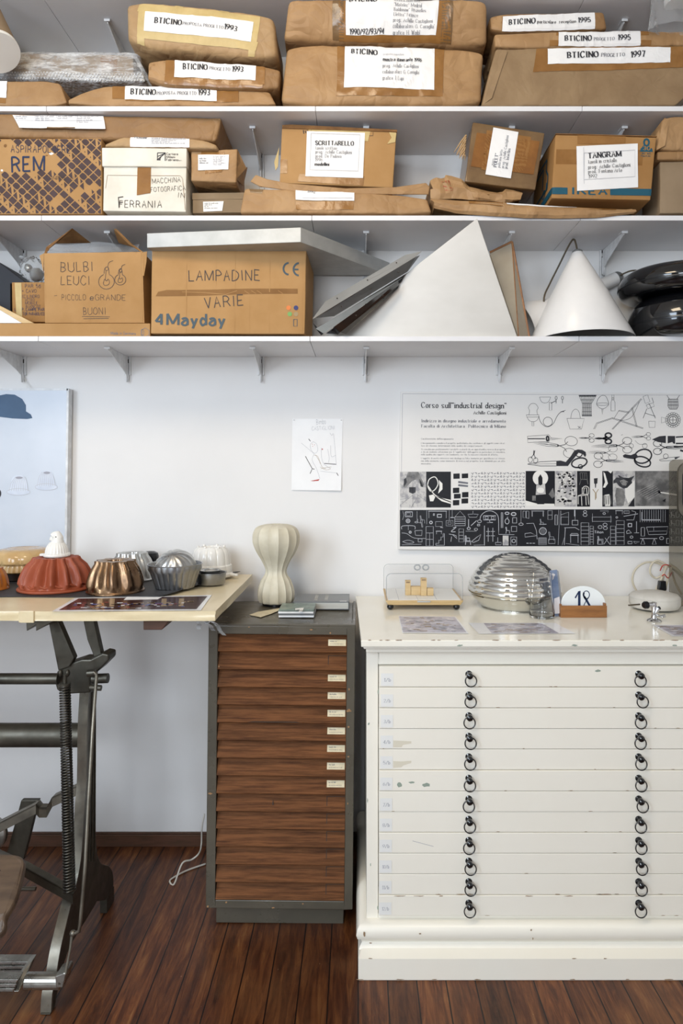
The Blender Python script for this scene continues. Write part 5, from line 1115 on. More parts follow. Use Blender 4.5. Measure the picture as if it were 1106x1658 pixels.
def rg7(x, y, rx, w=.6, ry=None, a0=0, a1=2 * PI, rot=0): ring(m, g, *c7(x, y), rx / 4.32, w, (ry or rx) / 4.32, a0=a0, a1=a1, rot=rot)
ln7([(28, 180), (32, 150), (24, 130), (40, 105), (57, 100), (75, 105), (92, 130), (84, 150), (88, 180)], .5, True); ln7([(10, 180), (100, 180), (98, 195), (12, 195)], .5, cl=True); ln7([(14, 195), (30, 220), (56, 228), (82, 220), (98, 195)], .5, True); ln7([(50, 228), (50, 258), (62, 258), (62, 228)], .5)
ln7([(96, 186), (110, 232), (150, 264), (195, 245), (222, 195), (245, 165), (283, 148)], .7, True); rg7(160, 228, 32, .7); ln7([(250, 158), (275, 158)], .8)
ln7([(102, 56), (180, 56)], .5); ln7([(102, 56), (115, 88), (140, 97), (165, 88), (180, 56)], .5, True); ln7([(170, 92), (170, 148), (188, 148), (188, 92)], .5, cl=True); ln7([(180, 100), (215, 82)], .9); 
for x in (218, 262): rg7(x, 62, 7, .7, 12); ln7([(x, 72), (x, 100)], .8)
ln7([(293, 205), (415, 205), (395, 280), (315, 280)], .5, cl=True); ln7([(320, 205), (330, 160), (355, 140), (378, 160), (387, 205)], .5, True); ln7([(370, 260), (390, 275), (372, 276), (388, 262)], .7)
for k in range(11): ln7([(378 + k * 12, 44), (403 + k * 6.0, 105), (400 + k * 6.5, 186)], .55); ln7([(498 - k * 12, 44), (463 - k * 6, 105)], .45)
for y, a, b in ((44, 376, 500), (50, 379, 497), (75, 388, 482), (100, 402, 466), (130, 401, 465), (158, 400, 466), (180, 398, 467), (187, 398, 468)): ln7([(a, y), (b, y)], 1.2 if y in (44, 50, 187) else .6)
ln7([(500, 102), (512, 68), (535, 46), (562, 48), (578, 75), (587, 102)], .6, True); rg7(543, 105, 43, .5, 9); ln7([(500, 108), (520, 130), (543, 138), (565, 130), (587, 108)], .5, True); ln7([(537, 138), (540, 180), (546, 138)], .5)
ln7([(601, 152), (601, 92), (608, 78), (608, 40), (622, 40), (622, 78), (630, 92), (630, 152)], .5, cl=True); rg7(615, 68, 7, .6)
for l in ([(480, 280), (500, 237), (612, 200)], [(488, 280), (506, 242), (615, 205)], [(608, 280), (812, 66)], [(614, 282), (818, 70)], [(625, 202), (658, 148), (728, 160)], [(655, 154), (725, 166)], [(745, 132), (778, 262)], [(752, 130), (785, 264)], [(612, 200), (828, 272)], [(610, 206), (826, 278)]): ln7(l, .5)
ln7([(625, 205), (690, 218), (750, 190), (800, 90)], .5, True)
for l in ([(826, 52), (858, 40), (874, 88), (842, 102)], [(848, 112), (895, 96), (905, 120), (860, 138)], [(866, 225), (911, 225), (909, 268), (868, 268)]): ln7(l, .5, cl=True)
for l in ([(866, 100), (884, 130)], [(852, 138), (826, 204)], [(880, 130), (912, 204)], [(840, 168), (912, 190)], [(888, 60), (900, 96)]): ln7(l, .7)
ln7([(1002, 70), (1000, 120), (1012, 140), (1062, 140), (1072, 120), (1070, 70)], .7, cl=True); 
for k in range(8): ln7([(1008 + k * 8, 70), (1010 + k * 7.5, 140)], .5)
ln7([(1000, 90), (1071, 90)], .8); ln7([(1000, 112), (1071, 112)], .8); ln7([(1010, 70), (992, 42)], .6); ln7([(1062, 70), (1082, 42)], .6)
rg7(1035, 216, 26, 1); rg7(1035, 216, 36, .6)
for k in range(18): rg7(1035 + 45 * math.cos(k * PI / 9), 216 + 45 * math.sin(k * PI / 9), 8, .6)
ln7([(1035, 190), (1035, 242)], .7); ln7([(1010, 216), (1060, 216)], .7); ln7([(982, 205), (955, 195), (955, 238), (982, 228)], .5)
def scis(x, y, L, ang, w=.6, dark=False, open_=.09, rr=.13, hl=.36):
    """a pair of scissors: two blades from the pivot, two finger rings behind"""
    ca, sa = math.cos(ang), math.sin(ang); P = lambda a, b: (x + a * ca - b * sa, y + a * sa + b * ca)
    for s_ in (-1, 1):
        tip = P(L * (1 - hl), s_ * L * open_ * .35); hd = P(-L * hl * .55, -s_ * L * open_); c = P(-L * hl, -s_ * L * rr * .95)
        bl = [P(0, s_ * L * .03), P(L * .3, s_ * L * .045 + s_ * L * open_ * .12), tip, P(L * .3, s_ * L * open_ * .1), P(0, -s_ * L * .02)]
        line(m, g, T7(bl), w, closed=True); line(m, g, T7([P(0, s_ * L * .02), hd, P(-L * hl + L * rr * .5, -s_ * L * rr * .8)]), w * (3.2 if dark else 1.6)); ring(m, g, *c7(*c), L * rr / 4.32, w * (2.6 if dark else 1.2), L * rr * .75 / 4.32, rot=ang)
    disc(m, g, *c7(x, y), 1)
scis(230, 395, -260, .12, .55, False, .05, .17, .34); scis(430, 342, -90, .0, .5, False, .06, .2, .4); scis(545, 345, -100, .0, 1.0, True, .06, .22, .38); scis(640, 395, -250, -.03, .6, False, .04, .13, .3); scis(820, 332, -120, -.04, .45); scis(570, 500, 180, .06, .6, False, .06, .17, .32); scis(990, 408, 210, .0, .8, False, .05, .14, .3)
scis(560, 445, -180, .03, .4, False, .07, .17, .3); scis(62, 455, -70, 1.7, .6, False, .2, .28, .6)
ln7([(18, 330), (140, 322), (165, 318), (182, 340), (165, 372), (140, 368), (20, 374)], .5, cl=True); ln7([(18, 347), (140, 347)], 1.6); rg7(158, 346, 8, 2.6, 16); ln7([(182, 342), (262, 346), (182, 354)], .7)
ln7([(18, 525), (110, 508), (220, 503), (220, 538), (110, 538), (18, 525)], .8); ln7([(60, 524), (220, 522)], .5); m.m('ink'); put(m, g, [T7([(220, 502), (250, 500), (285, 510), (320, 470), (345, 430), (370, 422), (400, 425), (425, 440), (428, 462), (420, 476), (405, 455), (375, 445), (355, 470), (330, 500), (300, 538), (220, 538)])])
rg7(378, 452, 22, 1.6); rg7(380, 515, 55, 2.4, 32, rot=-.25); rg7(388, 542, 14, 1.5)
rg7(825, 470, 62, 2.4, 47, rot=-.35); rg7(822, 508, 58, 2.4, 34, rot=.3); put(m, g, [T7([(684, 465), (700, 455), (740, 462), (775, 448), (790, 470), (760, 490), (720, 485), (690, 478)])])
put(m, g, [T7([(888, 352), (940, 330), (985, 326), (985, 378), (930, 370)])]); put(m, g, [T7([(998, 328), (1050, 328), (1050, 382), (1040, 382), (1030, 370), (998, 380)])]); ln7([(1055, 336), (1120, 332), (1130, 380), (1055, 380)], 2.4); 
ln7([(1040, 404), (1120, 400)], 2.2); ln7([(1085, 428), (1130, 440)], 3); rg7(985, 470, 17, .7); ln7([(940, 495), (1000, 480), (1082, 472), (1040, 500), (945, 502)], .6, cl=True); put(m, g, [T7([(1045, 478), (1085, 474), (1050, 490)])]); ln7([(770, 360), (800, 385), (850, 385)], .4, True); rg7(838, 397, 17, .5); rg7(744, 397, 15, .5); ln7([(672, 322), (684, 318)], .4)
m.build('drawings', t, weld=False)
m = MB('photo_light'); F8 = lambda mt, a, b, c, d, e=.001: (m.m(mt), patch(m, g, [c8(a, b), c8(c, b), c8(c, d), c8(a, d)], e, 1, 1))
F7 = lambda mt, a, b, c, d, e=.001: (m.m(mt), patch(m, g, [c7(a, b), c7(c, b), c7(c, d), c7(a, d)], e, 1, 1))
g = lambda x, y, e=0: g0(x, y, .0004 + e * .25)
E = .003
F8('photo_light', 33, 58, 213, 305); m.m('photo_mid'); put(m, g, [T8([(90, 60), (160, 60), (200, 150), (185, 165), (150, 110), (120, 120), (70, 170), (50, 160)])], E); m.m('photo_dark'); put(m, g, [T8([(95, 165), (140, 165), (140, 200), (120, 210), (95, 200)]), T8([(60, 110), (75, 100), (80, 130), (60, 165)]), T8([(165, 105), (180, 130), (195, 165), (175, 160)])], 2 * E); m.m('ink_grey'); [line(m, g, T8(l), .4, 2 * E) for l in ([(33, 290), (120, 220)], [(33, 250), (90, 240)], [(110, 305), (160, 220)], [(120, 58), (122, 300)], [(213, 260), (150, 215)])]
F8('print_black', 213, 58, 383, 305); m.m('halo'); line(m, g, T8([(222, 150), (235, 110), (275, 95), (295, 140), (270, 185), (240, 190), (222, 150), (260, 205), (300, 235), (383, 268)]), 1.5, E, smooth=True); put(m, g, [T8([(300, 115), (325, 140), (325, 180), (295, 210), (305, 165)]), T8([(232, 222), (262, 215), (275, 232), (262, 262), (240, 262)]), T8([(270, 222), (320, 240), (382, 252), (382, 280), (320, 262)])], E)
F8('poster_white', 385, 58, 515, 305); m.m('print_black')
for x, y, w_, h_ in ((400, 72, 44, 34), (458, 72, 44, 30), (397, 170, 44, 34), (404, 212, 46, 30), (460, 200, 44, 34), (397, 255, 44, 34), (456, 244, 46, 32)): put(m, g, [T8([(x, y), (x + w_, y - 2), (x + w_, y + h_), (x, y + h_ + 2)])], E)
m.m('ink_grey'); [put(m, g, [T8([(435, 122 + k * 22), (502, 132 + k * 20), (500, 144 + k * 20), (432, 136 + k * 22)])], E) for k in (0, 1)]
m.m('ink_grey')
for a in range(17):
    for b in range(11):
        x, y = 525 + a * 22, 66 + b * 23; k = (a * 7 + b * 13) % 5
        l = [[(x, y), (x + 8, y + 12), (x + 14, y - 2)], [(x, y + 6), (x + 6, y - 5), (x + 12, y + 8), (x, y + 6)], [(x, y), (x + 13, y), (x + 13, y + 9)], [(x + 2, y + 11), (x + 2, y - 3), (x + 12, y + 5)], [(x, y + 8), (x + 14, y + 3)]][k]; line(m, g, T8(l), .95, E)
F7('print_black', 5, 573, 210, 818); m.m('halo'); disc(m, g, *c7(108, 622), 12.5, eps=E * .6); put(m, g, [T7([(5, 780), (80, 800), (205, 802), (208, 818), (5, 818)])], E); m.m('photo_light'); put(m, g, [T7([(80, 665), (140, 660), (145, 735), (75, 740)])], E); m.m('print_black'); put(m, g, [T7([(92, 620), (108, 595), (122, 620), (122, 665), (108, 675), (94, 665)]), T7([(48, 740), (165, 738), (165, 785), (48, 785)]), T7([(80, 785), (135, 785), (135, 805), (85, 805)])], E * 1.6); m.m('halo'); disc(m, g, *c7(108, 708), 6, 4.5, E * 2.2); m.m('photo_mid'); put(m, g, [T7([(50, 745), (75, 745), (75, 780), (50, 780)]), T7([(165, 735), (195, 690), (208, 750), (190, 765)])], E * 2)
F7('photo_light', 213, 573, 360, 822); 
for k in range(70): m.m(('photo_dark', 'halo', 'print_black')[k % 3]); x, y = rnd.uniform(215, 340), rnd.uniform(575, 800); put(m, g, [T7([(x, y), (x + rnd.uniform(5, 20), y + rnd.uniform(-4, 4)), (x + rnd.uniform(4, 18), y + rnd.uniform(5, 20)), (x - 2, y + 10)])], E)
F7('print_black', 364, 573, 455, 822); m.m('halo')
for l in ([(400, 690), (400, 735), (372, 745), (372, 805)], [(400, 735), (440, 735), (446, 808)], [(372, 748), (440, 740)], [(400, 700), (412, 682), (432, 680), (446, 695), (444, 735)], [(408, 735), (414, 692), (430, 690), (434, 735)], [(395, 750), (398, 815)], [(425, 748), (428, 812)]): line(m, g, T7(l), 1, E, smooth=len(l) > 4)
m.m('photo_mid'); [line(m, g, T7(l), .8, E) for l in ([(385, 585), (390, 640), (380, 670)], [(385, 585), (430, 585), (436, 640), (440, 665)], [(388, 632), (436, 632)], [(402, 588), (404, 630)], [(418, 588), (418, 630)])]
F7('poster_white', 458, 573, 541, 822); m.m('photo_dark'); put(m, g, [T7([(482, 625), (508, 622), (506, 660), (498, 662), (496, 690), (490, 690), (489, 662), (483, 660)])], E); m.m('tan_dot'); line(m, g, T7([(474, 700), (492, 725), (492, 775)]), 1.2, E); line(m, g, T7([(514, 700), (498, 725), (498, 765)]), 1, E)
F7('print_black', 541, 573, 615, 822); m.m('halo'); put(m, g, [T7([(548, 578), (560, 590), (580, 660), (560, 690), (545, 688), (560, 650), (550, 600)]), T7([(556, 740), (590, 735), (596, 818), (560, 818)]), T7([(580, 573), (612, 573), (600, 590)])], E); m.m('photo_mid'); [put(m, g, [T7([(545 + 16 * k, 745), (552 + 16 * k, 742), (556 + 16 * k, 800), (548 + 16 * k, 815)])], E * 1.6) for k in range(4)]
F7('photo_light', 615, 573, 768, 822); m.m('halo'); put(m, g, [T7([(700, 670), (766, 640), (766, 760), (720, 800), (700, 740)])], E); m.m('photo_dark'); put(m, g, [T7([(618, 640), (640, 618), (660, 620), (650, 600), (685, 618), (725, 622), (766, 605), (745, 640), (750, 655), (715, 690), (690, 696), (660, 680), (640, 655), (618, 660)]), T7([(766, 755), (766, 820), (720, 820)])], E * 1.4); m.m('photo_mid'); put(m, g, [T7([(640, 690), (690, 700), (700, 760), (690, 815), (640, 815), (630, 740)])], E); put(m, g, [T7([(660, 640), (690, 632), (720, 648), (705, 676), (680, 672)])], E * 2)
m.m('ink'); [disc(m, g, *c7(x, y), 1.2, .7, E * 2.6) for x, y in ((676, 650), (712, 655))]
F7('photo_mid', 770, 573, 1240, 818); m.m('print_black'); put(m, g, [T7([(930, 708), (965, 718), (950, 732), (930, 728)]), T7([(960, 782), (985, 765), (980, 790)])], E); m.m('halo'); put(m, g, [T7([(945, 718), (1100, 740), (1100, 752), (950, 726)])], E * 1.5); m.m('photo_light'); [line(m, g, T7([(780 + 14 * k, 720 + 9 * k), (900 + 10 * k, 660 + 10 * k)]), .4, E) for k in range(7)]
m.build('photographs', t, weld=False)
# the black strip of furniture line drawings
m = MB('print_black'); patch(m, g, [c8(32, 322), c7(1235, 838), c7(1235, 1098), c8(32, 573)], .001, 1, 1); m.m('line_white')
def lw(pts, w=.45, cl=False, sm=False): line(m, g, pts, w, E, smooth=sm, closed=cl)
def R8(a, b, c, d, w=.5): lw(T8([(a, b), (c, b), (c, d), (a, d)]), w, True)
def R7(a, b, c, d, w=.5): lw(T7([(a, b), (c, b), (c, d), (a, d)]), w, True)
def r8(x, y, r, w=.5, ry=None, **k): ring(m, g, *c8(x, y), r / 4.254, w, (ry or r) / 4.254, E, **k)
def chair(tf, x, y, s, w=.5):
    lw(tf([(x, y), (x + .1 * s, y + .55 * s), (x + .05 * s, y + s)]), w); lw(tf([(x + .1 * s, y + .55 * s), (x + .6 * s, y + .55 * s), (x + .62 * s, y + s)]), w); lw(tf([(x, y), (x + .12 * s, y - .02 * s), (x + .2 * s, y + .5 * s)]), w)
def table(tf, x0, x1, y0, y1, w=.5): lw(tf([(x0, y0), (x1, y0)]), w * 2); lw(tf([(x0 + 4, y0), (x0 + 4, y1)]), w); lw(tf([(x1 - 4, y0), (x1 - 4, y1)]), w)
def rack(tf, a, b, c, d, n, w=.55):
    lw(tf([(a, b), (c, b), (c, d), (a, d)]), w, True)
    for k in range(1, n): y = b + (d - b) * k / n; lw(tf([(a, y), (c, y)]), w)
R8(70, 335, 118, 368, 1.2); R8(78, 342, 104, 361); lw(T8([(52, 330), (60, 360), (50, 390)])); lw(T8([(150, 330), (150, 400)])); r8(146, 406, 11, .7, 5); chair(T8, 170, 362, 52); r8(88, 397, 13, 1.1); r8(88, 397, 5, .8); lw(T8([(90, 432), (90, 460)])); lw(T8([(45, 455), (50, 432), (130, 432), (136, 455)]), .8, sm=True); r8(103, 475, 8, .9); r8(103, 475, 3); chair(T8, 190, 440, -56); lw(T8([(135, 465), (185, 462), (182, 498), (140, 496)]), .7, True); lw(T8([(45, 480), (80, 485), (130, 515), (210, 518)]), .6, sm=True); R8(158, 520, 184, 542, .8); lw(T8([(50, 540), (90, 530), (130, 545), (90, 552)]), .6, True, True); lw(T8([(45, 562), (180, 558)]), .5)
lw(T8([(217, 324), (217, 420)])); rack(T8, 212, 436, 262, 568, 3); lw(T8([(237, 480), (237, 568)])); table(T8, 228, 355, 330, 378); R8(290, 352, 318, 372, 1.5); R8(262, 348, 270, 360, 1); r8(246, 408, 9, 1.3); R8(278, 402, 324, 436); table(T8, 280, 322, 468, 488); lw(T8([(280, 565), (280, 552), (300, 552), (300, 530), (315, 530), (315, 508), (330, 508), (330, 484), (338, 484), (338, 565)]), .7, True); lw(T8([(310, 440), (328, 444)]), 1)
lw(T8([(372, 324), (372, 395)])); R8(350, 395, 398, 432); R8(362, 405, 386, 420); lw(T8([(392, 324), (392, 372)])); lw(T8([(380, 374), (405, 374)]), 1.2); lw(T8([(410, 370), (446, 330), (482, 370)])); rack(T8, 410, 370, 482, 430, 4, .8); lw(T8([(398, 445), (420, 440), (385, 470), (415, 472)]), 1, sm=True); lw(T8([(370, 488), (395, 492), (425, 520), (420, 500), (395, 490)]), .8); lw(T8([(388, 505), (383, 540)]), .8); rack(T8, 438, 452, 470, 542, 4); chair(T8, 480, 500, 62, 1); R8(480, 515, 512, 540, 1); lw(T8([(505, 385), (505, 440)]), 1.1); r8(506, 449, 11, 1, 8); lw(T8([(522, 430), (560, 395)]), 1); R8(566, 420, 582, 431, 1)
lw(T8([(535, 330), (535, 350), (500, 352), (510, 372), (560, 372), (572, 352), (540, 350)]), .6); lw(T8([(485, 468), (560, 468)])); r8(556, 455, 12, .7, 7); lw(T8([(525, 540), (555, 515), (590, 490), (575, 530), (540, 545)]), .8, True); lw(T8([(540, 565), (610, 562)])); lw(T8([(614, 430), (614, 566)]), .9)
lw(T8([(583, 395), (590, 362), (620, 335), (655, 328), (690, 342), (710, 375), (712, 460)]), .9, sm=True); r8(580, 400, 14, .8, 9); lw(T8([(712, 460), (712, 490), (820, 492)]), .7); R8(608, 362, 692, 390, 1.1); R8(620, 368, 640, 384, .8); R8(662, 368, 680, 384, .8); lw(T8([(650, 390), (650, 408), (628, 408), (672, 408)]), 1)
for x in (640, 672): lw(T8([(x, 445), (x, 540)]), .8); [lw(T8([(x - 14, y), (x + 14, y)]), .8) for y in (470, 500)]
R8(690, 545, 730, 562, .7); lw(T8([(706, 510), (706, 545)]), .7); R8(730, 340, 740, 445, .9); m.m('photo_light'); put(m, g, [T8([(740, 498), (780, 498), (780, 566), (740, 566)])], E); m.m('line_white'); R8(796, 508, 836, 564, .7); r8(816, 535, 12, 1); r8(770, 345, 14, 1.3, 8); r8(815, 350, 16, 1.6, 10); R8(770, 370, 776, 378); r8(770, 400, 14, 1, 18); R8(808, 375, 836, 412, .9); chair(T8, 760, 440, 44, .8); R8(800, 435, 836, 470, .8); lw(T8([(866, 324), (866, 410)])); r8(866, 420, 15, .8, 8); R8(880, 330, 898, 375); R8(902, 330, 920, 378)
for (x0, x1, y0, y1) in ((45, 130, 852, 890), (632, 685, 850, 875)): table(T7, x0, x1, y0, y1)
table(T8, 940, 1025, 330, 368); rack(T7, 160, 850, 190, 912, 2); R7(210, 880, 226, 950, .9); lw(T7([(10, 850), (10, 900), (28, 905)])); chair(T7, 105, 910, 40); lw(T7([(100, 945), (150, 945)]), .9); lw(T7([(10, 940), (60, 938), (80, 990), (85, 1050)]), .7); lw(T7([(0, 1010), (40, 1005), (85, 1025), (0, 1035)]), .7, True); ring(m, g, *c7(125, 993), 5.7, 1, eps=E); [lw(T7([(112 + k * 9, 972), (112 + k * 9, 1014)])) for k in range(4)]; R7(95, 1040, 150, 1088); [lw(T7([(95, 1044 + k * 7), (150, 1044 + k * 7)])) for k in range(6)]; chair(T7, 165, 1000, 60); R7(165, 1050, 210, 1080, .7); [lw(T7([(10 + k * 22, 1078), (26 + k * 22, 1078)]), 1) for k in range(3)]
lw(T7([(236, 845), (238, 960), (232, 1090)])); lw(T7([(250, 850), (250, 950), (305, 950), (305, 860), (250, 880)]), .6); R7(252, 895, 304, 945); lw(T7([(348, 845), (348, 890)]), 1.8); R7(330, 918, 370, 950, .9); lw(T7([(350, 890), (350, 918)])); rack(T7, 392, 935, 446, 1090, 6); rack(T7, 455, 958, 478, 1088, 7); lw(T7([(275, 970), (350, 968), (380, 985)]), .8); lw(T7([(282, 970), (275, 1090)]), .8); lw(T7([(275, 1040), (260, 1090)])); lw(T7([(285, 1080), (380, 1092)])); table(T7, 315, 375, 1022, 1075, .7); lw(T7([(315, 1022), (325, 1010), (368, 1010), (375, 1022)]), .7)
for x, y, r in ((420, 858, 11), (420, 880, 14), (554, 870, 9), (525, 965, 14), (560, 948, 14), (562, 972, 14), (642, 897, 7), (745, 1035, 10), (955, 1042, 14)): ring(m, g, *c7(x, y), r / 4.32, .8, r * .75 / 4.32, E)
R7(470, 895, 605, 925); lw(T7([(472, 870), (472, 930)])); lw(T7([(600, 885), (600, 935)])); lw(T7([(525, 852), (585, 852), (578, 865)])); text(m, g, 'Tihon', c7(486, 1008), c7(546, 1008), 4, 'heavy', E); chair(T7, 508, 1030, 50, .8); R7(508, 1050, 546, 1085, .8); lw(T7([(552, 1085), (590, 1030)]), .7); lw(T7([(560, 1040), (595, 1088)]), .7); rack(T7, 598, 958, 632, 1088, 5); rack(T7, 638, 920, 694, 1088, 6); R7(692, 852, 730, 868, .8); lw(T7([(690, 890), (790, 872)]), .9); lw(T7([(710, 915), (760, 915), (775, 860), (745, 850)]), .7); R7(722, 940, 746, 962, 1.6); lw(T7([(780, 925), (780, 1005), (762, 1005), (798, 1005)]), .8); lw(T7([(710, 995), (725, 985), (745, 1005), (712, 1010)]), 1, True); R7(720, 1065, 748, 1082, .9); lw(T7([(760, 1065), (800, 1068), (770, 1080)]), .6, True); R7(812, 968, 836, 1028, .8); lw(T7([(805, 1045), (925, 1045)]), .9); [lw(T7([(x, 1045), (x - 14, 1085), (x + 14, 1085)]), .7, True) for x in (824, 904)]
for x in range(805, 990, 16): lw(T7([(x, 845), (x, 930)]), .5)
lw(T7([(818, 915), (945, 915)]), 1.6); lw(T7([(818, 860), (818, 918)]), 1.6); lw(T7([(850, 965), (1000, 962), (990, 1015), (865, 1018)]), .7, True); lw(T7([(900, 965), (900, 990)])); lw(T7([(865, 995), (990, 992)])); R7(990, 1045, 1010, 1080, .8)
for k in range(24): x = 1020 + (k % 6) * 36; y = 860 + (k // 6) * 58; (R7(x, y, x + 22, y + 36, .6) if k % 2 else chair(T7, x, y, 40, .6))
m.build('furniture_strip', t, weld=False)

t = thing('mould_picture', 'pale blue picture panel of a floating bowler hat and white moulds, hung at the left', 'picture', W(20, 922, 2.775))
FL = 2.757; m = MB('sky_print'); m.prism([W(-90, 629, FL), W(111, 629, FL), W(107, 922, FL), W(-90, 922, FL)], (0, .003, 0)); g = flat(FL - .0005)
m.m('hat'); put(m, g, [[(-22, 676), (-16, 650), (-4, 641), (10, 638), (24, 639), (36, 646), (42, 656), (42, 666), (50, 671), (52.5, 677), (44, 678.5), (20, 677.5), (0, 675)]], .0002)
m.m('mould_print')
for cx_, cy_, r, tw in ((30, 786, 19, 1), (75, 778, 18, 0)):
    m.m('mould_print'); disc(m, g, cx_, cy_ + 10, r, 5.5, .0003, 28); put(m, g, [[(cx_ - r * .86, cy_ + 9), (cx_ - r * .55, cy_ - 12), (cx_ - r * .3, cy_ - 16), (cx_ + r * .3, cy_ - 16), (cx_ + r * .6, cy_ - 12), (cx_ + r * .86, cy_ + 9), (cx_, cy_ + 13)]], .0005); m.m('line_white')
    for k in range(9): x0 = cx_ - r * .8 + k * r * .2; line(m, g, [(cx_ + (x0 - cx_) * .5 + tw * 3, cy_ - 14), (cx_ + (x0 - cx_) * .85 + tw, cy_ - 4), (x0, cy_ + 9)], .7, .0007)
    ring(m, g, cx_, cy_ + 10.5, r, .7, 5.5, .0006); m.m('ink_light'); disc(m, g, cx_ + 1, cy_ - 12.5, r * .3, 2, .0008)
m.m('ink'); disc(m, g, -4, 799, 6, 8, .0004); m.build('print', t, weld=False)
m = MB('bracket'); 
for a, b in (((107.5, 629), (111, 629)),): m.prism([W(108, 629.2, FL - .001), W(111.4, 629.2, FL - .001), W(107.4, 922, FL - .001), W(104, 922, FL - .001)], (0, .036, 0))
m.prism([W(-90, 629.2, FL - .001), W(110, 629.2, FL - .001), W(110, 632, FL - .001), W(-90, 632, FL - .001)], (0, .036, 0)); m.build('metal_frame', t)
m = MB('cable_white'); m.tube(catmull([W(38, 608, 2.79), W(42, 618, 2.785), W(52, 630, 2.785)], 4), .0008, 5); m.tube(catmull([W(38, 608, 2.79), W(36, 613, 2.79), W(41, 614, 2.79), W(44, 628, 2.785)], 4), .0008, 5); m.build('hanging_wire', t)

t = thing('pinned_drawing', 'white sheet with a faint pencil and red drawing, pinned to the bare wall', 'drawing', W(513, 795, 2.797))
def sh(px, py, e=0): return W(px, py, WY - .0015 - .008 * max(0, (py - 720) / 75) ** 2 * (.4 + .6 * (px - 471) / 84) - e)
m = MB('paper'); patch(m, sh, [(473.5, 678), (555, 678), (552.5, 794.5), (472, 793.5)], 0, 8, 14); m.m('ink_light'); cq = lambda x, y: (440 + x / 5.027, 560 + y / 5.027)
text(m, sh, 'Bimbo', cq(365, 640), cq(440, 634), 8, 'pen', .0005); text(m, sh, 'CASTIGLIONI', cq(328, 688), cq(512, 680), 6, 'pen', .0005)
for l in ([(240, 790), (300, 840), (345, 880)], [(340, 780), (315, 800), (320, 845), (350, 875), (375, 850), (365, 800), (340, 780)], [(405, 830), (405, 900), (425, 960), (480, 1000)], [(345, 880), (330, 930), (365, 1000), (392, 1080)], [(475, 710), (490, 730), (505, 728), (525, 960)], [(455, 840), (468, 910), (462, 950)], [(480, 810), (485, 900), (520, 890)], [(395, 1020), (530, 1035)]): line(m, sh, [cq(*p) for p in l], .35, .0005, smooth=True)
m.m('marker'); [line(m, sh, [cq(*p) for p in l], 1.0, .0006) for l in ([(274, 898), (330, 1000), (312, 1040)], [(330, 1000), (348, 1003)], [(428, 957), (526, 964)], [(528, 1033), (542, 1057)], [(300, 757), (316, 777)])]
m.m('red_ink'); put(m, sh, [[cq(316, 1099), cq(350, 1092), cq(390, 1085), (cq(380, 1098)), cq(340, 1101)]], .0006); disc(m, sh, *cq(412, 841), 1, eps=.0006); [disc(m, sh, *cq(*p), .5, eps=.0006) for p in ((334, 817), (348, 805), (330, 800))]
m.m('chip_brown'); [line(m, sh, [cq(*p) for p in l], .4, .0005, smooth=True) for l in ([(345, 890), (375, 900), (395, 960)], [(355, 885), (390, 940), (410, 985), (440, 1000)], [(400, 1000), (450, 990), (485, 985)], [(395, 985), (440, 1010), (480, 1000)])]
m.build('sheet', t, weld=False)
for x in (476, 552.5):
    m = MB('bracket'); m.lathe(W(x, 680, WY - .003), [(.001, 0), (.002, 0), (.002, .003), (.001, .004)], 10, axis=(0, -1, 0)); m.build('pin', t)

# ---------------------------------------------------------------- moulds on the table
TS = TZ + .0045
m = MB('black_sheet')
def shf(u, v):
    Y = 2.248 + (2.735 - 2.248) * v; xr_ = -.652 + .175 * v ** .8 + .006 * math.sin(v * 14); x = -1.9 + (xr_ + 1.9) * u
    lift = max(0, (u - .82) / .18) ** 2 * (.004 + .006 * v + .003 * math.sin(7 * v)); return Vector((x, Y + .004 * math.sin(u * 23), TZ + .0015 + lift))
us = [k / 50 for k in range(51)]; vv = [k / 16 for k in range(17)]
m.grid(shf, us, vv); m.grid(lambda u, v: shf(u, v) + Vector((0, 0, .0015)), us, vv); m.grid(lambda u, w: shf(u, 0) + Vector((0, 0, .0015 * w)), us, [0, 1]); m.grid(lambda v, w: shf(1, v) + Vector((0, 0, .0015 * w)), vv, [0, 1])
tag(m.build('black_card_sheet', smooth=50), 'sheet of black card spread under the moulds on the paper-covered table', 'sheet')
g = level(TZ + .0012); t = thing('table_print', 'long glossy colour photograph lying at the front edge of the paper-covered table', 'photograph', (-.75, 2.1, TZ))
m = MB('paper_glossy'); patch(m, g, [(122, 968), (343, 963.5), (325, 988.5), (84, 990)], .0002, 2, 2); m.m('p_dark'); patch(m, g, [(127, 969.5), (336, 965.5), (318, 986.5), (95, 988)], .0006, 2, 2)
for k in range(90):
    m.m(('p_red', 'p_blue', 'p_white', 'p_tan', 'p_dark')[k % 5]); a = rnd.uniform(.02, .9); b = rnd.uniform(.35, .95); x = 127 * (1 - a) + 336 * a - 25 * b * (1 - a * .3); y = 969.5 + 17.5 * b - a * 2.5; w_ = rnd.uniform(3, 13); h_ = rnd.uniform(.6, 1.5); x = max(x, 131 - 25 * b); w_ = min(w_, 330 - 15 * b - x); put(m, g, [[(x, y), (x + w_, y - .2), (x + w_ - 1, y + h_), (x - 1, y + h_)]], .0009)
m.m('p_tan'); [put(m, g, [[(x, 969.5), (x + 8, 969.3), (x + 7, 982), (x - 1, 982)]], .0008) for x in (158, 178, 262, 290)]; m.m('paper'); put(m, g, [[(206, 966.6), (266, 965.3), (255, 971), (200, 972)]], .0012); m.build('print', t, weld=False)
def fl(k, amp, tw=0, sharp=1, lo=.05, hi=.9):
    def f(a, t):
        e = min(1, max(0, (t - lo) / .12)) * min(1, max(0, (hi - t) / .1)); s = math.cos(k * a + tw * t * 6)
        return 1 + amp * e * (abs(s) ** sharp * (1 if s > 0 else -1))
    return f
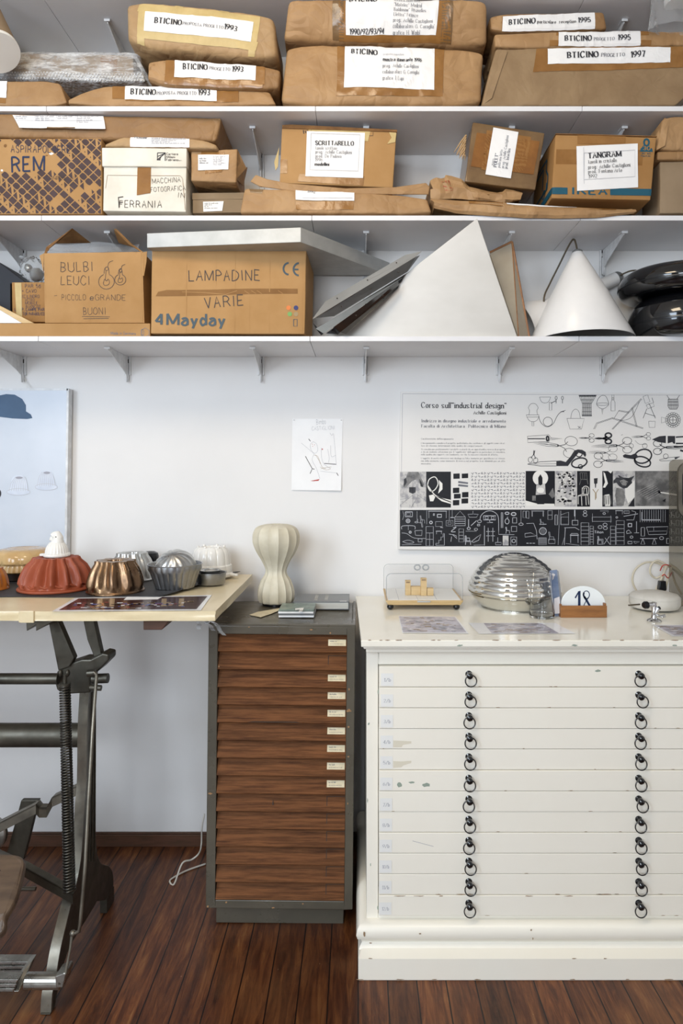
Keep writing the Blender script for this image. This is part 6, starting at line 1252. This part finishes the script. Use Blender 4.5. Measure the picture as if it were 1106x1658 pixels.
def bundt(name, label, mat, c, R, h, r1, k, amp, tw, base=None, hole=.3, n=None, sharp=.7, group='moulds on the black card'):
    t = thing(name, label, 'cake mould', c, group); n = n or k * 8
    prof = [(R, 0), (R, .004), (R * .965, .008), (R * .95, h * .14), (R * .93, h * .24), (R * .89, h * .4), (R * .83, h * .58), (R * .75, h * .75), ((R * .65 + r1) * .5, h * .9), (r1, h * .985), ((r1 + R * hole) * .5, h), (R * hole, h * .97), (R * hole * .8, h * .8), (R * hole * .5, h * .5)]
    m = MB(mat); m.lathe(c, prof, n, fl(k, amp, tw, sharp, .2, .97), cap0=True, cap1=True); m.build('body', t, smooth=28); return t
G_ = 'moulds on the black card'
c = (X(91, 2.40), 2.40, TS); t = bundt('terracotta_mould', 'round terracotta ring mould with twisted flutes and a white squeezer on top', 'terracotta', c, .121, .112, .07, 15, .12, .25, hole=.32, sharp=1, n=240)
m = MB('terracotta'); m.lathe((c[0], c[1], c[2]), [(.1, 0), (.1245, 0), (.1265, .004), (.1245, .008), (.117, .010)], 64); 
m.tube([(c[0] + (.1155 - .004) * math.cos(a), c[1] + (.1155 - .004) * math.sin(a), c[2] + .021 + .004 * math.sin(14 * a)) for a in [2 * PI * k / 112 for k in range(112)]], .0035, 6, closed=True); m.build('rim', t, smooth=40)
cs = (X(92, 2.40), 2.40, TS + .1125); t = thing('pie_bird_squeezer', 'white ceramic fluted squeezer with a bird head, sitting on the terracotta mould', 'squeezer', cs, None)
m = MB('ceramic'); m.lathe(cs, [(.03, 0), (.043, 0), (.045, .004), (.043, .010), (.038, .012), (.0375, .02), (.034, .034), (.026, .046), (.019, .052)], 96, lambda a, t_: 1 + .022 * math.cos(24 * a) * (1 if .35 < t_ < .95 else 0)); m.build('body', t, smooth=35)
m = MB('ceramic'); m.tube(catmull([(cs[0] + .002, cs[1], cs[2] + .045), (cs[0] + .004, cs[1], cs[2] + .058), (cs[0] + .003, cs[1], cs[2] + .068), (cs[0] - .004, cs[1], cs[2] + .075), (cs[0] - .013, cs[1], cs[2] + .068), (cs[0] - .02, cs[1], cs[2] + .054)], 4), [.021] * 4 + [.018] * 4 + [.0165] * 4 + [.013] * 4 + [.008] * 4 + [.005], 20); hd = m.build('bird_head', t, smooth=50)
m = MB('gap'); m.ball((cs[0] + .004, cs[1] - .0165, cs[2] + .069), .0022, 8); m.build('eye', hd)
m = MB('ceramic'); m.hexa([(cs[0] - .058, cs[1] - .008, cs[2] + .001), (cs[0] - .036, cs[1] - .014, cs[2] + .001), (cs[0] - .036, cs[1] + .014, cs[2] + .001), (cs[0] - .058, cs[1] + .008, cs[2] + .001), (cs[0] - .058, cs[1] - .008, cs[2] + .009), (cs[0] - .036, cs[1] - .014, cs[2] + .01), (cs[0] - .036, cs[1] + .014, cs[2] + .01), (cs[0] - .058, cs[1] + .008, cs[2] + .009)]); m.build('spout', t, bevel=.002)
c = (X(187, 2.345), 2.345, TS); bundt('copper_mould', 'tarnished copper ring mould with deep swirling lobes', 'copper', c, .096, .108, .062, 10, .10, .35, n=160, sharp=.8)
c = (X(214, 2.60), 2.60, TS); bundt('aluminium_mould', 'pale aluminium swirled mould standing behind the copper one', 'alu', c, .088, .102, .055, 14, .05, .6, n=140)
c = (X(243, 2.695), 2.695, TS); t = thing('black_tin', 'small dark round tin just showing behind the aluminium mould', 'tin', c); m = MB('black_paint'); m.lathe(c, [(.001, 0), (.03, 0), (.032, .06), (.034, .075), (.03, .088), (.018, .0945), (.001, .096)], 32); m.build('body', t, smooth=40)
c = (X(283.5, 2.40), 2.40, TS + .001); t = thing('fluted_pan', 'deep fluted aluminium cake pan standing upright with a shell mould in it', 'cake pan', c, None)
pf_ = [(.001, 0), (.058, 0), (.064, .004), (.072, .028), (.082, .058), (.088, .068), (.0915, .083), (.0945, .0835), (.0955, .086), (.094, .0875), (.091, .086), (.084, .066), (.07, .028), (.06, .006), (.001, .005)]
m = MB('alu_dull'); m.lathe(c, pf_, 176, lambda a, t_: 1 + (.05 * abs(math.cos(11 * a)) ** .6 * (1 if .1 < t_ < .38 or .75 < t_ < .95 else 0)), cap0=False, cap1=False); m.build('body', t, smooth=40)
cc = Vector((c[0] + .003, c[1] - .004, c[2] + .063)); axs = Vector((-.05, -.55, .8)).normalized(); t = thing('shell_mould', 'shiny aluminium dome mould with swirled ribs, lying inside the fluted pan', 'cake mould', cc)
m = MB('alu'); pr = [(.073 * math.sin(a), .073 * math.cos(a) * .98) for a in [PI / 2 * (1 - k / 16) for k in range(17)]]; pr[-1] = (.0005, .0715)
m.lathe(cc, pr, 144, lambda a, t_: 1 + .055 * math.sin(12 * a - 5 * t_ * 1.2) * (1 - t_) ** .3 * min(1, t_ * 6), axis=axs, cap0=True, cap1=False); m.build('body', t, smooth=40)
c = (X(342, 2.49), 2.49, TS + .0015); t = thing('flat_tin', 'low round grey baking tin beside the fluted pan', 'tin', c); m = MB('alu_dull'); m.lathe(c, [(.001, 0), (.047, 0), (.05, .003), (.0535, .038), (.057, .040), (.057, .042), (.052, .041), (.049, .02), (.001, .019)], 56, cap0=False, cap1=False); m.build('body', t, smooth=40)
c2 = (c[0] - .004, c[1], c[2] + .0195); t = thing('tart_tin', 'small shiny tart tin nested on the low grey tin', 'tin', c2); m = MB('alu'); m.lathe(c2, [(.001, 0), (.026, 0), (.03, .004), (.037, .03), (.04, .0305), (.036, .028), (.028, .016), (.024, .026), (.001, .027)], 56, lambda a, t_: 1 + .015 * math.cos(20 * a) * (.2 < t_ < .6), cap0=False, cap1=False); m.build('body', t, smooth=40)
c = (X(342, 2.655), 2.655, TS + .004); t = thing('ceramic_mould', 'white glazed ceramic jelly mould with tall lobes at the back of the table', 'cake mould', c, G_)
m = MB('ceramic'); m.lathe(c, [(.082, 0), (.084, .004), (.083, .012), (.079, .016), (.078, .035), (.0775, .042), (.073, .046), (.072, .065), (.069, .088), (.062, .104), (.050, .113), (.036, .114), (.03, .108), (.02, .085)], 168, lambda a, t_: 1 + (.055 * abs(math.sin(6 * a)) ** .55 - .03) * (1 if t_ > .28 else 0)); m.build('body', t, smooth=32)
for k in range(12): 
    if k % 2 == 0: a = PI / 12 + k * PI / 6; m = MB('ceramic'); m.ball((c[0] + .05 * math.cos(a), c[1] + .05 * math.sin(a), c[2] + .113), .006, 10, (1, 1, 1)); m.build('finial', t, smooth=True)
m = MB('ceramic'); m.tube([(c[0] + .078, c[1] - .02, c[2] + .008), (c[0] + .1, c[1] - .03, c[2] + .007)], [.008, .0065], 12); m.ball((c[0] + .102, c[1] - .031, c[2] + .0075), .009, 12, (1, 1, .7)); m.build('lug', t, smooth=40)
c = (X(38, 2.63), 2.63, TS); t = thing('tan_ceramic_mould', 'tan glazed ceramic mould with woven lobes and a dark foot, behind the terracotta one', 'cake mould', c, G_)
m = MB('tan_glaze'); m.lathe(c, [(.092, .028), (.1, .03), (.104, .034), (.1, .058), (.107, .066), (.108, .085), (.101, .1), (.085, .111), (.06, .116), (.04, .112), (.001, .108)], 144, lambda a, t_: (1 + .03 * abs(math.sin(18 * a)) ** .5) if t_ < .32 else 1 + .05 * abs(math.sin(5 * a + (0 if t_ < .55 else .3))) ** .7 * (1 if t_ < .85 else .3)); m.build('body', t, smooth=40)
m = MB('dark_glaze'); m.lathe(c, [(.088, 0), (.094, .003), (.097, .028), (.09, .03)], 72); m.build('foot_ring', t, smooth=40)
c = (X(-14, 2.39), 2.39, TS); bundt('amber_mould', 'brown glazed fluted mould cut off by the left edge of the picture', 'amber', c, .058, .075, .035, 12, .05, .2, n=96)

# ---------------------------------------------------------------- on the olive cabinet
KT = 1.0255
c = (X(447, 2.605), 2.605, KT); t = thing('cocoon_lamp', 'cream ribbed cocoon table lamp shaped like a gourd, on the olive cabinet', 'lamp', c)
def yp(py): return Z(py, 2.605) - KT
pr = [(.055, .0075), (.065, .011), (.0695, yp(968)), (.0705, yp(958)), (.066, yp(949)), (.056, yp(938)), (.0445, yp(931)), (.0405, yp(924)), (.046, yp(916)), (.058, yp(906)), (.075, yp(894)), (.087, yp(882)), (.0905, yp(873)), (.088, yp(863)), (.076, yp(854)), (.05, yp(849.5)), (.025, yp(848.6)), (.018, yp(849.5)), (.016, yp(851))]
pr = [tuple(p) for p in catmull(pr, 4)]
m = MB('cocoon'); m.lathe(c, pr, 168, lambda a, t_: 1 - .07 * abs(math.sin(7 * a)) ** .8 * (1 if t_ < .93 else max(0, (1 - t_) / .07)), cap1=False); m.build('shade', t, smooth=35)
m = MB('black_paint'); m.lathe(c, [(.052, 0), (.052, .012), (.044, .02), (.04, .026)], 40); m.build('lamp_base', t, smooth=40)
def booklike(name, label, x0, x1, y0, y1, z0, z1, cover, cat='book'):
    t = thing(name, label, cat, ((x0 + x1) / 2, (y0 + y1) / 2, z0)); m = MB(cover); m.box(x0, x1, y0, y1, z1 - .0025, z1); m.box(x0, x1, y0, y1, z0, z0 + .0025); m.box(x1 - .0025, x1, y0, y1, z0, z1); cv = m.build('cover', t, bevel=.0005)
    m = MB('pages'); m.box(x0 + .003, x1 - .0025, y0 + .003, y1 - .003, z0 + .0025, z1 - .0025); m.build('pages', t); return t, cv
bx0, bx1 = X(475, 2.505), X(565, 2.505); t, cv = booklike('grey_book', 'thick grey hardback with silver bars on its cover, lying behind the leaflets', bx0, bx1, 2.505, 2.66, KT + .0005, KT + .029, 'cover_grey')
m = MB('steel'); z = KT + .0293
for a in (.36, .55): m.box(bx0 + (bx1 - bx0) * a, bx0 + (bx1 - bx0) * (a + .06), 2.535, 2.65, z - .0004, z)
m.m('tag_white'); m.box(bx0 + .17, bx0 + .195, 2.512, 2.52, z - .0004, z); m.build('cover_print', cv)
lx0, lx1 = X(451, 2.375), X(508, 2.375)
for k in range(4):
    z = KT + .0003 + k * .0068; j = rnd.uniform(-.002, .002); m = MB(('paper', 'cover_grey', 'paper', 'cover_green')[k]); m.box(lx0 + j, lx1 + j, 2.372 + abs(j), 2.50 - .004 * k, z, z + .0066)
    if k == 3: m.m('halo'); f = level(z + .0066); put(m, f, [[(478, 985), (492, 984), (490, 990), (484, 991), (485, 987), (478, 988)]], .0004); m.m('cover_grey'); put(m, f, [[(453, 988.8), (507, 988.5), (507, 989.3), (453, 989.5)]], .0004)
    tag(m.build('leaflet', bevel=.0006), ['bottom white leaflet of the small stack on the olive cabinet', 'grey leaflet second from the bottom of the small stack', 'white leaflet just below the green cover of the small stack', 'green-grey leaflet on top of the small stack on the olive cabinet'][k], 'leaflet', 'small stack of leaflets')
g = level(KT); m = MB('tag_cream'); q = [(404, 996), (418, 991), (455, 985), (459, 986), (440, 994), (422, 1000)]; m.prism([g(*p) + Vector((0, 0, .0008)) for p in q], (0, 0, .0008)); tag(m.build('paper_tag_strip'), 'torn cream paper tag lying at the foot of the cocoon lamp', 'paper tag')
m = MB('cable_white'); m.tube(catmull([W(331, 1318, 2.66), W(327, 1340, 2.66), W(326, 1368, 2.68), W(322, 1382, 2.6), W(310, 1392, 2.58), W(295, 1398, 2.55), (*W(282, 1399, 2.53).to_tuple()[:2], .004), (*W(275, 1392, 2.55).to_tuple()[:2], .004), (*W(285, 1384, 2.58).to_tuple()[:2], .004), (*W(305, 1376, 2.62).to_tuple()[:2], .004), (*W(333, 1370, 2.66).to_tuple()[:2], .004)], 6), .0032, 8); tag(m.build('white_cable', smooth=True), 'white electric cable looping on the floor behind the olive cabinet', 'cable')

# ---------------------------------------------------------------- on the plan chest
ZC = CT + .0005
t = thing('display_box', 'clear acrylic display box on a pale wooden tray, holding wooden blocks', 'display box', (X(683, 2.6), 2.6, ZC))
x0, x1, y0, y1 = X(624, 2.50), X(751, 2.50), 2.50, 2.755; za = ZC + .018; zb_ = za + .018
m = MB('wood_pale'); m.hexa([(x0 + .012, y0 + .008, za), (x1 - .01, y0 + .008, za), (x1 - .01, y1, za), (x0 + .012, y1, za), (x0, y0, zb_), (x1, y0, zb_), (x1, y1, zb_), (x0, y1, zb_)]); tr = m.build('tray', t, bevel=.002)
m = MB('tag_white'); m.box(x0 + .01, x1 - .01, y0 + .01, y1 - .008, zb_, zb_ + .001); m.m('ink_light')
for k in range(3): m.box(x0 + .05 + k * .07, x0 + .051 + k * .07, y0 + .01, y1 - .01, zb_ + .001, zb_ + .0012)
m.build('tray_liner', tr); m = MB('slab_metal'); m.box(X(676, y0), X(697, y0), y0 - .0015, y0 + .002, zb_ - .006, zb_ - .0005); m.build('clasp', tr)
for px, yy in ((632, 2.515), (739, 2.515), (637, 2.72), (735, 2.72)):
    m = MB('black_paint'); m.ball((X(px, yy), yy, ZC + .011), .0115, 16, (1.1, 1.1, .95)); m.build('ball_foot', t, smooth=True)
zt_ = Z(929, 2.50); r = .018; m = MB('acrylic')
def cover(i, yy):
    a, b, c_ = x0 + .004 + i, x1 - .004 - i, zt_ - i; pts = [(a, zb_)]; pts += [(a + r - r * math.cos(k * PI / 12), c_ - r + r * math.sin(k * PI / 12)) for k in range(7)]; pts += [(b - r + r * math.sin(k * PI / 12), c_ - r + r * math.cos(k * PI / 12)) for k in range(7)] + [(b, zb_)]
    return [(p[0], yy, p[1]) for p in pts]
A0, A1 = cover(0, y0 + .004), cover(0, y1 - .004); B0, B1 = cover(.003, y0 + .004), cover(.003, y1 - .004)
for P, Q in ((A0, A1), (B0, B1)):
    for k in range(len(P) - 1): m.face([P[k], P[k + 1], Q[k + 1], Q[k]])
for k in range(len(A0) - 1): m.face([A0[k], A0[k + 1], B0[k + 1], B0[k]]); m.face([A1[k], A1[k + 1], B1[k + 1], B1[k]])
for P, Q in ((A0, B0), (A1, B1)): m.face([P[0], Q[0], Q[0], P[0]][:2] + [Q[0]]) if False else None
m.face([A0[0], B0[0], B1[0], A1[0]]); m.face([A0[-1], B0[-1], B1[-1], A1[-1]]); cvr = m.build('acrylic_cover', t)
m = MB('acrylic_edge'); m.tube(A0, .0011, 6); m.tube(A1, .0009, 6); m.build('cover_edge', cvr, smooth=True)
m = MB('acrylic'); m.prism(cover(.0032, y1 - .0075), (0, .003, 0)); m.build('back_pane', t)
xm = (x0 + x1) / 2
m = MB('acrylic_edge')
for s_ in (-1, 1): m.tube([(xm + s_ * .016 + .011 * math.cos(a), y0 + .12, zt_ + .006 + .011 * math.sin(a) * .9) for a in [2 * PI * k / 20 for k in range(20)]], .0028, 8, closed=True)
m.build('cover_grip', cvr, smooth=True)
blk = [(656.5, 665, 942, 965.5, 2.60), (665.5, 681, 951.5, 965.5, 2.60), (681.5, 691, 939.5, 967.5, 2.59), (691.8, 702, 955.5, 967.5, 2.59)]
lbl = ['tall wooden block at the left inside the clear display box', 'low wide wooden block between the two tall ones in the display box', 'tallest wooden block inside the clear display box', 'small wooden cube at the right inside the clear display box']
for k, (a, b, c_, d_, Y) in enumerate(blk):
    m = MB('wood_pale'); zlo = zb_ + .0015; m.box(X(a, Y), X(b, Y), Y, Y + .022, zlo, Z(c_, Y) - (Z(d_, Y) - zlo)); m.m('chip_brown'); 
    if k in (0, 2): m.box(X(a, Y) + .003, X(b, Y) - .003, Y - .0002, Y + .0001, Z(c_, Y) - (Z(d_, Y) - zlo) - .009, Z(c_, Y) - (Z(d_, Y) - zlo) - .003)
    tag(m.build('wooden_block', bevel=.001), lbl[k], 'block', 'wooden blocks in the display box')
c = Vector((X(833, 2.575), 2.575, ZC)); t = thing('ribbed_dome_lamp', 'large shiny silver lamp shaped like a ribbed beehive dome', 'lamp', c)
R = .172; zw = Z(952, 2.575) - ZC; zt2 = Z(896, 2.575) - ZC; pr = [(.118, 0), (.121, .004), (.138, .018), (.152, .034), (.163, .046), (.1655, .05), (.161, .053)]
nR = 10
for k in range(nR):
    a0 = .02 + (PI / 2 - .10) * k / nR; a1 = .02 + (PI / 2 - .10) * (k + 1) / nR
    for j in range(6):
        a = a0 + (a1 - a0) * j / 6; b = 1 + .022 * math.sin(PI * j / 6) - .004; pr.append((R * math.cos(a) * b, .055 + (zt2 - .055) * math.sin(a) * (b if k > 6 else 1)))
pr += [(.02, zt2), (.001, zt2 + .0005)]
m = MB('silver_dome'); m.lathe(c, pr, 96, cap1=False); m.build('shade', t, smooth=45)
m = MB('steel'); m.lathe(c, [(.119, 0), (.1235, 0), (.1235, .004), (.121, .0055)], 72, cap1=False); m.build('rim', t, smooth=40)
c = Vector((X(877.5, 2.39), 2.39, ZC)); t = thing('glass_carafe', 'tapering clear glass carafe in front of the silver dome', 'glass', c)
hg = Z(926, 2.39) - ZC; m = MB('glass'); m.lathe(c, [(.001, 0), (.040, 0), (.0435, .004), (.043, .02), (.036, hg * .5), (.030, hg * .95), (.0305, hg), (.0292, hg), (.0286, hg * .94), (.0348, hg * .5), (.0418, .020), (.040, .010), (.001, .009)], 64, cap0=False, cap1=False); m.build('vessel', t, smooth=40)
t = thing('blue_card_stand', 'narrow folded blue-grey glossy card standing behind the glass carafe', 'card', W(898, 995, 2.44))
m = MB('blue_card'); q = [W(890, 924, 2.415), W(901, 922.5, 2.42), W(909, 994, 2.405), W(896, 995, 2.40)]; q[2].z = q[3].z = ZC; m.prism(q, (0, .0015, 0)); q2 = [W(901, 922.5, 2.42), W(904, 925, 2.46), W(912, 991, 2.45), W(909, 994, 2.405)]; q2[2].z = q2[3].z = ZC; m.prism(q2, (.0015, 0, 0)); m.build('folded_card', t)
m = MB('collage_b'); g = lambda x, y, e=0: W(x, y, 2.4085 - (y - 924) * .00017 - e); put(m, g, [[(897.3, 969), (906, 966), (908.4, 993), (897, 994)], [(893, 930), (897, 936), (894, 940), (899, 930), (895, 928)]], .001); m.build('print', t)
t = thing('number_holder', 'shallow orange-brown wooden tray holding the enamel number plate', 'holder', W(945, 1001, 2.42))
hx0, hx1, hy0, hy1, hz = X(908, 2.38), X(983, 2.38), 2.38, 2.43, ZC + .045
for nm, b in (('front_board', (hx0, hx1, hy0, hy0 + .007, ZC, hz - .004)), ('rear_board', (hx0, hx1, hy1 - .007, hy1, ZC, hz)), ('end_board', (hx0, hx0 + .006, hy0 + .007, hy1 - .007, ZC, hz)), ('end_board', (hx1 - .006, hx1, hy0 + .007, hy1 - .007, ZC, hz + .003)), ('floor_board', (hx0 + .006, hx1 - .006, hy0 + .007, hy1 - .007, ZC, ZC + .005))):
    m = MB('wood_orange'); m.box(*b); m.build(nm, t, bevel=.0008)
YS = 2.405; t = thing('number_plate', 'white oval enamel plate with a dark blue number 18 in the wooden tray', 'sign', W(944, 995, YS)); cxp, cyp, rx, ry = 944.5, 979, 36, 30
m = MB('sign_white'); q = [W(cxp + rx * math.cos(a), cyp - ry * math.sin(a), YS) for a in [PI * (-.10 + 1.2 * k / 40) for k in range(41)]]; m.prism(q, (0, .006, 0)); m.build('plate', t, bevel=.0015)
m = MB('sign_ink'); g = flat(YS - .0008); put(m, g, [[(936, 957.5), (940, 956.5), (940, 987), (936, 987)], [(930.5, 967.5), (936.5, 957.5), (936.5, 961), (932.5, 969)], [(933, 986), (943, 986), (943, 987), (933, 987)]], 0)
ring(m, g, 949.5, 963, 5, 1.3, 6.2, 0, 24); line(m, g, [(946, 966), (951, 974), (956, 984), (954, 988)], 3.4, 0, smooth=True); line(m, g, [(953.5, 967), (948, 975), (944.5, 984), (947, 989)], 1.2, 0, smooth=True); line(m, g, [(945.6, 959.5), (945, 964), (948, 969)], 2.6, 0, smooth=True); m.build('number', t)

# white round brush head / bell with chrome clamp, and cables
c = Vector((X(1060, 2.53), 2.53, ZC + .006)); t = thing('white_drum', 'flat round white drum with a brown rod, beside the smoked panel', 'drum', (c.x, c.y, ZC))
R = 39 * 2.53 / FP; hd_ = Z(965, 2.53) - c.z; m = MB('brush_white'); m.lathe(c, [(R * .6, -.004), (R * .92, .002), (R * .995, .014), (R, .02), (R, hd_ - .008), (R * .99, hd_ - .002), (R * .985, hd_), (R * .9, hd_ + .008), (R * .5, hd_ + .017), (.001, hd_ + .019)], 64); m.build('body', t, smooth=40)
m = MB('brush_white'); m.lathe(c, [(R * 1.004, hd_ - .005), (R * 1.01, hd_ - .003), (R * 1.004, hd_ - .001)], 64, cap0=False, cap1=False); m.build('seam_ring', t, smooth=True)
m = MB('cable_brown'); m.tube([W(1018, 980, 2.40), W(1036, 978.5, 2.42)], .0028, 8); m.build('rod', t, smooth=True)
c = Vector((X(1059, 2.32), 2.32, ZC)); t = thing('chrome_clamp', 'small chrome clamp with a black knob standing before the white drum', 'clamp', c); z9 = lambda py: Z(py, 2.32)
m = MB('chrome'); m.lathe(c, [(.024, 0), (.0245, .003), (.021, .007), (.010, .012), (.0075, .024), (.0085, .05), (.0095, z9(976) - ZC), (.007, z9(975) - ZC)], 32); m.tube([(c.x + .003, c.y, z9(979.5)), (c.x - .022, c.y - .004, z9(979))], .0085, 18); m.tube([(c.x + .004, c.y, z9(992)), (c.x + .014, c.y - .004, z9(984))], .008, 16); m.build('stem', t, smooth=40)
m = MB('black_paint'); m.lathe((c.x - .022, c.y - .004, z9(979)), [(.008, 0), (.0125, .004), (.0125, .014), (.009, .019)], 24, axis=(-1, -.35, 0)); m.build('knob', t, smooth=40); m = MB('black_paint'); m.lathe((c.x + .0135, c.y - .005, z9(984.5)), [(.0062, 0), (.0062, .004)], 18, axis=(.4, -.7, .5)); m.build('socket', t, smooth=40)
m = MB('chrome'); m.tube(catmull([(c.x + .008, c.y, z9(995)), (c.x + .02, c.y - .004, z9(997)), (c.x + .036, c.y - .004, z9(995.5))], 4), .0035, 10); m.ball((c.x + .03, c.y - .004, z9(998.5)), .006, 12, (1.6, .7, .6)); m.build('wing_nut', t, smooth=40)
t = thing('cable_coil', 'coiled beige cable with a black plug and red ties behind the white drum', 'cable', W(1060, 960, 2.72))
def coil(pts, r=.0042, Y=2.70): m = MB('cable_beige'); m.tube(catmull([W(x, y, Y + dy) for x, y, dy in pts], 6), r, 8); return m
coil([(1084, 918, 0), (1066, 908, 0), (1055, 914, 0), (1053, 928, 0), (1062, 936, 0), (1074, 932, -.02), (1068, 950, -.03), (1060, 960, -.04), (1068, 964, -.04)]).build('cable_loop', t, smooth=True)
coil([(1080, 922, .02), (1066, 912, .03), (1045, 911, .03), (1029, 922, .03), (1024, 938, .03), (1028, 952, .03), (1036, 961, .03), (1052, 965, .02)]).build('cable_loop', t, smooth=True)
coil([(1080, 916, -.02), (1074, 930, -.03), (1066, 948, -.04), (1058, 962, -.05)], .005).build('cable_loop', t, smooth=True); coil([(1088, 918, -.02), (1082, 935, -.03), (1076, 960, -.04)], .005).build('cable_loop', t, smooth=True)
coil([(1084, 914, -.01), (1096, 922, -.02), (1112, 938, -.02), (1130, 960, -.03)], .006).build('cable_loop', t, smooth=True); coil([(1086, 918, 0), (1100, 930, 0), (1116, 950, -.01)], .005).build('cable_loop', t, smooth=True); coil([(1088, 925, .0), (1094, 945, 0), (1104, 962, 0)], .0045).build('cable_loop', t, smooth=True)
m = MB('black_paint'); m.prism([W(1069, 941, 2.63), W(1079, 941, 2.63), W(1080, 956, 2.63), W(1075, 958, 2.63), W(1067, 955, 2.63)], (0, .022, 0)); m.build('plug', t, bevel=.003)
m = MB('red_ink'); m.tube(catmull([W(1069, 924, 2.66), W(1073, 916, 2.65), W(1080, 914.5, 2.65), W(1086, 917, 2.66)], 4), .0022, 6); m.build('red_tie', t, smooth=True)
m = MB('red_ink'); m.tube(catmull([W(1072, 933, 2.65), W(1076, 930, 2.645), W(1082, 936, 2.65), (W(1088, 927, 2.66))], 4), .0022, 6); m.build('red_tie', t, smooth=True)
# smoked acrylic panel with a rounded metal opening, cut by the right edge
t = thing('smoked_case', 'tall smoked transparent case with a rounded metal window, cut off by the right edge', 'display case', (X(1150, 2.6), 2.6, ZC)); YP = 2.575
xl, xr3, zl, zh = X(1084.5, YP), X(1230, YP), ZC, Z(744, YP)
def rr(a, b, c_, d_, r, y, n=6):
    o = []
    for cx_, cz, s0 in ((b - r, d_ - r, 0), (a + r, d_ - r, 1), (a + r, c_ + r, 2), (b - r, c_ + r, 3)):
        o += [Vector((cx_ + r * math.cos(s0 * PI / 2 + k * PI / 2 / n), y, cz + r * math.sin(s0 * PI / 2 + k * PI / 2 / n))) for k in range(n + 1)]
    return o
m = MB('smoked'); m.prism(rr(xl, xr3, zl, zh, .02, YP), (0, .006, 0)); m.build('smoked_pane', t)
m = MB('iron_worn'); xa = X(1098, YP - .01); O = rr(xa, X(1215, YP), Z(838, YP), Z(748, YP), .04, YP - .014); I = rr(xa + .014, X(1208, YP), Z(826, YP), Z(758, YP), .03, YP - .014); n = len(O)
for k in range(n):
    k2 = (k + 1) % n; d = Vector((0, .013, 0)); m.face([O[k], O[k2], I[k2], I[k]]); m.face([O[k], O[k2], O[k2] + d, O[k] + d]); m.face([I[k], I[k2], I[k2] + d, I[k] + d])
m.build('metal_surround', t, smooth=35); m = MB('print_black'); m.prism([p + Vector((0, .008, 0)) for p in I], (0, .004, 0)); m.build('dark_opening', t)
# loose prints on the chest top
g = level(CT)
def card(label, c4, inner, seed, name='photo_print'):
    r = random.Random(seed); m = MB('paper_glossy'); patch(m, g, c4, .0012, 2, 2); m.m('collage_a'); patch(m, g, inner, .0016, 2, 2); (a, b, c_, d_) = inner
    for k in range(95):
        m.m(('collage_b', 'collage_c', 'collage_a', 'print_grey')[k % 4]); u, v = r.uniform(0, .86), r.uniform(.02, .92); w_, h_ = r.uniform(.05, .14), r.uniform(.02, .08)
        P = lambda s, t_: ((a[0] * (1 - s) + b[0] * s) * (1 - t_) + (d_[0] * (1 - s) + c_[0] * s) * t_, (a[1] * (1 - s) + b[1] * s) * (1 - t_) + (d_[1] * (1 - s) + c_[1] * s) * t_)
        sk = r.uniform(-.04, .04); put(m, g, [[P(u, v), P(u + w_, v + sk * .4), P(u + w_ + sk, min(1, v + h_)), P(u + sk, min(1, v + h_))]], .0018 + k * 4e-6)
    return tag(m.build(name, weld=False), label, 'photograph', 'photographs on the plan chest')
card('collage photograph lying in front of the clear display box', [(645, 997.5), (738, 998.5), (759, 1026.5), (651.5, 1025.5)], [(646.5, 998.5), (736, 999.5), (755.5, 1024.8), (652.5, 1024)], 1)
card('longer photograph with a white border, lying in front of the glass carafe', [(758.5, 1009), (899, 1009), (932, 1026.5), (776, 1027)], [(783, 1009.5), (877, 1009.5), (905, 1025.8), (796, 1026)], 2)
card('pale blue photograph in front of the chrome clamp, cut by the right edge', [(1056, 1012), (1160, 1012), (1195, 1031), (1089, 1031)], [(1062, 1013.5), (1155, 1013.5), (1190, 1029), (1092, 1029.5)], 3)
